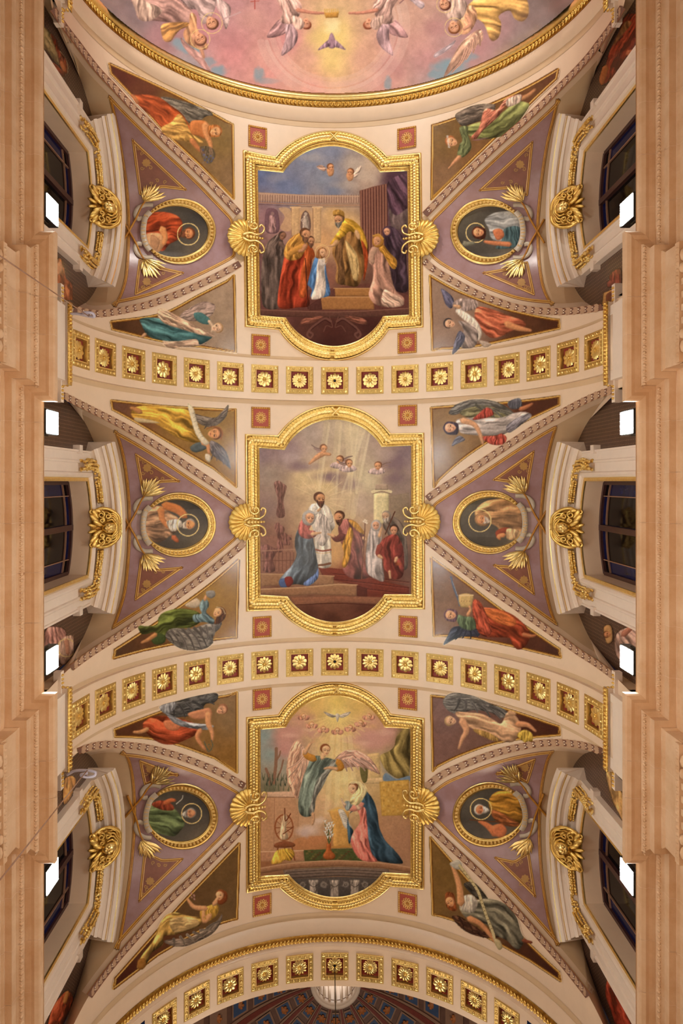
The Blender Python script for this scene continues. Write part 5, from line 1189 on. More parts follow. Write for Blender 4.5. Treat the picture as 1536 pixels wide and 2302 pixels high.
for x, y, e in ((748,358,-1),(884,392,1)):
    c.wing(f"{x-30},{y+10} {x-60},{y-16} {x-96},{y-8} {x-80},{y+12} {x-44},{y+26}", f"{x-30},{y+10} {x-90},{y}", (206,160,136)) if e < 0 else c.wing(f"{x+16},{y+10} {x+50},{y-30} {x+80},{y-46} {x+60},{y+10} {x+30},{y+40}", f"{x+16},{y+16} {x+70},{y-30}", (206,176,156)); c.poly(f"{x-26},{y+10} {x+20},{y+8} {x+16},{y+52} {x-14},{y+58}", (214,150,104), 1, .4); c.head(x, y, 24, 8*e, -.5*e, (218,150,104), (140,84,50))
finish(0, c)
# ---------------------------------------------------------------- middle painting
c = main_canvas(1, 5)
c.bg("280,430 150,122,124;450,420 158,130,136;620,260 178,154,140;760,220 196,172,146;900,280 210,186,150;1060,300 176,148,134;1260,420 146,120,124;330,560 166,142,126;560,600 214,182,134;700,640 224,190,138;860,700 204,172,138;640,900 216,180,132;820,960 222,182,126;950,760 196,168,146;1000,620 206,186,150;1220,620 150,126,118;1240,850 146,122,104;300,800 156,126,118;330,1000 150,108,92;400,1150 158,114,90;300,1220 140,98,80;780,1120 212,160,104;900,1220 130,60,46;1100,1280 110,56,46;1250,1200 112,80,68;500,1300 152,108,82;400,1360 130,84,66;700,1370 140,92,66;1000,1360 116,62,48;750,1480 128,78,58;750,1560 92,50,38;600,1520 100,56,42;1000,1500 96,50,38")
for x, y, rx, ry, a, k in ((470,450,90,90,.6,0),(560,520,140,50,.7,1),(760,590,170,50,.8,1),(880,640,120,60,.6,1),(1180,500,110,90,.6,1),(1130,430,120,70,.5,0),(1200,600,110,60,.6,1)): c.blob(x, y, rx, ry, ((190,164,156),(128,100,112))[k], a)
for x0, x1, w in ((720,640,40),(800,760,46),(860,900,40),(920,860,30),(980,800,40),(1010,900,40)): c.line(f"{x0},220 {x1},860", w, (236,212,160), .20, 0); c.line(f"{x0+20},220 {x1+26},700", w*.4, (244,226,180), .25, 0)
for i in range(14): a = -2.7+i*.34; c.line(f"{675+70*math.cos(a)},{740+70*math.sin(a)} {675+190*math.cos(a)},{740+190*math.sin(a)}", 5, (240,214,160), .4, 0)
c.poly("270,1000 480,990 500,1250 270,1260", (152,104,88), 0, .1, edge=.2, a=.7)
for x, y0, y1, w in ((400,640,860,44),(395,930,1100,36),(320,1080,1240,60),(440,1000,1060,40)): c.poly(f"{x-w},{y0} {x-w*.3},{y0-24} {x+w*.4},{y0-6} {x+w},{y0+20} {x+w*.5},{(y0+y1)//2} {x+w*.7},{y1} {x-w*.6},{y1} {x-w*.4},{(y0+y1)//2}", (128,84,78), 1, .4, fold=.28, wl=20, a=.75)
for x in range(285, 500, 26): c.line(f"{x},1110 {x},1240", 5, (110,70,62), .6, 0)
c.line("270,1100 500,1090", 9, (176,130,106), .7); c.line("270,1170 500,1165", 6, (112,70,60), .6)
c.poly("1046,700 1150,700 1150,920 1046,910", (220,200,150), 0, .5, edge=.4); c.line("1036,692 1100,676 1164,692", 18, (226,206,160), .95); c.line("1040,706 1100,692 1160,706", 5, (140,110,84), .8); c.poly("1060,640 1140,640 1146,680 1054,680", (180,152,130), 0, .4)
c.poly("1150,720 1290,700 1290,980 1180,900", (150,128,106), 0, .1, edge=.2, a=.8)
c.poly("660,1210 860,1230 1020,1290 1290,1350 1290,1420 940,1430 940,1340 700,1290", (126,54,42), 0, .15, edge=.4, a=.9)
for y in (1270, 1310, 1352): c.line(f"760,{y-14} 1000,{y+10} 1290,{y+46}", 5, (86,36,32), .7); c.line(f"760,{y-6} 1000,{y+18} 1290,{y+54}", 3, (160,84,64), .6)
c.poly("265,1255 560,1262 770,1270 770,1340 560,1330 265,1345", (160,116,84), 0, .2, edge=.4); c.line("265,1258 560,1266 772,1274", 8, (196,150,112), .8, 0)
c.poly("265,1365 560,1352 800,1328 930,1334 930,1412 620,1400 480,1412 265,1400", (158,112,80), 0, .2, edge=.45); c.line("265,1366 560,1352 800,1330 932,1336", 9, (204,158,116), .85, 0); c.poly("930,1336 1000,1360 1000,1420 930,1412", (98,44,36), 0, .1)
c.poly("470,1420 800,1410 1120,1420 1100,1470 800,1456 500,1480", (150,96,70), 0, .2, edge=.5); c.line("500,1474 800,1462 1090,1478", 6, (84,42,34), .8)
# the priest in white
c.poly("625,775 592,815 590,880 625,950 640,1080 650,1205 745,1210 752,1100 748,985 778,930 765,870 738,805 695,775", (212,196,178), 1, .45, ax="670,780 690,980 700,1205", fold=.22, wl=40)
c.poly("650,860 700,850 740,900 735,1010 690,1070 645,1010", (186,168,156), 1, .3, ax="690,860 690,1060", fold=.22, wl=22)
c.line("640,1090 690,1100 748,1092", 12, (150,78,58), .9); c.line("640,1108 690,1118 750,1108", 4, (206,160,90), .9); c.line("648,1200 700,1196 744,1186", 16, (122,76,52), .9)
c.limb("640,800,20 640,840,16 665,820,9", (220,206,190)); c.limb("660,826,8 678,808,6", SKIN); c.limb("745,860,18 750,900,14 740,890,8", (206,190,174))
c.head(672, 742, 40, 4, .75, (196,136,92), (96,58,40), beard=(90,54,38))
# kneeling bride
c.poly("545,930 510,980 500,1060 512,1130 480,1200 430,1255 392,1305 396,1340 430,1352 500,1330 580,1335 645,1290 662,1225 650,1140 634,1050 620,985 580,1010", (98,108,118), 1, .5, ax="560,950 560,1130 470,1330", fold=.32, wl=46)
c.poly("392,1305 440,1290 470,1330 440,1352 400,1345", (84,104,150), 1, .3); c.poly("560,1325 640,1260 662,1220 660,1290 600,1340", (98,120,168), 1, .3, fold=.2, wl=16); c.poly("430,1290 475,1280 490,1320 450,1350", (138,52,50), 1, .3)
c.poly("560,880 530,920 524,965 545,1005 600,1018 650,995 640,965 600,955 612,915", (174,92,84), 1, .5, ax="550,900 560,1000", fold=.2, wl=24); c.limb("620,985,14 655,980,9 682,976,5", SKIN)
c.head(600, 872, 38, 6, .7, (214,152,112), (110,70,48), hood=(168,156,148)); c.line("562,850 590,828 630,838", 14, (186,176,168), .9)
# bowing groom
c.poly("850,880 815,905 800,950 815,1030 836,1080 846,1160 832,1230 880,1285 960,1296 1020,1275 985,1200 965,1100 985,1040 980,980 935,915 890,885", (132,78,72), 1, .5, ax="860,890 890,1080 930,1290", fold=.32, wl=48)
c.poly("880,935 852,1000 828,1060 840,1120 826,1200 850,1215 880,1150 892,1060 905,980", (192,134,50), 1, .4, ax="880,940 850,1080 845,1200", fold=.26, wl=20); c.poly("870,890 920,900 975,960 985,990 930,960", (196,138,56), 1, .4, fold=.15, wl=18)
c.limb("830,1000,26 790,1020,20 760,1000,12", (120,68,62)); c.limb("770,1000,11 745,990,8 728,984,5", SKIN); c.limb("975,1010,12 990,1025,9", SKIN)
c.head(808, 870, 38, -18, -.8, (200,138,96), (88,52,34), beard=(96,58,40))
c.line("986,905 980,1020 962,1292", 7, (120,74,56)); 
for dx, dy in ((0,-10),(10,-2),(-9,0),(3,8),(12,12)): c.blob(985+dx, 896+dy, 9, 9, (236,220,196), .9)
# bystanders
c.poly("1140,860 1200,872 1250,930 1275,1030 1278,1220 1200,1200 1150,1000 1110,930", (112,96,86), 1, .4, ax="1170,870 1230,1000 1230,1200", fold=.25, wl=40)
c.head(1132, 862, 32, -8, -.7, (190,150,120), (150,134,120), beard=(176,160,146)); c.line("1192,830 1160,900 1126,985", 9, (96,58,44))
c.poly("1055,895 1020,950 1000,1040 990,1150 1000,1250 1060,1296 1118,1306 1106,1180 1096,1060 1104,970 1090,915", (172,156,150), 1, .45, ax="1050,900 1040,1080 1060,1300", fold=.25, wl=36)
c.head(1062, 925, 29, -4, -.2, (206,150,118), (84,60,50), hood=(182,168,160)); c.limb("1085,1000,12 1095,960,9 1100,935,5", SKIN)
c.poly("1175,985 1110,1020 1075,1080 1064,1130 1110,1160 1122,1230 1180,1296 1245,1275 1256,1160 1246,1070 1215,1000", (136,58,50), 1, .5, ax="1170,1000 1150,1130 1190,1290", fold=.3, wl=44)
c.limb("1090,1070,22 1075,1115,17 1082,1140,10", (150,66,54)); c.limb("1080,1135,12 1105,1150,9", SKIN); c.limb("1225,1070,22 1228,1120,18 1200,1150,12", (126,50,46)); c.limb("1205,1150,13 1195,1175,9", SKIN); c.blob(1215, 1190, 26, 20, (176,90,50), .8)
c.head(1186, 958, 32, 0, -.15, (206,144,108), (60,36,32)); c.limb("1155,1240,9 1160,1290,7", SKIN)
for x, y, fx, bd in ((700,396,.5,1),(812,474,-.6,0),(876,498,.6,0),(1076,515,-.4,0)):
    e = 1 if fx > 0 else -1
    c.feathers(f"{x-e*14},{y+4} {x-e*14},{y+18}", f"{x-e*86},{y-28} {x-e*70},{y-4} {x-e*50},{y+20}", 18, (176,140,128))
    if bd: c.limb(f"{x},{y+30},20 {x-50},{y+60},16 {x-100},{y+104},8", (206,142,96)); c.limb(f"{x},{y+34},13 {x+45},{y+40},10", (214,150,104))
    else: c.poly(f"{x-40},{y+16} {x+30},{y+14} {x+50},{y+44} {x-10},{y+60} {x-70},{y+44}", (196,166,160), 1, .4, fold=.2, wl=16)
    c.head(x, y, 27, 6*e, fx, (214,150,104), (130,80,52))
finish(1, c)
# ---------------------------------------------------------------- bottom painting
c = main_canvas(2, 8)
c.bg("290,470 146,160,156;330,600 150,164,158;430,470 206,142,126;420,560 204,140,130;560,320 222,168,112;640,250 232,188,104;790,230 238,200,104;790,330 244,212,120;940,260 234,190,104;1030,380 224,170,118;1160,430 206,150,136;1000,500 214,158,140;1250,480 120,100,58;790,470 238,196,128;820,620 242,204,134;830,760 244,216,146;790,880 242,206,138;700,960 232,186,138;420,700 170,160,140;330,830 120,116,92;330,950 204,150,108;450,1000 212,158,114;330,1200 186,130,94;560,1100 214,164,124;640,1190 206,150,110;1180,700 150,150,146;1050,760 222,182,124;1180,880 210,160,84;1150,1080 192,142,104;1250,1200 178,126,96;1080,1200 186,130,92;700,1300 120,104,58;300,1330 170,112,74;790,1420 168,120,84;790,1520 120,106,94;600,1500 116,100,88;1000,1500 118,102,90")
for x, y, rx, ry, a in ((430,510,110,90,.7),(520,440,140,60,.6),(1080,500,140,90,.8),(1000,460,130,60,.6),(560,360,100,60,.6),(1040,370,90,60,.6),(900,500,100,40,.5),(620,460,90,40,.5)): c.blob(x, y, rx, ry, (214,154,140), a)
for x, y, rx, ry, a in ((470,470,70,26,.4),(1110,450,80,26,.4),(980,520,90,26,.4),(600,430,60,20,.4)): c.blob(x, y, rx, ry, (240,190,164), a)
for i in range(15): a = .25+i*.19; c.line(f"{795+50*math.cos(a)},{330+40*math.sin(a)} {795+230*math.cos(a)},{330+190*math.sin(a)}", 9, (250,224,140), .3, 0)
for x0, x1 in ((760,720),(800,790),(840,860),(880,930)): c.line(f"{x0},480 {x1},1000", 34, (250,230,168), .3, 0)
for i, (x, y) in enumerate(((562,340),(618,398),(698,428),(795,440),(884,420),(955,386),(1012,340))):
    [c.poly(f"{x+e*6},{y+4} {x+e*22},{y-8} {x+e*42},{y-2} {x+e*38},{y+18} {x+e*20},{y+26} {x+e*4},{y+20}", (226,154,124), 1, .4, fold=.18, wl=14) for e in (-1, 1)]; c.head(x, y, 20, (i-3)*6, (.5, .4, .3, 0, -.3, -.4, -.5)[i], (234,176,132), (206,134,84)); c.line(np.array([(x-24, y-10), (x, y-28), (x+24, y-10)]), 4, (240,196,130), .8)
c.poly("795,318 812,330 806,352 795,380 784,352 778,330", (212,196,176), 1, .4); c.poly("786,335 740,318 700,306 722,330 760,348", (190,172,156), 1, .3, fold=.2, wl=12, ax="786,340 710,312"); c.poly("806,335 850,314 888,308 864,334 826,350", (196,178,160), 1, .3, fold=.2, wl=12, ax="806,340 880,312")
# garden, walls, column, curtain and tapestry
for x0, y0, x1, y1, w in ((372,560,352,800,22),(372,640,400,580,12),(300,700,330,810,18),(420,640,380,760,12)): c.line(f"{x0},{y0} {(x0+x1)//2+6},{(y0+y1)//2} {x1},{y1}", w, (152,110,86), .95)
for i in range(34): x = 280+(i*53) % 190; y = 745+(i*37) % 110; c.line(f"{x},{y+26} {x-8+(i%5)*6},{y-20}", 8, ((88,96,74),(70,80,66),(110,112,84))[i % 3], .85, w1=2)
c.poly("265,862 480,856 500,880 500,900 265,896", (228,182,148), 0, .2, edge=.3); c.poly("265,898 500,898 530,1020 520,1262 265,1290", (206,152,112), 0, .1, edge=.2, a=.85); c.line("360,905 355,1250", 4, (160,106,78), .6, 0); c.line("265,896 500,898", 4, (140,88,62), .8, 0)
c.poly("1000,600 1085,590 1095,770 1010,780", (222,184,124), 0, .4, edge=.3); c.poly("980,765 1110,760 1120,800 985,805", (230,192,136), 0, .3, edge=.4); c.poly("950,690 1000,680 1000,780 970,790", (120,110,64), 1, .3)
c.poly("1210,470 1290,430 1290,760 1220,770 1150,730 1105,670 1090,610 1150,580 1190,540", (130,110,62), 1, .45, ax="1230,450 1180,600 1260,760", fold=.34, wl=50)
c.poly("1130,730 1200,770 1290,750 1290,785 1120,785", (120,140,160), 1, .1, edge=0)
c.poly("1085,790 1290,775 1290,1022 1100,1026", (212,162,74), 0, .15, edge=.4)
for i in range(6):
    for j in range(6): c.blob(1115+i*33, 812+j*36, 11, 11, ((232,190,110),(176,122,52))[(i+j) % 2], .6)
c.poly("1095,1026 1290,1022 1290,1300 1180,1260 1110,1160", (190,140,104), 0, .05, edge=.1, a=.6)
c.poly("520,1180 760,1170 760,1250 500,1262", (206,128,74), 1, .1, edge=.1, a=.6)
c.poly("560,1262 940,1248 1000,1340 570,1338", (92,98,56), 0, .15, edge=.3)
for i in range(40): x = 580+(i*61) % 380; y = 1268+(i*23) % 62; c.blob(x, y, 14, 9, ((70,84,46),(150,120,64),(120,60,46))[i % 3], .6)
c.poly("265,1268 560,1262 565,1336 265,1340", (196,140,104), 0, .15, edge=.3); c.line("265,1272 560,1264", 7, (232,188,150), .8, 0)
c.poly("255,1385 500,1346 800,1330 1100,1346 1310,1380 1310,1420 1100,1386 800,1372 500,1388 255,1425", (172,122,88), 0, .3, edge=.5); c.line("255,1388 500,1350 800,1334 1100,1350 1310,1384", 7, (216,168,126), .85)
c.poly("420,1400 800,1378 1150,1395 1150,1460 800,1440 440,1466", (134,112,98), 0, .3, edge=.4)
for y in (1404, 1424, 1446): c.line(f"440,{y+10} 800,{y-8} 1120,{y+6}", 5, (78,66,60), .8)
c.poly("440,1466 800,1446 1120,1462 1060,1560 800,1600 560,1560", (98,88,82), 0, .1, edge=.1)
for x in (555, 630, 700, 775, 850, 915, 985):
    if (x-555) % 2 == 0 and x in (555, 700, 850, 985) or x in (555, 700, 850, 985): c.blob(x, 1500, 26, 26, (150,136,124), .9, hard=.6); c.blob(x, 1500, 13, 13, (74,64,60), .9); c.blob(x, 1500, 7, 7, (160,146,132), .9)
    else: c.poly(f"{x-34},1468 {x+34},1468 {x+26},1510 {x+30},1590 {x-30},1590 {x-26},1510", (168,152,138), 0, .5, fold=.25, wl=18, edge=.5); c.line(f"{x-26},1500 {x},1516 {x+26},1500", 6, (84,74,68), .8)
# spinning wheel, stool and cloth
c.line(np.array([(425+62*math.cos(a), 1105+88*math.sin(a)) for a in np.linspace(0, 6.3, 30)]), 11, (166,98,60), .95, 0)
for a in np.linspace(0, 3.1, 7): c.line(f"{425-58*math.cos(a)},{1105-84*math.sin(a)} {425+58*math.cos(a)},{1105+84*math.sin(a)}", 4, (150,86,54), .8, 0)
c.poly("430,1010 450,1040 440,1110 455,1180 400,1185 400,1120 415,1050", (222,186,146), 1, .4, fold=.2, wl=16); c.line("430,975 435,1060 470,1010", 8, (130,70,46)); c.line("490,1100 420,1150", 7, (140,78,50))
c.poly("365,1218 430,1200 495,1215 490,1240 370,1245", (150,88,56), 1, .4); 
for x0, x1 in ((385,365),(430,428),(480,500)): c.line(f"{x0},1236 {x1},1330", 9, (140,80,50))
c.poly("380,1262 470,1252 500,1290 470,1335 430,1330 400,1350 340,1358 350,1310", (226,172,62), 1, .4, ax="390,1265 400,1350", fold=.25, wl=24)
# lily vase, lectern and scroll
c.poly("735,990 800,970 875,1000 880,1200 890,1246 765,1250 760,1060", (222,164,84), 0, .35, edge=.4); c.line("730,992 800,966 878,998", 11, (238,190,116), .9, 0); c.line("758,1240 892,1236", 12, (206,144,70), .9, 0)
c.poly("800,985 835,985 862,1030 880,1080 896,1106 862,1116 838,1095 820,1045", (222,210,192), 1, .35, edge=.5)
for i in range(8): c.line(f"{816+i*6},{1008+i*11} {846+i*4},{1002+i*11}", 3, (120,104,96), .6, 0)
c.poly("722,1216 748,1216 752,1260 780,1300 765,1326 712,1326 695,1300 716,1260", (192,104,52), 1, .5, edge=.5)
for i in range(9): x = 706+(i*29) % 62; y = 1075+i*14; c.line(f"736,1220 {(736+x)//2},{(y+1220)//2} {x},{y}", 4, (92,104,62), .9); 
for i in range(16): x = 708+(i*37) % 60; y = 1062+(i*31) % 110; c.feathers(f"{x},{y} {x+1},{y}", f"{x-12},{y-8} {x+12},{y-9} {x},{y+13}", 8, (238,232,220))
c.blob(600,1120,110,50,(232,206,192),.8); c.blob(660,1060,60,40,(236,214,198),.7); c.blob(560,1150,70,36,(206,176,170),.7)
# the angel
c.wing("570,600 548,530 522,503 492,525 462,590 444,680 448,770 476,850 512,908 540,880 580,780 625,680 625,630", "540,520 480,700 515,900", (226,168,136))
c.feathers("545,540 600,640", "500,880 516,905 470,820 456,760 450,700 530,880 545,850 560,810", 20, (232,182,152))
c.wing("770,650 810,600 865,570 930,575 1005,612 1055,670 1088,738 1030,712 960,690 880,690 810,700", "780,640 900,600 1080,730", (218,164,140))
c.feathers("820,640 960,630", "860,716 900,712 940,704 985,712 1030,716 1070,726", 20, (222,176,156))
c.poly("660,610 612,625 590,680 556,770 530,880 524,960 536,1010 570,1032 620,1020 640,960 648,880 700,800 722,730 790,700 836,690 810,652 750,630", (126,138,124), 1, .5, ax="690,630 600,800 580,1020", fold=.3, wl=44)
c.poly("760,640 720,700 650,790 620,900 600,1000 628,1012 650,900 690,830 740,730 790,660", (150,146,134), 1, .4, ax="760,650 650,820 620,1000", fold=.28, wl=24)
c.limb("632,632,24 588,612,22 568,590,17", (206,138,52)); c.limb("570,592,16 592,552,12 616,520,8", SKIN); c.line("616,520 634,496 640,488", 7, SKIN); c.line("618,522 640,512", 6, SKIN)
c.limb("800,650,22 820,690,22 790,704,16", (206,136,48)); c.limb("790,702,13 740,694,10 704,700,7", SKIN); c.limb("625,1010,13 630,1050,10 622,1086,7", SKIN)
c.limb("690,625,17 700,600,15", (232,180,134)); c.head(713, 572, 36, 6, .55, (234,178,130), (140,78,44), halo=1.5)
# the kneeling woman
c.poly("960,830 1010,870 1050,930 1072,1010 1086,1110 1130,1200 1190,1262 1232,1316 1240,1356 1120,1345 1040,1320 1010,1240 1000,1100 960,990 880,1010 872,1080 905,1130 885,1210 870,1200 866,1040 930,940", (56,80,96), 1, .5, ax="990,860 1040,1060 1180,1340", fold=.34, wl=54)
c.poly("925,965 950,1030 945,1080 905,1140 888,1205 920,1290 975,1336 1070,1338 1030,1280 1008,1180 1000,1060 985,970", (228,124,108), 1, .5, ax="960,970 940,1130 1000,1330", fold=.28, wl=36)
c.limb("955,950,30 900,970,26 850,955,18", (232,150,128)); c.poly("845,930 880,925 900,950 870,990 850,980", (150,160,156), 1, .3, fold=.15, wl=14); c.limb("848,950,12 832,930,8 822,905,5", PALE); c.limb("945,975,14 925,950,9 908,925,5", PALE)
c.poly("905,792 960,795 1000,840 985,890 945,945 905,950 880,930 895,880", (226,202,142), 1, .45, ax="940,800 960,870 910,945", fold=.25, wl=24)
c.head(903, 838, 35, -14, -.85, (232,178,134), (140,84,52), halo=1.6); c.line("890,798 940,796 985,840 970,890", 14, (236,216,160), .8)
finish(2, c)
# ================================================================ painted spandrels with reclining angels
SPO = {'L1U': "500,130 870,300 1170,450 1395,575|1400,1115|1150,880 900,645 700,425 500,212", 'L1D': "505,1985 870,1930 1130,1800 1405,1660|1415,2215|1170,2185 880,2145 510,2055",
 'R1U': "1005,170 800,290 560,405 330,500 95,580|90,1120|350,880 600,640 850,395 1005,250", 'R1D': "92,1655 250,1745 400,1810 620,1890 850,1945 1025,1975|1025,2050|700,2120 400,2180 95,2200",
 'L2U': "510,248 850,285 1150,305 1415,320|1420,880|1240,750 950,580 700,430 510,325", 'L2D': "1420,1395 1230,1560 1000,1730 750,1900 527,2045|525,2120|750,2060 1000,2010 1250,1985 1422,1965",
 'R2U': "95,300 300,285 650,262 1025,218|1025,295|800,400 550,535 320,690 105,880", 'R2D': "103,1380 350,1560 600,1750 850,1920 1028,2040|1028,2115|720,2040 400,1975 107,1950",
 'L3U': "530,375 870,245 1130,170 1425,115|1425,695|1250,595 1000,505 780,455 530,440", 'L3D': "1425,1195 1200,1430 1000,1640 750,1920 530,2170|530,2255|850,2010 1150,1840 1425,1745",
 'R3U': "97,130 400,165 700,245 1025,355|1027,430|800,450 560,490 300,580 97,680", 'R3D': "97,1150 350,1440 600,1710 850,1960 1025,2125|1025,2200|800,2050 560,1920 300,1780 97,1715"}
SPB = {'L1U': "560,230 104,52,36;760,360 116,66,42;900,420 128,92,52;1100,700 142,108,60;1300,700 148,116,66;1360,950 150,116,80;1250,900 150,116,76", 'L1D': "560,2030 92,58,38;720,2020 100,66,44;900,1960 150,116,84;1100,1900 172,140,110;1300,1800 176,146,120;1350,2100 170,140,114",
 'R1U': "960,220 112,70,44;800,340 120,80,48;300,600 136,102,58;160,700 140,106,62;200,950 150,112,80;420,820 142,100,62", 'R1D': "980,2010 88,50,36;800,2040 104,64,44;400,1850 160,126,104;150,1750 164,132,112;180,2100 160,126,104",
 'L2U': "560,290 122,78,60;700,340 136,88,56;1000,500 160,118,60;1250,420 166,126,64;1350,600 166,124,62;1250,700 164,122,66", 'L2D': "580,2080 92,58,38;760,2000 108,68,42;1000,1800 160,112,66;1250,1650 172,128,62;1350,1850 166,120,60",
 'R2U': "980,250 86,42,34;850,310 92,46,36;500,480 152,116,80;200,500 160,124,84;150,700 158,122,86;300,620 160,124,84", 'R2D': "980,2070 84,46,38;820,1990 96,54,42;300,1580 140,104,84;180,1650 150,116,94;150,1850 152,118,96;500,1950 120,72,58",
 'L3U': "600,390 96,54,38;760,440 110,66,42;1000,450 140,96,56;1200,450 152,110,58;1350,300 150,116,76;1350,600 156,110,52", 'L3D': "600,2150 96,52,36;800,1950 110,66,40;1100,1550 120,88,54;1300,1400 124,92,54;1350,1650 122,92,56",
 'R3U': "960,380 84,44,36;820,360 92,52,40;500,420 130,94,82;200,300 140,106,98;180,500 140,102,92;350,520 136,98,84", 'R3D': "980,2150 84,48,36;840,2040 92,56,38;500,1600 120,86,54;250,1450 136,102,52;160,1600 138,102,52;300,1720 130,96,56"}
WHOS = {'L1U': 'angel in orange with flowers', 'L1D': 'angel in teal with pale shawl', 'R1U': 'wreathed angel in green with red sash', 'R1D': 'angel in coral with grey wings and scroll', 'L2U': 'angel in yellow with white scroll', 'L2D': 'angel in olive green lifting a cup',
 'R2U': 'dark haired angel in lilac with long wing', 'R2D': 'angel in red with a drum', 'L3U': 'angel in russet bending over a wreath', 'L3D': 'angel in ochre with blossom, looking up', 'R3U': 'fair angel in peach reaching down', 'R3D': 'red haired angel in grey with long lettered scroll'}
def poly_px(key):
    out = []
    for g in SPO[key].split('|'):
        Q = pc(key[:2], g); out.append(spline(Q, k=4) if len(Q) > 2 else Q)
    return np.vstack(out)
def f_L1U(c):
    c.wing("870,378 1000,400 1120,440 1225,485 1240,512 1190,520 1110,575 1000,520 900,450", "880,390 1050,450 1200,510", (122,112,98)); c.line("880,382 1040,425 1180,480", 7, (84,76,68), .8)
    c.poly("660,372 760,362 860,385 940,440 1010,490 1050,545 1080,610 1060,650 960,668 880,610 800,520 720,450", (194,88,42), 1, .45, ax="680,385 860,480 1040,620", fold=.32, wl=50)
    c.limb("700,420,14 670,375,11 655,365,8", (206,128,78)); c.poly("870,600 940,560 1000,500 1050,560 1090,640 1170,700 1140,705 1000,690 900,660", (216,160,80), 1, .4, ax="900,600 1060,620 1150,700", fold=.25, wl=30)
    c.poly("1080,560 1140,545 1200,560 1220,610 1200,680 1140,660 1085,640", (208,124,66), 1, .45); c.limb("1190,580,28 1195,640,22 1225,720,16 1230,790,10", (224,150,92)); c.limb("1090,690,20 1130,740,16 1180,790,10", (206,128,76))
    c.poly("1150,740 1230,740 1260,800 1220,860 1170,820", (96,92,84), 1, .2, fold=.3, wl=14, a=.6)
    for i in range(14): c.blob(1170+(i*37) % 80, 760+(i*29) % 95, 11, 11, ((92,96,130),(150,120,96),(110,110,150))[i % 3], .9)
    c.head(1262, 625, 40, 80, .3, (230,164,106), (196,118,58), long=.4)
def f_L1D(c):
    c.wing("1000,1960 1080,1890 1180,1850 1260,1880 1220,1960 1100,1990", "1010,1960 1250,1880", (176,146,132)); c.poly("880,2130 1000,2110 1140,2120 1200,2150 1130,2170 1000,2180 930,2190", (206,168,140), 1, .4, ax="890,2140 1190,2140", fold=.25, wl=24)
    c.poly("718,1975 800,1965 920,1985 1050,2040 1140,2085 1220,2090 1235,2110 1150,2160 1120,2120 980,2135 850,2125 770,2090 730,2020", (78,122,124), 1, .5, ax="730,2000 900,2060 1180,2110", fold=.34, wl=46)
    c.poly("845,1905 900,1905 960,1940 1060,1990 1180,2050 1240,2080 1250,2105 1160,2090 1020,2050 900,2010 850,1960", (220,176,144), 1, .4, ax="860,1920 1040,2010 1220,2095", fold=.28, wl=26)
    c.poly("1105,1935 1160,1930 1220,1975 1225,2010 1170,2010 1120,1980", (84,126,124), 1, .4); c.limb("1215,1990,12 1240,2030,9 1235,2070,7", PALE); c.limb("755,2085,13 730,2105,10", SKIN); c.head(1272, 2040, 38, 75, -.3, (228,178,140), (200,150,100))
def f_R1U(c):
    c.wing("268,512 310,478 400,440 500,428 560,440 520,520 420,560 330,588 290,560", "550,450 420,490 280,520", (126,110,96)); c.limb("720,400,16 790,370,14 845,325,9", (200,138,90))
    c.poly("350,600 420,565 520,545 620,480 700,410 790,420 800,450 740,540 650,640 560,672 450,684 370,655", (128,132,76), 1, .5, ax="360,620 540,610 770,430", fold=.32, wl=44)
    c.poly("470,490 500,460 570,470 640,385 740,362 745,385 640,430 580,520 470,620 420,680 385,665 440,600", (206,122,96), 1, .45, ax="720,375 560,500 410,670", fold=.3, wl=24); c.poly("640,400 730,360 750,380 730,420 650,450", (216,186,164), 1, .4, fold=.25, wl=20)
    c.poly("300,600 360,590 360,640 385,720 380,760 330,810 285,800 300,720 320,690", (112,118,78), 1, .45, ax="320,600 350,700 310,800", fold=.25, wl=24); c.poly("385,690 450,680 520,668 440,690", (166,116,124), 1, .3); c.limb("300,810,16 265,845,12 240,870,7", (226,158,112)); c.line("240,868 220,890", 8, (222,154,108))
    c.head(245, 700, 40, -78, -.3, (232,168,120), (190,112,64)); 
    for a in range(7): c.blob(212+a*2, 660+a*13, 10, 9, (214,206,196), .9)
def f_R1D(c):
    c.wing("168,1755 235,1800 262,1850 240,1900 200,1870 180,1810", "250,1880 175,1760", (104,100,122)); c.poly("250,1870 300,1830 420,1840 420,1900 300,1920", (176,150,140), 1, .4, fold=.25, wl=20)
    c.poly("430,1890 520,1900 640,1945 750,1985 778,2025 700,2050 600,2100 520,2108 450,2040 410,1960", (214,112,78), 1, .5, ax="440,1930 600,2000 760,2010", fold=.3, wl=44); c.limb("640,2010,24 720,2040,20 815,2058,10", (224,150,98)); c.limb("300,1890,15 260,1880,10", SKIN)
    c.poly("270,1920 300,1905 380,1950 440,2010 460,2080 440,2130 420,2110 400,2040 330,1980", (226,206,186), 1, .4, fold=.15, wl=22); c.poly("290,1990 370,2010 430,2060 430,2130 400,2180 320,2185 290,2150 330,2060", (168,146,136), 1, .45, ax="300,2000 400,2150", fold=.3, wl=34)
    c.wing("300,2060 340,2100 320,2160 260,2225 248,2215 270,2120", "320,2070 255,2220", (110,106,124)); c.poly("440,2130 500,2140 530,2160 480,2180", (196,170,150), 1, .3); c.head(230, 2008, 38, -82, -.2, (230,172,132), (70,58,56))
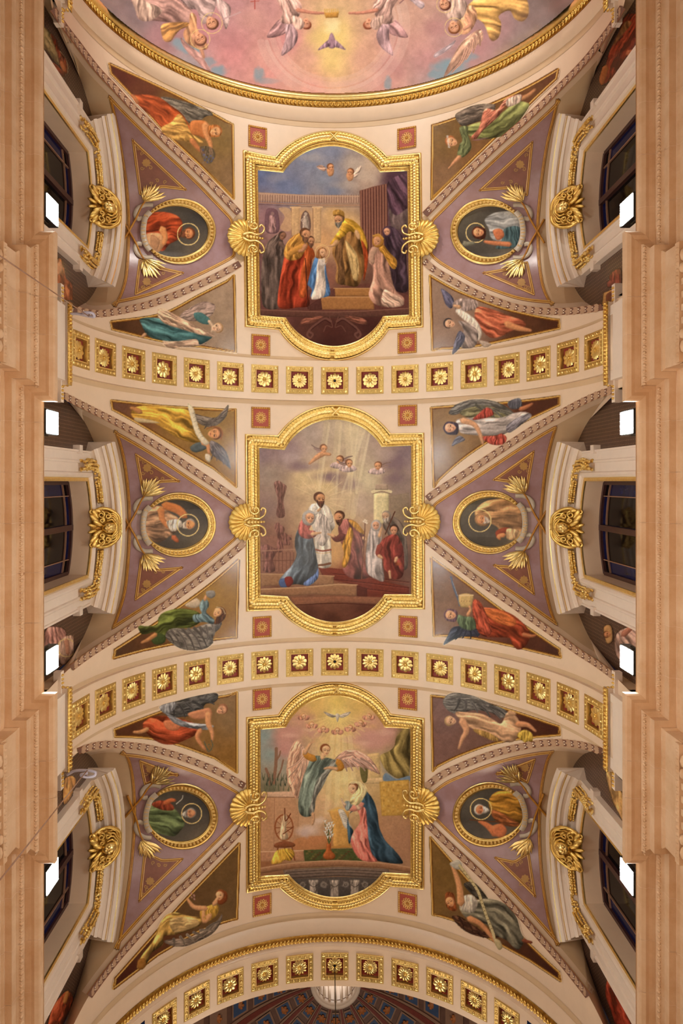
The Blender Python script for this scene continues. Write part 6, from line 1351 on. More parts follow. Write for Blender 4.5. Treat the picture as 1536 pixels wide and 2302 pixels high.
def f_L2U(c):
    c.wing("1090,350 1180,370 1260,380 1310,335 1355,288 1340,370 1280,430 1220,450 1140,420", "1100,380 1240,410 1350,290", (132,116,102)); c.feathers("1200,420 1280,390", "1180,460 1230,450 1290,420 1330,380 1350,320", 16, (120,104,94)); c.wing("1230,545 1300,580 1345,640 1370,745 1310,700 1240,650 1215,590", "1235,560 1365,740", (122,108,104)); c.feathers("1240,590 1290,640", "1230,680 1270,690 1320,720 1368,750", 15, (116,104,104))
    c.poly("650,345 700,300 820,296 960,312 1060,325 1115,410 1160,545 1080,556 970,515 860,440 770,400 690,395", (214,158,58), 1, .5, ax="670,340 860,360 1130,500", fold=.34, wl=50); c.limb("720,340,18 680,320,15 650,310,9", (206,138,80)); c.poly("680,380 780,395 860,420 700,412", (214,186,140), 1, .3)
    c.poly("1080,590 1130,560 1190,560 1200,600 1130,630 1090,620", (96,104,104), 1, .4); c.limb("1170,560,18 1205,580,15 1215,640,9", (222,150,98)); c.poly("1190,640 1225,655 1220,700 1190,680", (226,206,176), 1, .3)
    c.poly("1060,282 1100,310 1120,380 1140,450 1170,510 1215,560 1180,575 1120,500 1085,390", (230,212,178), 1, .35)
    for i in range(7): c.line(f"{1094+i*10},{350+i*28} {1112+i*10},{344+i*28}", 3, (120,96,70), .7, 0)
    c.head(1252, 495, 45, 85, .05, (226,152,94), (140,84,44)); c.line("1200,460 1240,445 1290,455 1310,490 1300,535", 10, (160,98,52), .8)
def f_L2D(c):
    c.wing("860,1900 960,1890 1080,1900 1200,1860 1300,1845 1295,1890 1250,1940 1240,2000 1190,2040 1100,2055 1010,2040 930,1990", "880,1900 1080,1960 1240,1990", (128,118,108)); c.feathers("900,1920 1150,1890", "960,2000 1010,2035 1060,2050 1110,2050 1160,2046 1200,2030 1240,2000", 24, (120,110,102)); c.feathers("1150,1890 1280,1860", "1160,1960 1200,1990 1250,1950 1290,1890", 20, (134,122,112))
    c.poly("705,1875 760,1880 840,1870 850,1820 890,1780 980,1755 1080,1760 1150,1790 1160,1840 1080,1890 960,1895 910,1920 890,1980 850,2010 810,2000 800,1960 830,1920 740,1940 710,1910", (98,108,48), 1, .5, ax="1140,1800 960,1820 740,1900", fold=.36, wl=46); c.poly("800,1960 840,1930 900,1950 890,2000 820,2010", (72,88,48), 1, .3)
    c.limb("830,1940,16 770,1980,13 728,1998,8", (206,140,84)); c.poly("1040,1730 1100,1690 1130,1680 1160,1720 1110,1750", (206,180,150), 1, .4)
    c.poly("1100,1800 1160,1790 1145,1740 1165,1690 1200,1690 1215,1730 1195,1780 1250,1830 1245,1865 1180,1850 1110,1850", (112,134,138), 1, .5, ax="1180,1700 1170,1800 1240,1850", fold=.26, wl=26); c.limb("1185,1690,12 1195,1660,10", (226,160,106)); c.poly("1195,1630 1250,1625 1260,1660 1230,1680 1200,1665", (150,140,130), 1, .5)
    c.poly("1255,1780 1300,1740 1335,1770 1330,1820 1290,1860 1250,1860 1270,1810", (104,60,30), 1, .4, fold=.3, wl=16); c.head(1280, 1782, 36, 30, -.8, (234,172,116), (110,64,34)); c.line("1270,1742 1310,1752 1330,1790", 8, (196,170,120), .8)
def f_R2U(c):
    c.wing("222,348 270,290 380,252 500,252 620,290 720,370 740,400 660,370 560,310 450,300 350,330 270,360", "240,340 460,270 730,390", (118,112,106)); c.wing("300,350 400,300 520,300 640,350 700,380 600,400 450,400", "310,360 480,340 690,380", (134,126,92)); c.feathers("420,290 600,330", "500,380 560,390 620,400 690,400 740,400", 22, (120,116,104)); c.wing("245,585 262,540 300,510 340,540 280,570", "330,530 250,580", (120,116,126))
    c.poly("650,270 700,245 740,245 750,300 700,320 660,310", (104,104,116), 1, .4, fold=.2, wl=20); c.limb("740,320,16 790,300,13 825,280,8", (196,120,80))
    c.poly("275,400 330,385 460,380 600,380 700,345 780,340 820,365 790,400 700,450 620,500 520,510 400,505 310,490 290,440", (196,180,172), 1, .5, ax="300,440 540,440 790,370", fold=.26, wl=46); c.poly("640,440 720,380 800,350 815,370 760,420 660,490", (140,132,140), 1, .4, ax="650,470 800,360", fold=.28, wl=22)
    c.poly("395,395 440,350 490,310 530,320 545,360 480,385", (176,72,60), 1, .45, fold=.3, wl=22); c.poly("460,520 560,510 600,495 640,520 630,560 590,578 520,570", (180,78,64), 1, .45, fold=.3, wl=24)
    c.limb("320,400,22 400,425,18 440,480,15 470,570,8", (228,166,122)); c.head(232, 455, 42, -88, .15, (230,168,130), (70,54,70), long=.5)
def f_R2D(c):
    c.wing("185,2015 215,1950 250,1890 330,1880 430,1900 440,1950 330,1955 260,1975", "420,1920 300,1920 190,2010", (70,72,88)); c.feathers("300,1890 400,1910", "220,1985 270,1975 320,1965 380,1968 430,1955", 22, (66,68,84)); c.line("238,1525 256,1600 290,1690 300,1730", 12, (96,108,132), .95); c.line("250,1560 285,1660", 5, (150,160,176), .8)
    c.poly("395,1750 470,1745 560,1755 660,1785 740,1840 800,1910 805,1970 770,2030 720,2048 680,2010 660,1965 560,1960 470,1950 420,1890", (176,72,44), 1, .5, ax="410,1800 600,1860 780,1990", fold=.32, wl=48); c.poly("470,1760 600,1770 700,1830 690,1880 560,1850", (210,110,56), 1, .35, ax="480,1780 690,1860", fold=.2, wl=26); c.poly("400,1690 460,1720 530,1900 500,1950 440,1880 400,1780", (190,84,58), 1, .4, ax="410,1700 500,1930", fold=.26, wl=22)
    c.poly("280,1800 340,1810 400,1820 420,1890 370,1910 300,1880", (108,126,92), 1, .45, fold=.22, wl=22); c.poly("300,1655 395,1655 385,1735 350,1745 305,1735", (214,176,112), 1, .4, edge=.5); c.line("298,1660 398,1656", 9, (232,204,150), .9, 0)
    for x in range(312, 392, 20): c.blob(x, 1700, 5, 5, (120,70,40), .9)
    c.limb("360,1800,13 380,1760,10 370,1735,7", (230,162,112)); c.limb("760,1940,14 820,1950,11 850,1945,7", (200,120,76)); c.head(235, 1800, 40, -80, .1, (232,168,124), (118,86,96), long=.3)
def f_L3U(c):
    c.wing("880,205 980,180 1100,145 1255,120 1282,150 1250,190 1190,200 1150,260 1040,290 920,290", "900,220 1080,210 1270,150", (96,92,88)); c.feathers("950,220 1150,170", "960,290 1040,292 1120,280 1180,240 1250,200", 24, (92,88,86)); c.poly("860,215 960,185 980,215 930,270 880,260", (150,148,150), 1, .4, fold=.25, wl=20)
    c.poly("735,350 790,300 880,285 980,300 1090,330 1150,370 1120,420 1040,460 950,492 860,480 780,425", (178,76,44), 1, .5, ax="750,350 920,400 1130,390", fold=.34, wl=50); c.poly("890,320 980,320 1020,350 980,390 910,380", (220,130,86), 1, .4); c.limb("770,380,16 720,400,13 672,402,9", (216,150,96))
    c.poly("900,260 960,290 1060,330 1200,345 1250,360 1200,385 1060,370 960,335", (160,160,164), 1, .4, ax="920,280 1060,340 1230,365", fold=.3, wl=22); c.poly("1060,270 1150,240 1220,230 1230,290 1120,310", (214,140,98), 1, .4)
    c.limb("1210,270,24 1210,340,20 1235,400,15 1240,460,8", (232,158,106)); c.limb("1150,390,20 1130,440,16 1165,500,12 1190,530,7", (224,146,94)); c.line("1180,470 1210,540 1240,500 1230,460", 8, (110,104,84), .9)
    for i in range(7): c.blob(1185+i*9, 490+(i*17) % 50, 8, 7, (96,108,84), .9)
    c.head(1305, 240, 38, 70, .4, (226,160,118), (170,110,74))
def f_L3D(c):
    c.wing("890,1905 960,1890 1080,1880 1180,1830 1270,1760 1308,1710 1300,1770 1240,1850 1150,1900 1050,1940 950,1940", "900,1910 1100,1890 1300,1730", (142,122,106)); c.feathers("960,1890 1200,1810", "960,1940 1040,1938 1110,1915 1180,1880 1250,1830 1300,1760", 22, (150,132,114))
    c.poly("695,2095 730,2010 800,1920 830,1860 860,1780 910,1715 980,1700 1080,1725 1150,1735 1150,1790 1060,1830 960,1860 890,1870 880,1930 800,1990 770,2060 730,2105", (200,154,76), 1, .5, ax="1130,1750 920,1770 840,1920 730,2080", fold=.34, wl=46); c.poly("930,1760 1000,1730 1120,1745 1140,1790 1040,1830 960,1840", (222,180,116), 1, .4, ax="1130,1770 950,1800", fold=.2, wl=26)
    c.poly("705,2040 750,2030 760,2080 730,2110 700,2095", (176,118,50), 1, .4); c.poly("1150,1690 1210,1650 1270,1640 1285,1680 1250,1740 1170,1770", (206,156,60), 1, .45, fold=.2, wl=20)
    c.limb("1190,1670,20 1110,1660,16 1075,1625,12 1060,1600,8", (236,168,114)); c.limb("1220,1720,20 1180,1760,17 1175,1690,11", (236,168,112)); 
    for i in range(8): c.blob(1085+(i*19) % 36, 1560+(i*13) % 46, 8, 8, (206,150,140), .9)
    c.limb("1250,1640,16 1280,1600,15", (232,168,116)); c.poly("1280,1600 1320,1545 1345,1560 1345,1610 1310,1640 1280,1635", (150,78,40), 1, .4); c.head(1296, 1575, 34, -10, -.8, (238,176,124), (160,86,46))
def f_R3U(c):
    c.wing("180,180 220,130 300,118 400,140 520,195 620,235 655,280 600,300 520,260 400,245 280,270 210,240", "200,180 420,180 640,280", (124,118,112)); c.feathers("300,170 520,220", "260,250 340,250 430,260 520,290 600,310 650,300", 26, (116,110,106)); 
    c.poly("270,260 360,260 460,270 540,310 600,340 640,265 690,270 735,330 740,400 690,470 620,470 560,440 480,400 400,380 320,330", (210,160,120), 1, .5, ax="290,290 500,340 710,400", fold=.24, wl=46); c.poly("400,380 500,400 580,450 560,470 440,420", (196,150,80), 1, .3, fold=.2, wl=18); c.limb("720,345,24 790,350,17 850,395,8", (220,150,104)); c.limb("660,260,16 700,270,13", SKIN)
    c.limb("320,320,28 350,390,22 320,450,15 295,520,8", (228,164,120)); c.poly("715,420 770,385 820,410 830,450 815,490 760,470", (190,154,62), 1, .45, fold=.3, wl=20); c.head(238, 322, 38, -75, .3, (222,172,134), (196,156,110))
def f_R3D(c):
    c.wing("245,1730 300,1725 400,1790 500,1850 590,1870 520,1885 400,1860 310,1810", "255,1735 420,1830 580,1875", (92,60,42)); c.feathers("300,1740 480,1840", "330,1815 400,1855 470,1880 540,1885", 20, (88,58,42)); c.wing("330,1500 400,1480 480,1560 520,1640 430,1600", "340,1510 500,1630", (84,76,66))
    c.poly("300,1650 380,1620 480,1600 580,1615 660,1660 715,1740 740,1830 765,1900 730,1965 690,1950 640,1900 560,1860 500,1790 400,1760 330,1720", (128,120,100), 1, .5, ax="320,1680 540,1720 730,1930", fold=.36, wl=50); c.poly("300,1600 380,1570 430,1620 400,1700 320,1680", (206,190,170), 1, .4, fold=.2, wl=22); c.limb("760,1900,14 820,1915,9", (150,80,56))
    c.limb("310,1630,28 300,1520,22 275,1430,17 245,1360,9", (226,158,104)); c.limb("370,1740,22 450,1780,18 520,1860,14 570,1930,8", (222,150,98))
    c.poly("230,1345 290,1320 320,1360 300,1390 260,1380", (196,186,168), 1, .4); c.line("300,1360 360,1440 430,1540 465,1640 500,1740 535,1830 550,1880", 20, (214,194,142), 1, fig=1); c.line("292,1366 352,1444 420,1544 455,1644 490,1744 525,1834", 2.5, (120,96,60), .8); c.line("308,1354 368,1436 440,1536 475,1636 510,1736 545,1826", 2.5, (120,96,60), .8)
    for i in range(15): t = i/14; x = np.interp(t, [0, .25, .5, .75, 1], [330,400,455,485,530]); y = np.interp(t, [0, .25, .5, .75, 1], [1400,1495,1610,1700,1815]); c.line(f"{x-6},{y+3} {x},{y-4} {x+6},{y+2}", 3, (96,72,44), .85, 0)
    c.poly("545,1890 590,1900 610,1950 580,1965", (196,176,130), 1, .4); c.poly("200,1560 255,1560 270,1620 280,1680 240,1685 205,1650", (150,78,38), 1, .4, fold=.25, wl=16); c.head(236, 1618, 38, -35, -.7, (230,160,104), (150,78,40))
for key in SPO:
    Pp = poly_px(key); lo, hi = Pp.min(0)-22, Pp.max(0)+22; o = CR[key[:2]]; b = int(key[1])-1
    c = Cv((int(lo[0]), int(lo[1]), int(hi[0]), int(hi[1])), o[:2], o[2], base=(248,219,186), seed=hash_(key) if False else sum(map(ord, key)))
    full = c.C.copy(); c.bg(SPB[key]); L = (Pp-np.array([c.x0, c.y0]))*c.r; M, w = c.mask(L); full[w] = full[w]*(1-M[..., None])+c.C[w]*M[..., None]; c.C[:] = full; c.A[w] = np.maximum(c.A[w], M)
    ctr = Pp.mean(0); a2 = sum(Pp[i-1][0]*Pp[i][1]-Pp[i][0]*Pp[i-1][1] for i in range(len(Pp))); c.fr(offset(np.vstack([Pp, Pp[:1]]), 3.2*(1 if a2 > 0 else -1))[:-1], wpx=6.0)
    globals()['f_'+key](c)
    t = thing('angel_painting', 'gold framed spandrel painting: %s' % WHOS[key], 'painting', barrel(ctr)[0], 'angel spandrel paintings')
    lay('painted_panel', c, barrel, 1.0, t, None, True, 1.3, clip=lambda P: np.all([np.abs(P[:, 1]-y) > 46.5 for y in YR], axis=0) & (P[:, 1] > -820))
# ================================================================ portraits in the medallions
def halo(c, x, y, r): c.line(np.array([(x+r*math.cos(a), y+r*math.sin(a)) for a in np.linspace(0, 6.29, 40)]), 7, (232,200,128), .9, 0)
def p_L1(c):
    c.poly("770,1250 850,1205 960,1220 1020,1270 1020,1340 1000,1400 930,1440 880,1490 800,1440 760,1360", (176,72,38), 1, .5, ax="780,1350 900,1330 1010,1330", fold=.32, wl=46); c.poly("760,1370 860,1360 900,1420 850,1500 790,1450", (206,150,104), 1, .4, fold=.1); c.limb("880,1330,26 900,1390,20 890,1440,14", (214,140,84)); c.poly("800,1370 860,1410 840,1480 800,1450", (180,130,92), 1, .3)
    halo(c, 1066, 1366, 78); c.head(1062, 1362, 44, 84, .1, (204,130,82), (120,66,38), beard=(112,70,46))
def p_R1(c):
    c.poly("480,1260 560,1210 660,1200 740,1220 760,1330 730,1430 640,1420 560,1420 520,1380 510,1330", (138,136,134), 1, .5, ax="490,1300 620,1310 740,1300", fold=.3, wl=44); c.poly("620,1330 720,1310 750,1380 700,1460 560,1470 600,1420", (70,92,96), 1, .4, fold=.26, wl=30); c.limb("660,1440,18 540,1430,15 480,1420,10", (196,120,80)); c.poly("540,1340 600,1330 620,1380 570,1410", (196,112,74), 1, .4)
    halo(c, 415, 1356, 70); c.head(434, 1355, 40, -85, .2, (210,142,98), (86,44,30), long=.4); c.limb("380,1440,9 330,1420,7", (140,136,116))
    c.limb("330,1440,16 400,1430,12", (126,122,104))
def p_L2(c):
    c.poly("750,1060 850,1010 930,1060 1000,1110 1000,1180 940,1230 850,1280 770,1250 750,1150", (168,126,94), 1, .5, ax="760,1140 900,1130 1000,1150", fold=.32, wl=40); c.limb("900,1010,30 990,1040,32 1040,1085,26", (204,122,68)); c.limb("870,1040,26 880,1110,20 920,1165,14", (212,132,76)); c.limb("960,1240,20 990,1270,13", (190,100,60)); c.poly("910,1130 980,1110 1020,1130 1010,1170 950,1200", (190,176,160), 1, .4, fold=.3, wl=16)
    halo(c, 1064, 1152, 78); c.head(1068, 1148, 40, 84, .4, (216,140,86), (160,140,120), beard=(176,160,142), bald=1)
def p_R2(c):
    c.poly("410,1060 470,990 560,965 680,960 750,1000 770,1120 740,1240 680,1180 620,1220 560,1160 500,1140 440,1150", (168,122,80), 1, .5, ax="420,1090 580,1070 750,1080", fold=.3, wl=48); c.poly("560,1200 620,1170 660,1180 600,1230 570,1250", (150,66,40), 1, .3); c.limb("620,1225,16 580,1235,15 590,1255,9", (212,136,86)); c.poly("640,1180 720,1190 760,1230 700,1260 640,1250", (186,146,104), 1, .35, fold=.25, wl=22)
    halo(c, 445, 1120, 80); c.head(462, 1112, 40, -80, -.25, (206,136,90), (176,158,140), beard=(184,166,148), hood=(160,116,78))
def p_L3(c):
    c.poly("775,930 860,900 960,945 1010,1000 1040,1060 1010,1110 960,1150 860,1130 790,1080", (96,110,72), 1, .5, ax="785,1010 900,1020 1030,1060", fold=.34, wl=46); c.poly("800,920 870,890 950,920 960,960 880,960", (150,70,46), 1, .4, fold=.2, wl=24); c.limb("900,910,18 940,890,16 970,890,11", (204,110,66)); c.line("980,915 1020,880 1026,855", 7, (190,184,170), .9)
    halo(c, 1090, 985, 72); c.head(1076, 985, 38, 80, .1, (204,136,94), (150,142,132), beard=(166,160,150), bald=1)
def p_R3(c):
    c.poly("510,890 560,830 660,820 750,870 765,960 740,1060 640,1050 560,1010 520,960", (176,122,44), 1, .5, ax="520,920 640,930 750,950", fold=.34, wl=46); c.poly("520,960 600,980 700,1040 740,1070 660,1080 560,1040", (146,84,46), 1, .4, ax="530,980 720,1060", fold=.28, wl=28); c.limb("560,1130,32 520,1090,24 480,1060,18 440,1040,12", (206,118,72)); c.poly("530,1080 600,1060 640,1110 600,1160 540,1130", (206,116,72), 1, .4); c.line("375,1030 500,1040 740,1062", 8, (110,66,40))
    halo(c, 452, 952, 76); c.head(452, 958, 40, -84, .05, (208,124,82), (206,190,176), beard=(216,204,190))
for key, (md, I) in MEDT.items():
    sd = key[0]; s = -1 if sd == 'L' else 1; b = int(key[1])-1; lo, hi = I.min(0)-3, I.max(0)+3; o = CR[key]; c = Cv((int(lo[0]), int(lo[1]), int(hi[0])+1, int(hi[1])+1), o[:2], o[2], seed=40+b)
    A, B = pc(key, MEDS[key][1]); m_ = (A+B)/2; q = (m_-np.array(o[:2]))*o[2]
    c.bg("%d,%d 84,78,70;%d,%d 96,88,76;%d,%d 70,66,64;%d,%d 78,72,66;%d,%d 104,92,78" % (q[0], q[1], q[0]-200, q[1]-150, q[0]+200, q[1]-150, q[0]-200, q[1]+160, q[0]+180, q[1]+160)); globals()['p_'+key](c); c.C[:] = np.clip(c.C*1.14, 0, 250)
    ctr = I.mean(0); lay('painted_portrait', c, WEB[(s, b)], 1.8, md, ctr+(I-ctr)*1.03, step=1.3, m=PAINTS)
# ================================================================ painted dome over the next bay, seen beyond the gilded arch at the top
SY, SR = -888.0-430.0, math.hypot(460, 430)
def dome_surf(px):
    dx, dy = ray(px); A = dx*dx+dy*dy+1; B = -(CAMX*dx*-1)-0; ox, oy, oz = CAMX, -SY, -Z0
    b = dx*ox+dy*oy+oz; cc = ox*ox+oy*oy+oz*oz-SR*SR; D = np.maximum(b*b-A*cc, 0); t = (-b+np.sqrt(D))/A
    P = np.stack([CAMX+dx*t, dy*t, t], -1); N_ = np.stack([-P[..., 0], SY-P[..., 1], Z0-P[..., 2]], -1); return P, N_/np.linalg.norm(N_, axis=-1)[..., None]
q = np.linspace(-math.pi/2, math.pi/2, 90); ap = np.stack([460*np.sin(q), np.full(90, -887.2), Z0+460*np.cos(q)], 1); apx = np.stack([CX+F*(ap[:, 0]-CAMX)/ap[:, 2], CY+F*ap[:, 1]/ap[:, 2]], 1)
apx = apx[apx[:, 1] > -60]; region = np.vstack([apx, [[apx[-1][0], -60], [apx[0][0], -60]]])
c = Cv((180, -60, 1340, 246), (0, 0), 1, res=1.6, seed=21)
c.bg("240,-20 112,104,102;300,40 116,108,112;360,90 164,122,128;450,60 206,142,148;420,150 160,160,166;520,120 216,146,146;600,170 226,158,150;650,90 220,150,150;700,200 228,160,144;745,90 246,218,128;745,140 244,212,132;690,120 222,170,146;820,130 222,172,146;880,90 212,158,148;860,190 214,160,150;960,130 200,150,148;1000,180 150,160,172;1060,120 186,142,144;1120,60 168,134,136;1180,90 130,122,122;1260,10 84,74,66;1220,40 120,112,110;900,30 214,170,150;600,20 206,152,150;520,20 196,146,148;745,20 226,190,140;745,-40 222,180,140")
for x, y, rx, ry, a in ((430,108,34,16,.9),(405,96,26,14,.8),(490,158,26,15,.9),(582,165,16,20,.8),(600,182,30,8,.5),(1010,150,40,22,.9),(985,168,26,12,.8),(1050,128,26,16,.7),(872,188,10,20,.7),(468,140,20,14,.6)): c.blob(x, y, rx, ry, (118,166,182), a, hard=.4)
for x, y, rx, ry, k, a in ((520,90,60,40,0,.5),(600,130,50,40,1,.5),(650,180,60,22,1,.5),(880,150,50,40,0,.5),(940,90,50,40,1,.4),(1080,90,50,36,0,.4),(800,190,70,16,1,.5),(560,40,50,30,1,.4),(980,60,40,30,0,.4)): c.blob(x, y, rx, ry, ((190,132,136),(228,172,158))[k], a)
for r, w, a in ((132,14,.25),(146,8,.35),(158,18,.2),(120,8,.2)): c.line(np.array([(748+r*1.05*math.cos(t), 58+r*math.sin(t)) for t in np.linspace(-.3, 2.9, 24)]), w, (240,212,200), a, 0)
c.blob(745, 85, 70, 66, (240,214,130), .6); c.blob(745, 60, 26, 22, (252,240,180), .7)
# left group of angels
c.o = np.array([220., 0]); c.k = 1.659; c.u = c.r/c.k
c.wing("440,-10 490,20 494,60 478,110 462,60 440,20", "450,0 480,100", (206,176,170)); c.line("470,70 530,46", 6, (206,170,170), .8)
c.poly("120,-30 250,-20 330,20 360,60 350,110 300,90 230,80 180,75 150,70 138,30", (166,128,118), 1, .5, ax="140,0 260,30 340,90", fold=.3, wl=30); c.poly("130,-10 190,10 240,40 200,76 160,76 140,40", (190,160,140), 1, .4, fold=.28, wl=22)
c.poly("300,-20 400,-20 440,10 420,70 390,90 370,40 340,30", (196,166,160), 1, .4, ax="330,-10 400,80", fold=.28, wl=24)
c.poly("235,100 262,86 330,84 350,96 310,110 290,130 270,156 245,150", (204,146,74), 1, .5, ax="340,90 250,140", fold=.32, wl=20); c.poly("345,50 366,60 372,110 400,150 410,180 380,186 330,160 320,120 340,90", (206,150,104), 1, .4, ax="350,60 390,180", fold=.26, wl=22)
c.wing("310,140 340,170 380,200 420,262 410,270 370,230 330,190 312,160", "315,150 415,262", (206,156,146)); c.limb("350,130,9 380,170,8 395,215,5", (222,160,122))
c.head(424, 84, 24, 155, .2, (220,158,120), (130,84,60), halo=1.6); c.head(380, 144, 24, 150, -.2, (220,156,116), (124,76,50), halo=1.5)
# pair lifting the crown
for m_, ox in ((1, 220.), (-1, 760.)):
    c.o = np.array([ox, 0]); X = (lambda v: v) if m_ > 0 else (lambda v: 1036-v-145)
    T = lambda t: " ".join(f"{X(float(w.split(',')[0]))},{w.split(',')[1]}" for w in t.split())
    c.wing(T("690,70 660,90 630,140 690,130 720,100"), T("700,80 640,136"), (196,150,150)); c.wing(T("700,70 745,120 735,170 690,208 686,190 700,140"), T("715,80 690,200"), (198,162,166))
    c.poly(T("660,-20 730,-10 760,20 750,60 720,90 680,80 690,40"), (214,172,158), 1, .5, ax=T("690,-10 720,80"), fold=.3, wl=18)
    c.limb(" ".join(f"{X(float(a))},{b},{r}" for a, b, r in (("745",38,8),("800",48,6),("850",50,4))), (222,150,124)); c.head(X(778), 88, 19, 190*1 if m_ > 0 else 170, .6*m_, (224,158,124), (168,94,66)); c.poly(T("720,60 760,70 770,100 740,110"), (222,184,166), 1, .4, fold=.2, wl=12)
c.o = np.array([220., 0])
c.poly("844,48 900,44 896,66 850,68", (206,150,70), 0, .5); 
for i in range(7): c.line(f"{848+i*8},48 {846+i*8},34", 4, (226,180,90), .9)
c.poly("872,122 886,150 884,178 862,178 860,150", (176,140,156), 1, .4); c.poly("862,150 840,166 820,188 846,180 868,170", (166,132,150), 1, .3, fold=.25, wl=9); c.poly("884,150 900,160 925,186 900,180 880,172", (176,144,160), 1, .3, fold=.25, wl=9)
c.line("585,-5 585,34", 4, (190,90,80), .8); c.line("570,6 600,4", 4, (190,90,80), .8)
# right group
c.o = np.array([760., 0])
c.poly("540,-20 640,-20 700,-10 712,50 690,80 660,70 640,40 600,60 610,90 600,140 570,150 545,90 500,60 470,40", (206,160,86), 1, .5, ax="480,30 600,40 700,60", fold=.34, wl=34); c.poly("460,40 500,20 520,60 500,110 470,130 440,110", (214,160,120), 1, .4, ax="470,40 490,120", fold=.25, wl=20)
c.wing("530,110 540,150 500,185 450,240 400,286 398,276 430,210 470,150", "530,120 470,190 402,280", (214,170,140)); c.feathers("520,120 480,180", "530,170 505,196 478,222 452,246 425,270", 14, (210,164,138)); c.wing("440,150 420,180 365,215 362,200 410,170", "440,160 366,208", (186,170,176))
c.poly("380,-10 440,-10 480,10 470,60 430,80 400,50", (206,176,160), 1, .4, fold=.26, wl=20); c.head(398, 14, 22, 165, .3, (222,162,126), (120,70,54), halo=1.4); c.head(432, 100, 23, 160, -.1, (224,164,126), (150,90,50), halo=1.5); c.limb("480,60,8 495,90,8 470,110,6", (226,164,130))
c.wing("250,-20 320,10 312,34 280,10", "260,-10 316,30", (186,166,170)); c.line("230,12 250,-6", 5, (150,110,110), .8)
dp = thing('dome_painting', 'painted dome with angels, dove and crown on pink clouds beyond the gilded arch', 'painting', dome_surf(np.array([745., 20.]))[0])
lay('painted_dome', c, dome_surf, .4, dp, region, step=1.45)
th, ph2 = np.meshgrid(np.linspace(0, math.pi*.52, 40), np.linspace(0, 2*math.pi, 80)); SV_ = np.stack([(SR+9)*np.sin(th)*np.cos(ph2), SY+(SR+9)*np.sin(th)*np.sin(ph2), Z0+(SR+9)*np.cos(th)], -1)
keep = SV_[..., 1] < -880; Fs = [f for f in gridf(80, 40) if all(keep.reshape(-1)[i] for i in f)]; mk('dome_shell', SV_.reshape(-1, 3), Fs, mat('pink_cloud_paint', (204,150,142), .5), vault)
# ================================================================ painted figures on the dark lunette walls
def wallfig(lab, s, box, o, k, fn):
    c = Cv(box, o, k, base=(84,58,46), seed=box[0]); fn(c); P = plane_x(s*(XW-.3)); ctr = np.array([(box[0]+box[2])/2, (box[1]+box[3])/2])
    t = thing('wall_figure', lab, 'painting', P(ctr)[0], 'painted figures of the lunette walls'); lay('painted_figure', c, P, .5, t, None, True, 1.2)
def w1(c):
    c.poly("-20,200 60,240 130,310 195,400 215,560 240,700 170,640 110,560 20,440", (150,128,84), 1, .4, ax="20,260 200,660", fold=.3, wl=40); c.poly("-20,520 60,560 130,650 240,740 310,830 250,850 170,790 60,680 -20,600", (162,66,36), 1, .45, ax="0,560 280,830", fold=.3, wl=40); c.poly("130,320 200,390 240,520 330,660 340,800 300,800 250,700 215,560", (140,62,36), 1, .4, fold=.25, wl=30); c.limb("270,680,30 310,780,22", (204,116,66)); c.line("250,530 330,640 345,820 300,862 250,840", 14, (196,160,120), .8)
def w2(c):
    c.poly("620,60 800,120 800,420 620,590 520,740 420,880 320,950 300,880 350,720 400,540 500,330", (142,56,34), 1, .45, ax="700,140 460,600 340,900", fold=.34, wl=60); c.poly("500,330 600,160 680,180 560,330 440,470", (168,108,58), 1, .3, fold=.2, wl=40); c.limb("640,560,44 690,540,30", (204,116,72)); c.limb("350,740,40 310,880,40 300,940,24", (196,110,56)); c.line("640,620 500,800 400,900", 20, (190,110,50), .7)
def w3(c): c.poly("0,40 40,20 60,90 80,180 130,230 160,330 150,400 110,410 70,470 0,440", (190,106,62), 1, .45, ax="30,60 120,380", fold=.34, wl=34); c.poly("0,60 30,30 50,90 30,140 0,150", (220,150,110), 1, .4)
def w4(c): c.poly("20,60 120,20 130,150 100,190 40,190 10,140", (204,150,82), 0, .4); c.poly("40,70 100,50 105,140 80,165 45,150", (126,66,40), 1, .4); c.limb("60,0,22 110,-50,20 130,-90,16", (150,74,56)); c.poly("60,-60 140,-110 140,60 110,30", (136,60,44), 1, .4, fold=.3, wl=26)
def w5(c): c.poly("0,60 80,30 140,60 150,160 90,280 0,300", (178,122,110), 1, .4, ax="40,60 60,280", fold=.32, wl=36); c.poly("100,130 190,90 210,180 180,260 120,300 90,230", (190,150,128), 1, .4, fold=.25, wl=24); halo(c, 150, 180, 64); c.limb("150,130,18 160,220,14", (206,140,110))
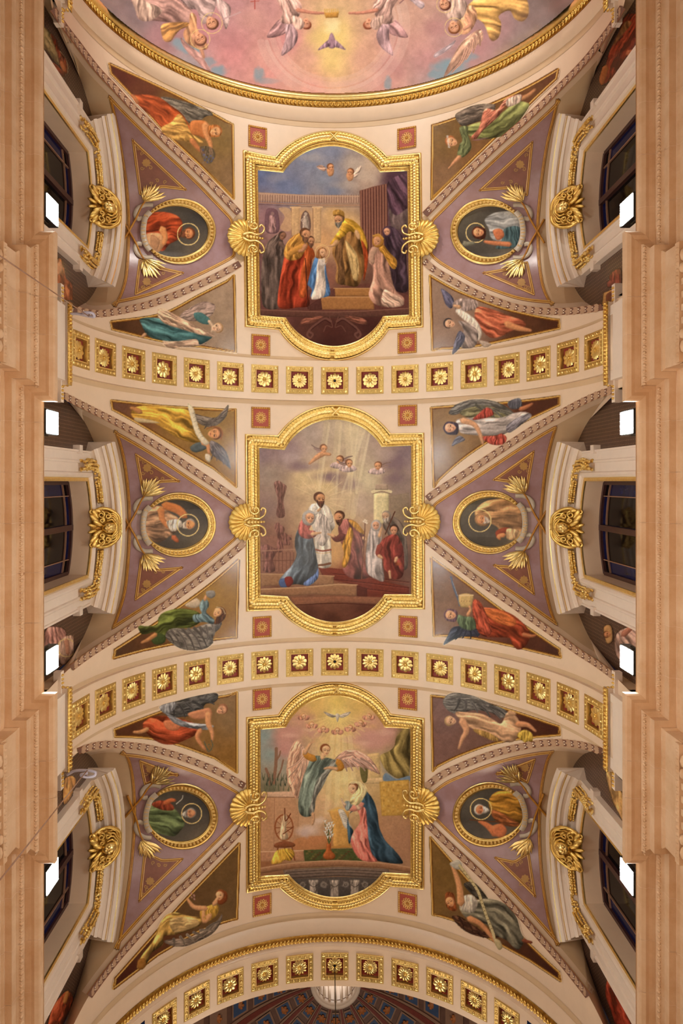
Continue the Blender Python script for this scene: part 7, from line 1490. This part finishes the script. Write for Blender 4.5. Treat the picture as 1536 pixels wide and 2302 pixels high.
def w6(c): c.poly("60,110 150,60 230,90 240,300 150,330 60,260", (186,146,130), 1, .4, ax="80,100 200,300", fold=.26, wl=40); c.limb("110,110,22 170,60,16 200,30,10", (190,120,96)); c.poly("-30,60 20,50 30,150 -10,170", (206,150,90), 1, .4); c.head(-4, 110, 26, -90, 0, (206,132,84), (120,76,50))
def w7(c): c.poly("0,60 60,20 90,60 60,160 20,220 0,200", (204,140,70), 1, .45, fold=.3, wl=26)
def w8(c): c.poly("0,380 40,220 110,120 160,90 190,160 130,300 60,420 -20,440", (166,72,42), 1, .45, ax="120,120 30,420", fold=.34, wl=34); c.limb("150,100,14 130,170,14", (216,140,70))
def w9(c): c.poly("60,60 110,120 160,250 240,420 300,560 160,560 90,330 40,180", (160,60,40), 1, .45, ax="80,90 220,540", fold=.34, wl=44); c.limb("60,50,20 90,120,18", (206,124,66))
def w10(c): c.poly("20,20 100,10 110,120 160,220 160,420 120,330 60,200", (194,146,86), 1, .45, ax="50,30 140,380", fold=.3, wl=30)
for a in (('red robed figure on the dark wall above the left window, top bay', -1, (92, 40, 160, 180), (90, 20), 5.6, w1), ('red robed figure on the dark wall above the right window, top bay', 1, (1340, 30, 1446, 200), (1300, 20), 5.593, w2),
          ('orange draped figure on the dark wall below the left window, top bay', -1, (126, 578, 164, 676), (128, 580), 4, w3), ('brown figure with face on the dark wall below the right window, top bay', 1, (1345, 560, 1400, 690), (1352, 640), 3.2, w4),
          ('pale haloed figure on the dark wall below the left window, middle bay', -1, (98, 1396, 166, 1500), (102, 1400), 3.2, w5), ('mauve robed figure on the dark wall below the right window, middle bay', 1, (1345, 1390, 1440, 1512), (1368, 1392), 3.2, w6),
          ('ochre figure on the dark wall above the left window, bottom bay', -1, (140, 1735, 176, 1812), (142, 1738), 3.2, w7), ('red figure on the dark wall below the left window, bottom bay', -1, (100, 2190, 166, 2330), (104, 2200), 3.2, w8),
          ('red figure on the dark wall below the right window, bottom bay', 1, (1345, 2180, 1445, 2330), (1350, 2180), 3.2, w9), ('tan draped figure on the dark wall above the right window, bottom bay', 1, (1350, 1728, 1408, 1862), (1358, 1732), 3.2, w10)): wallfig(*a)
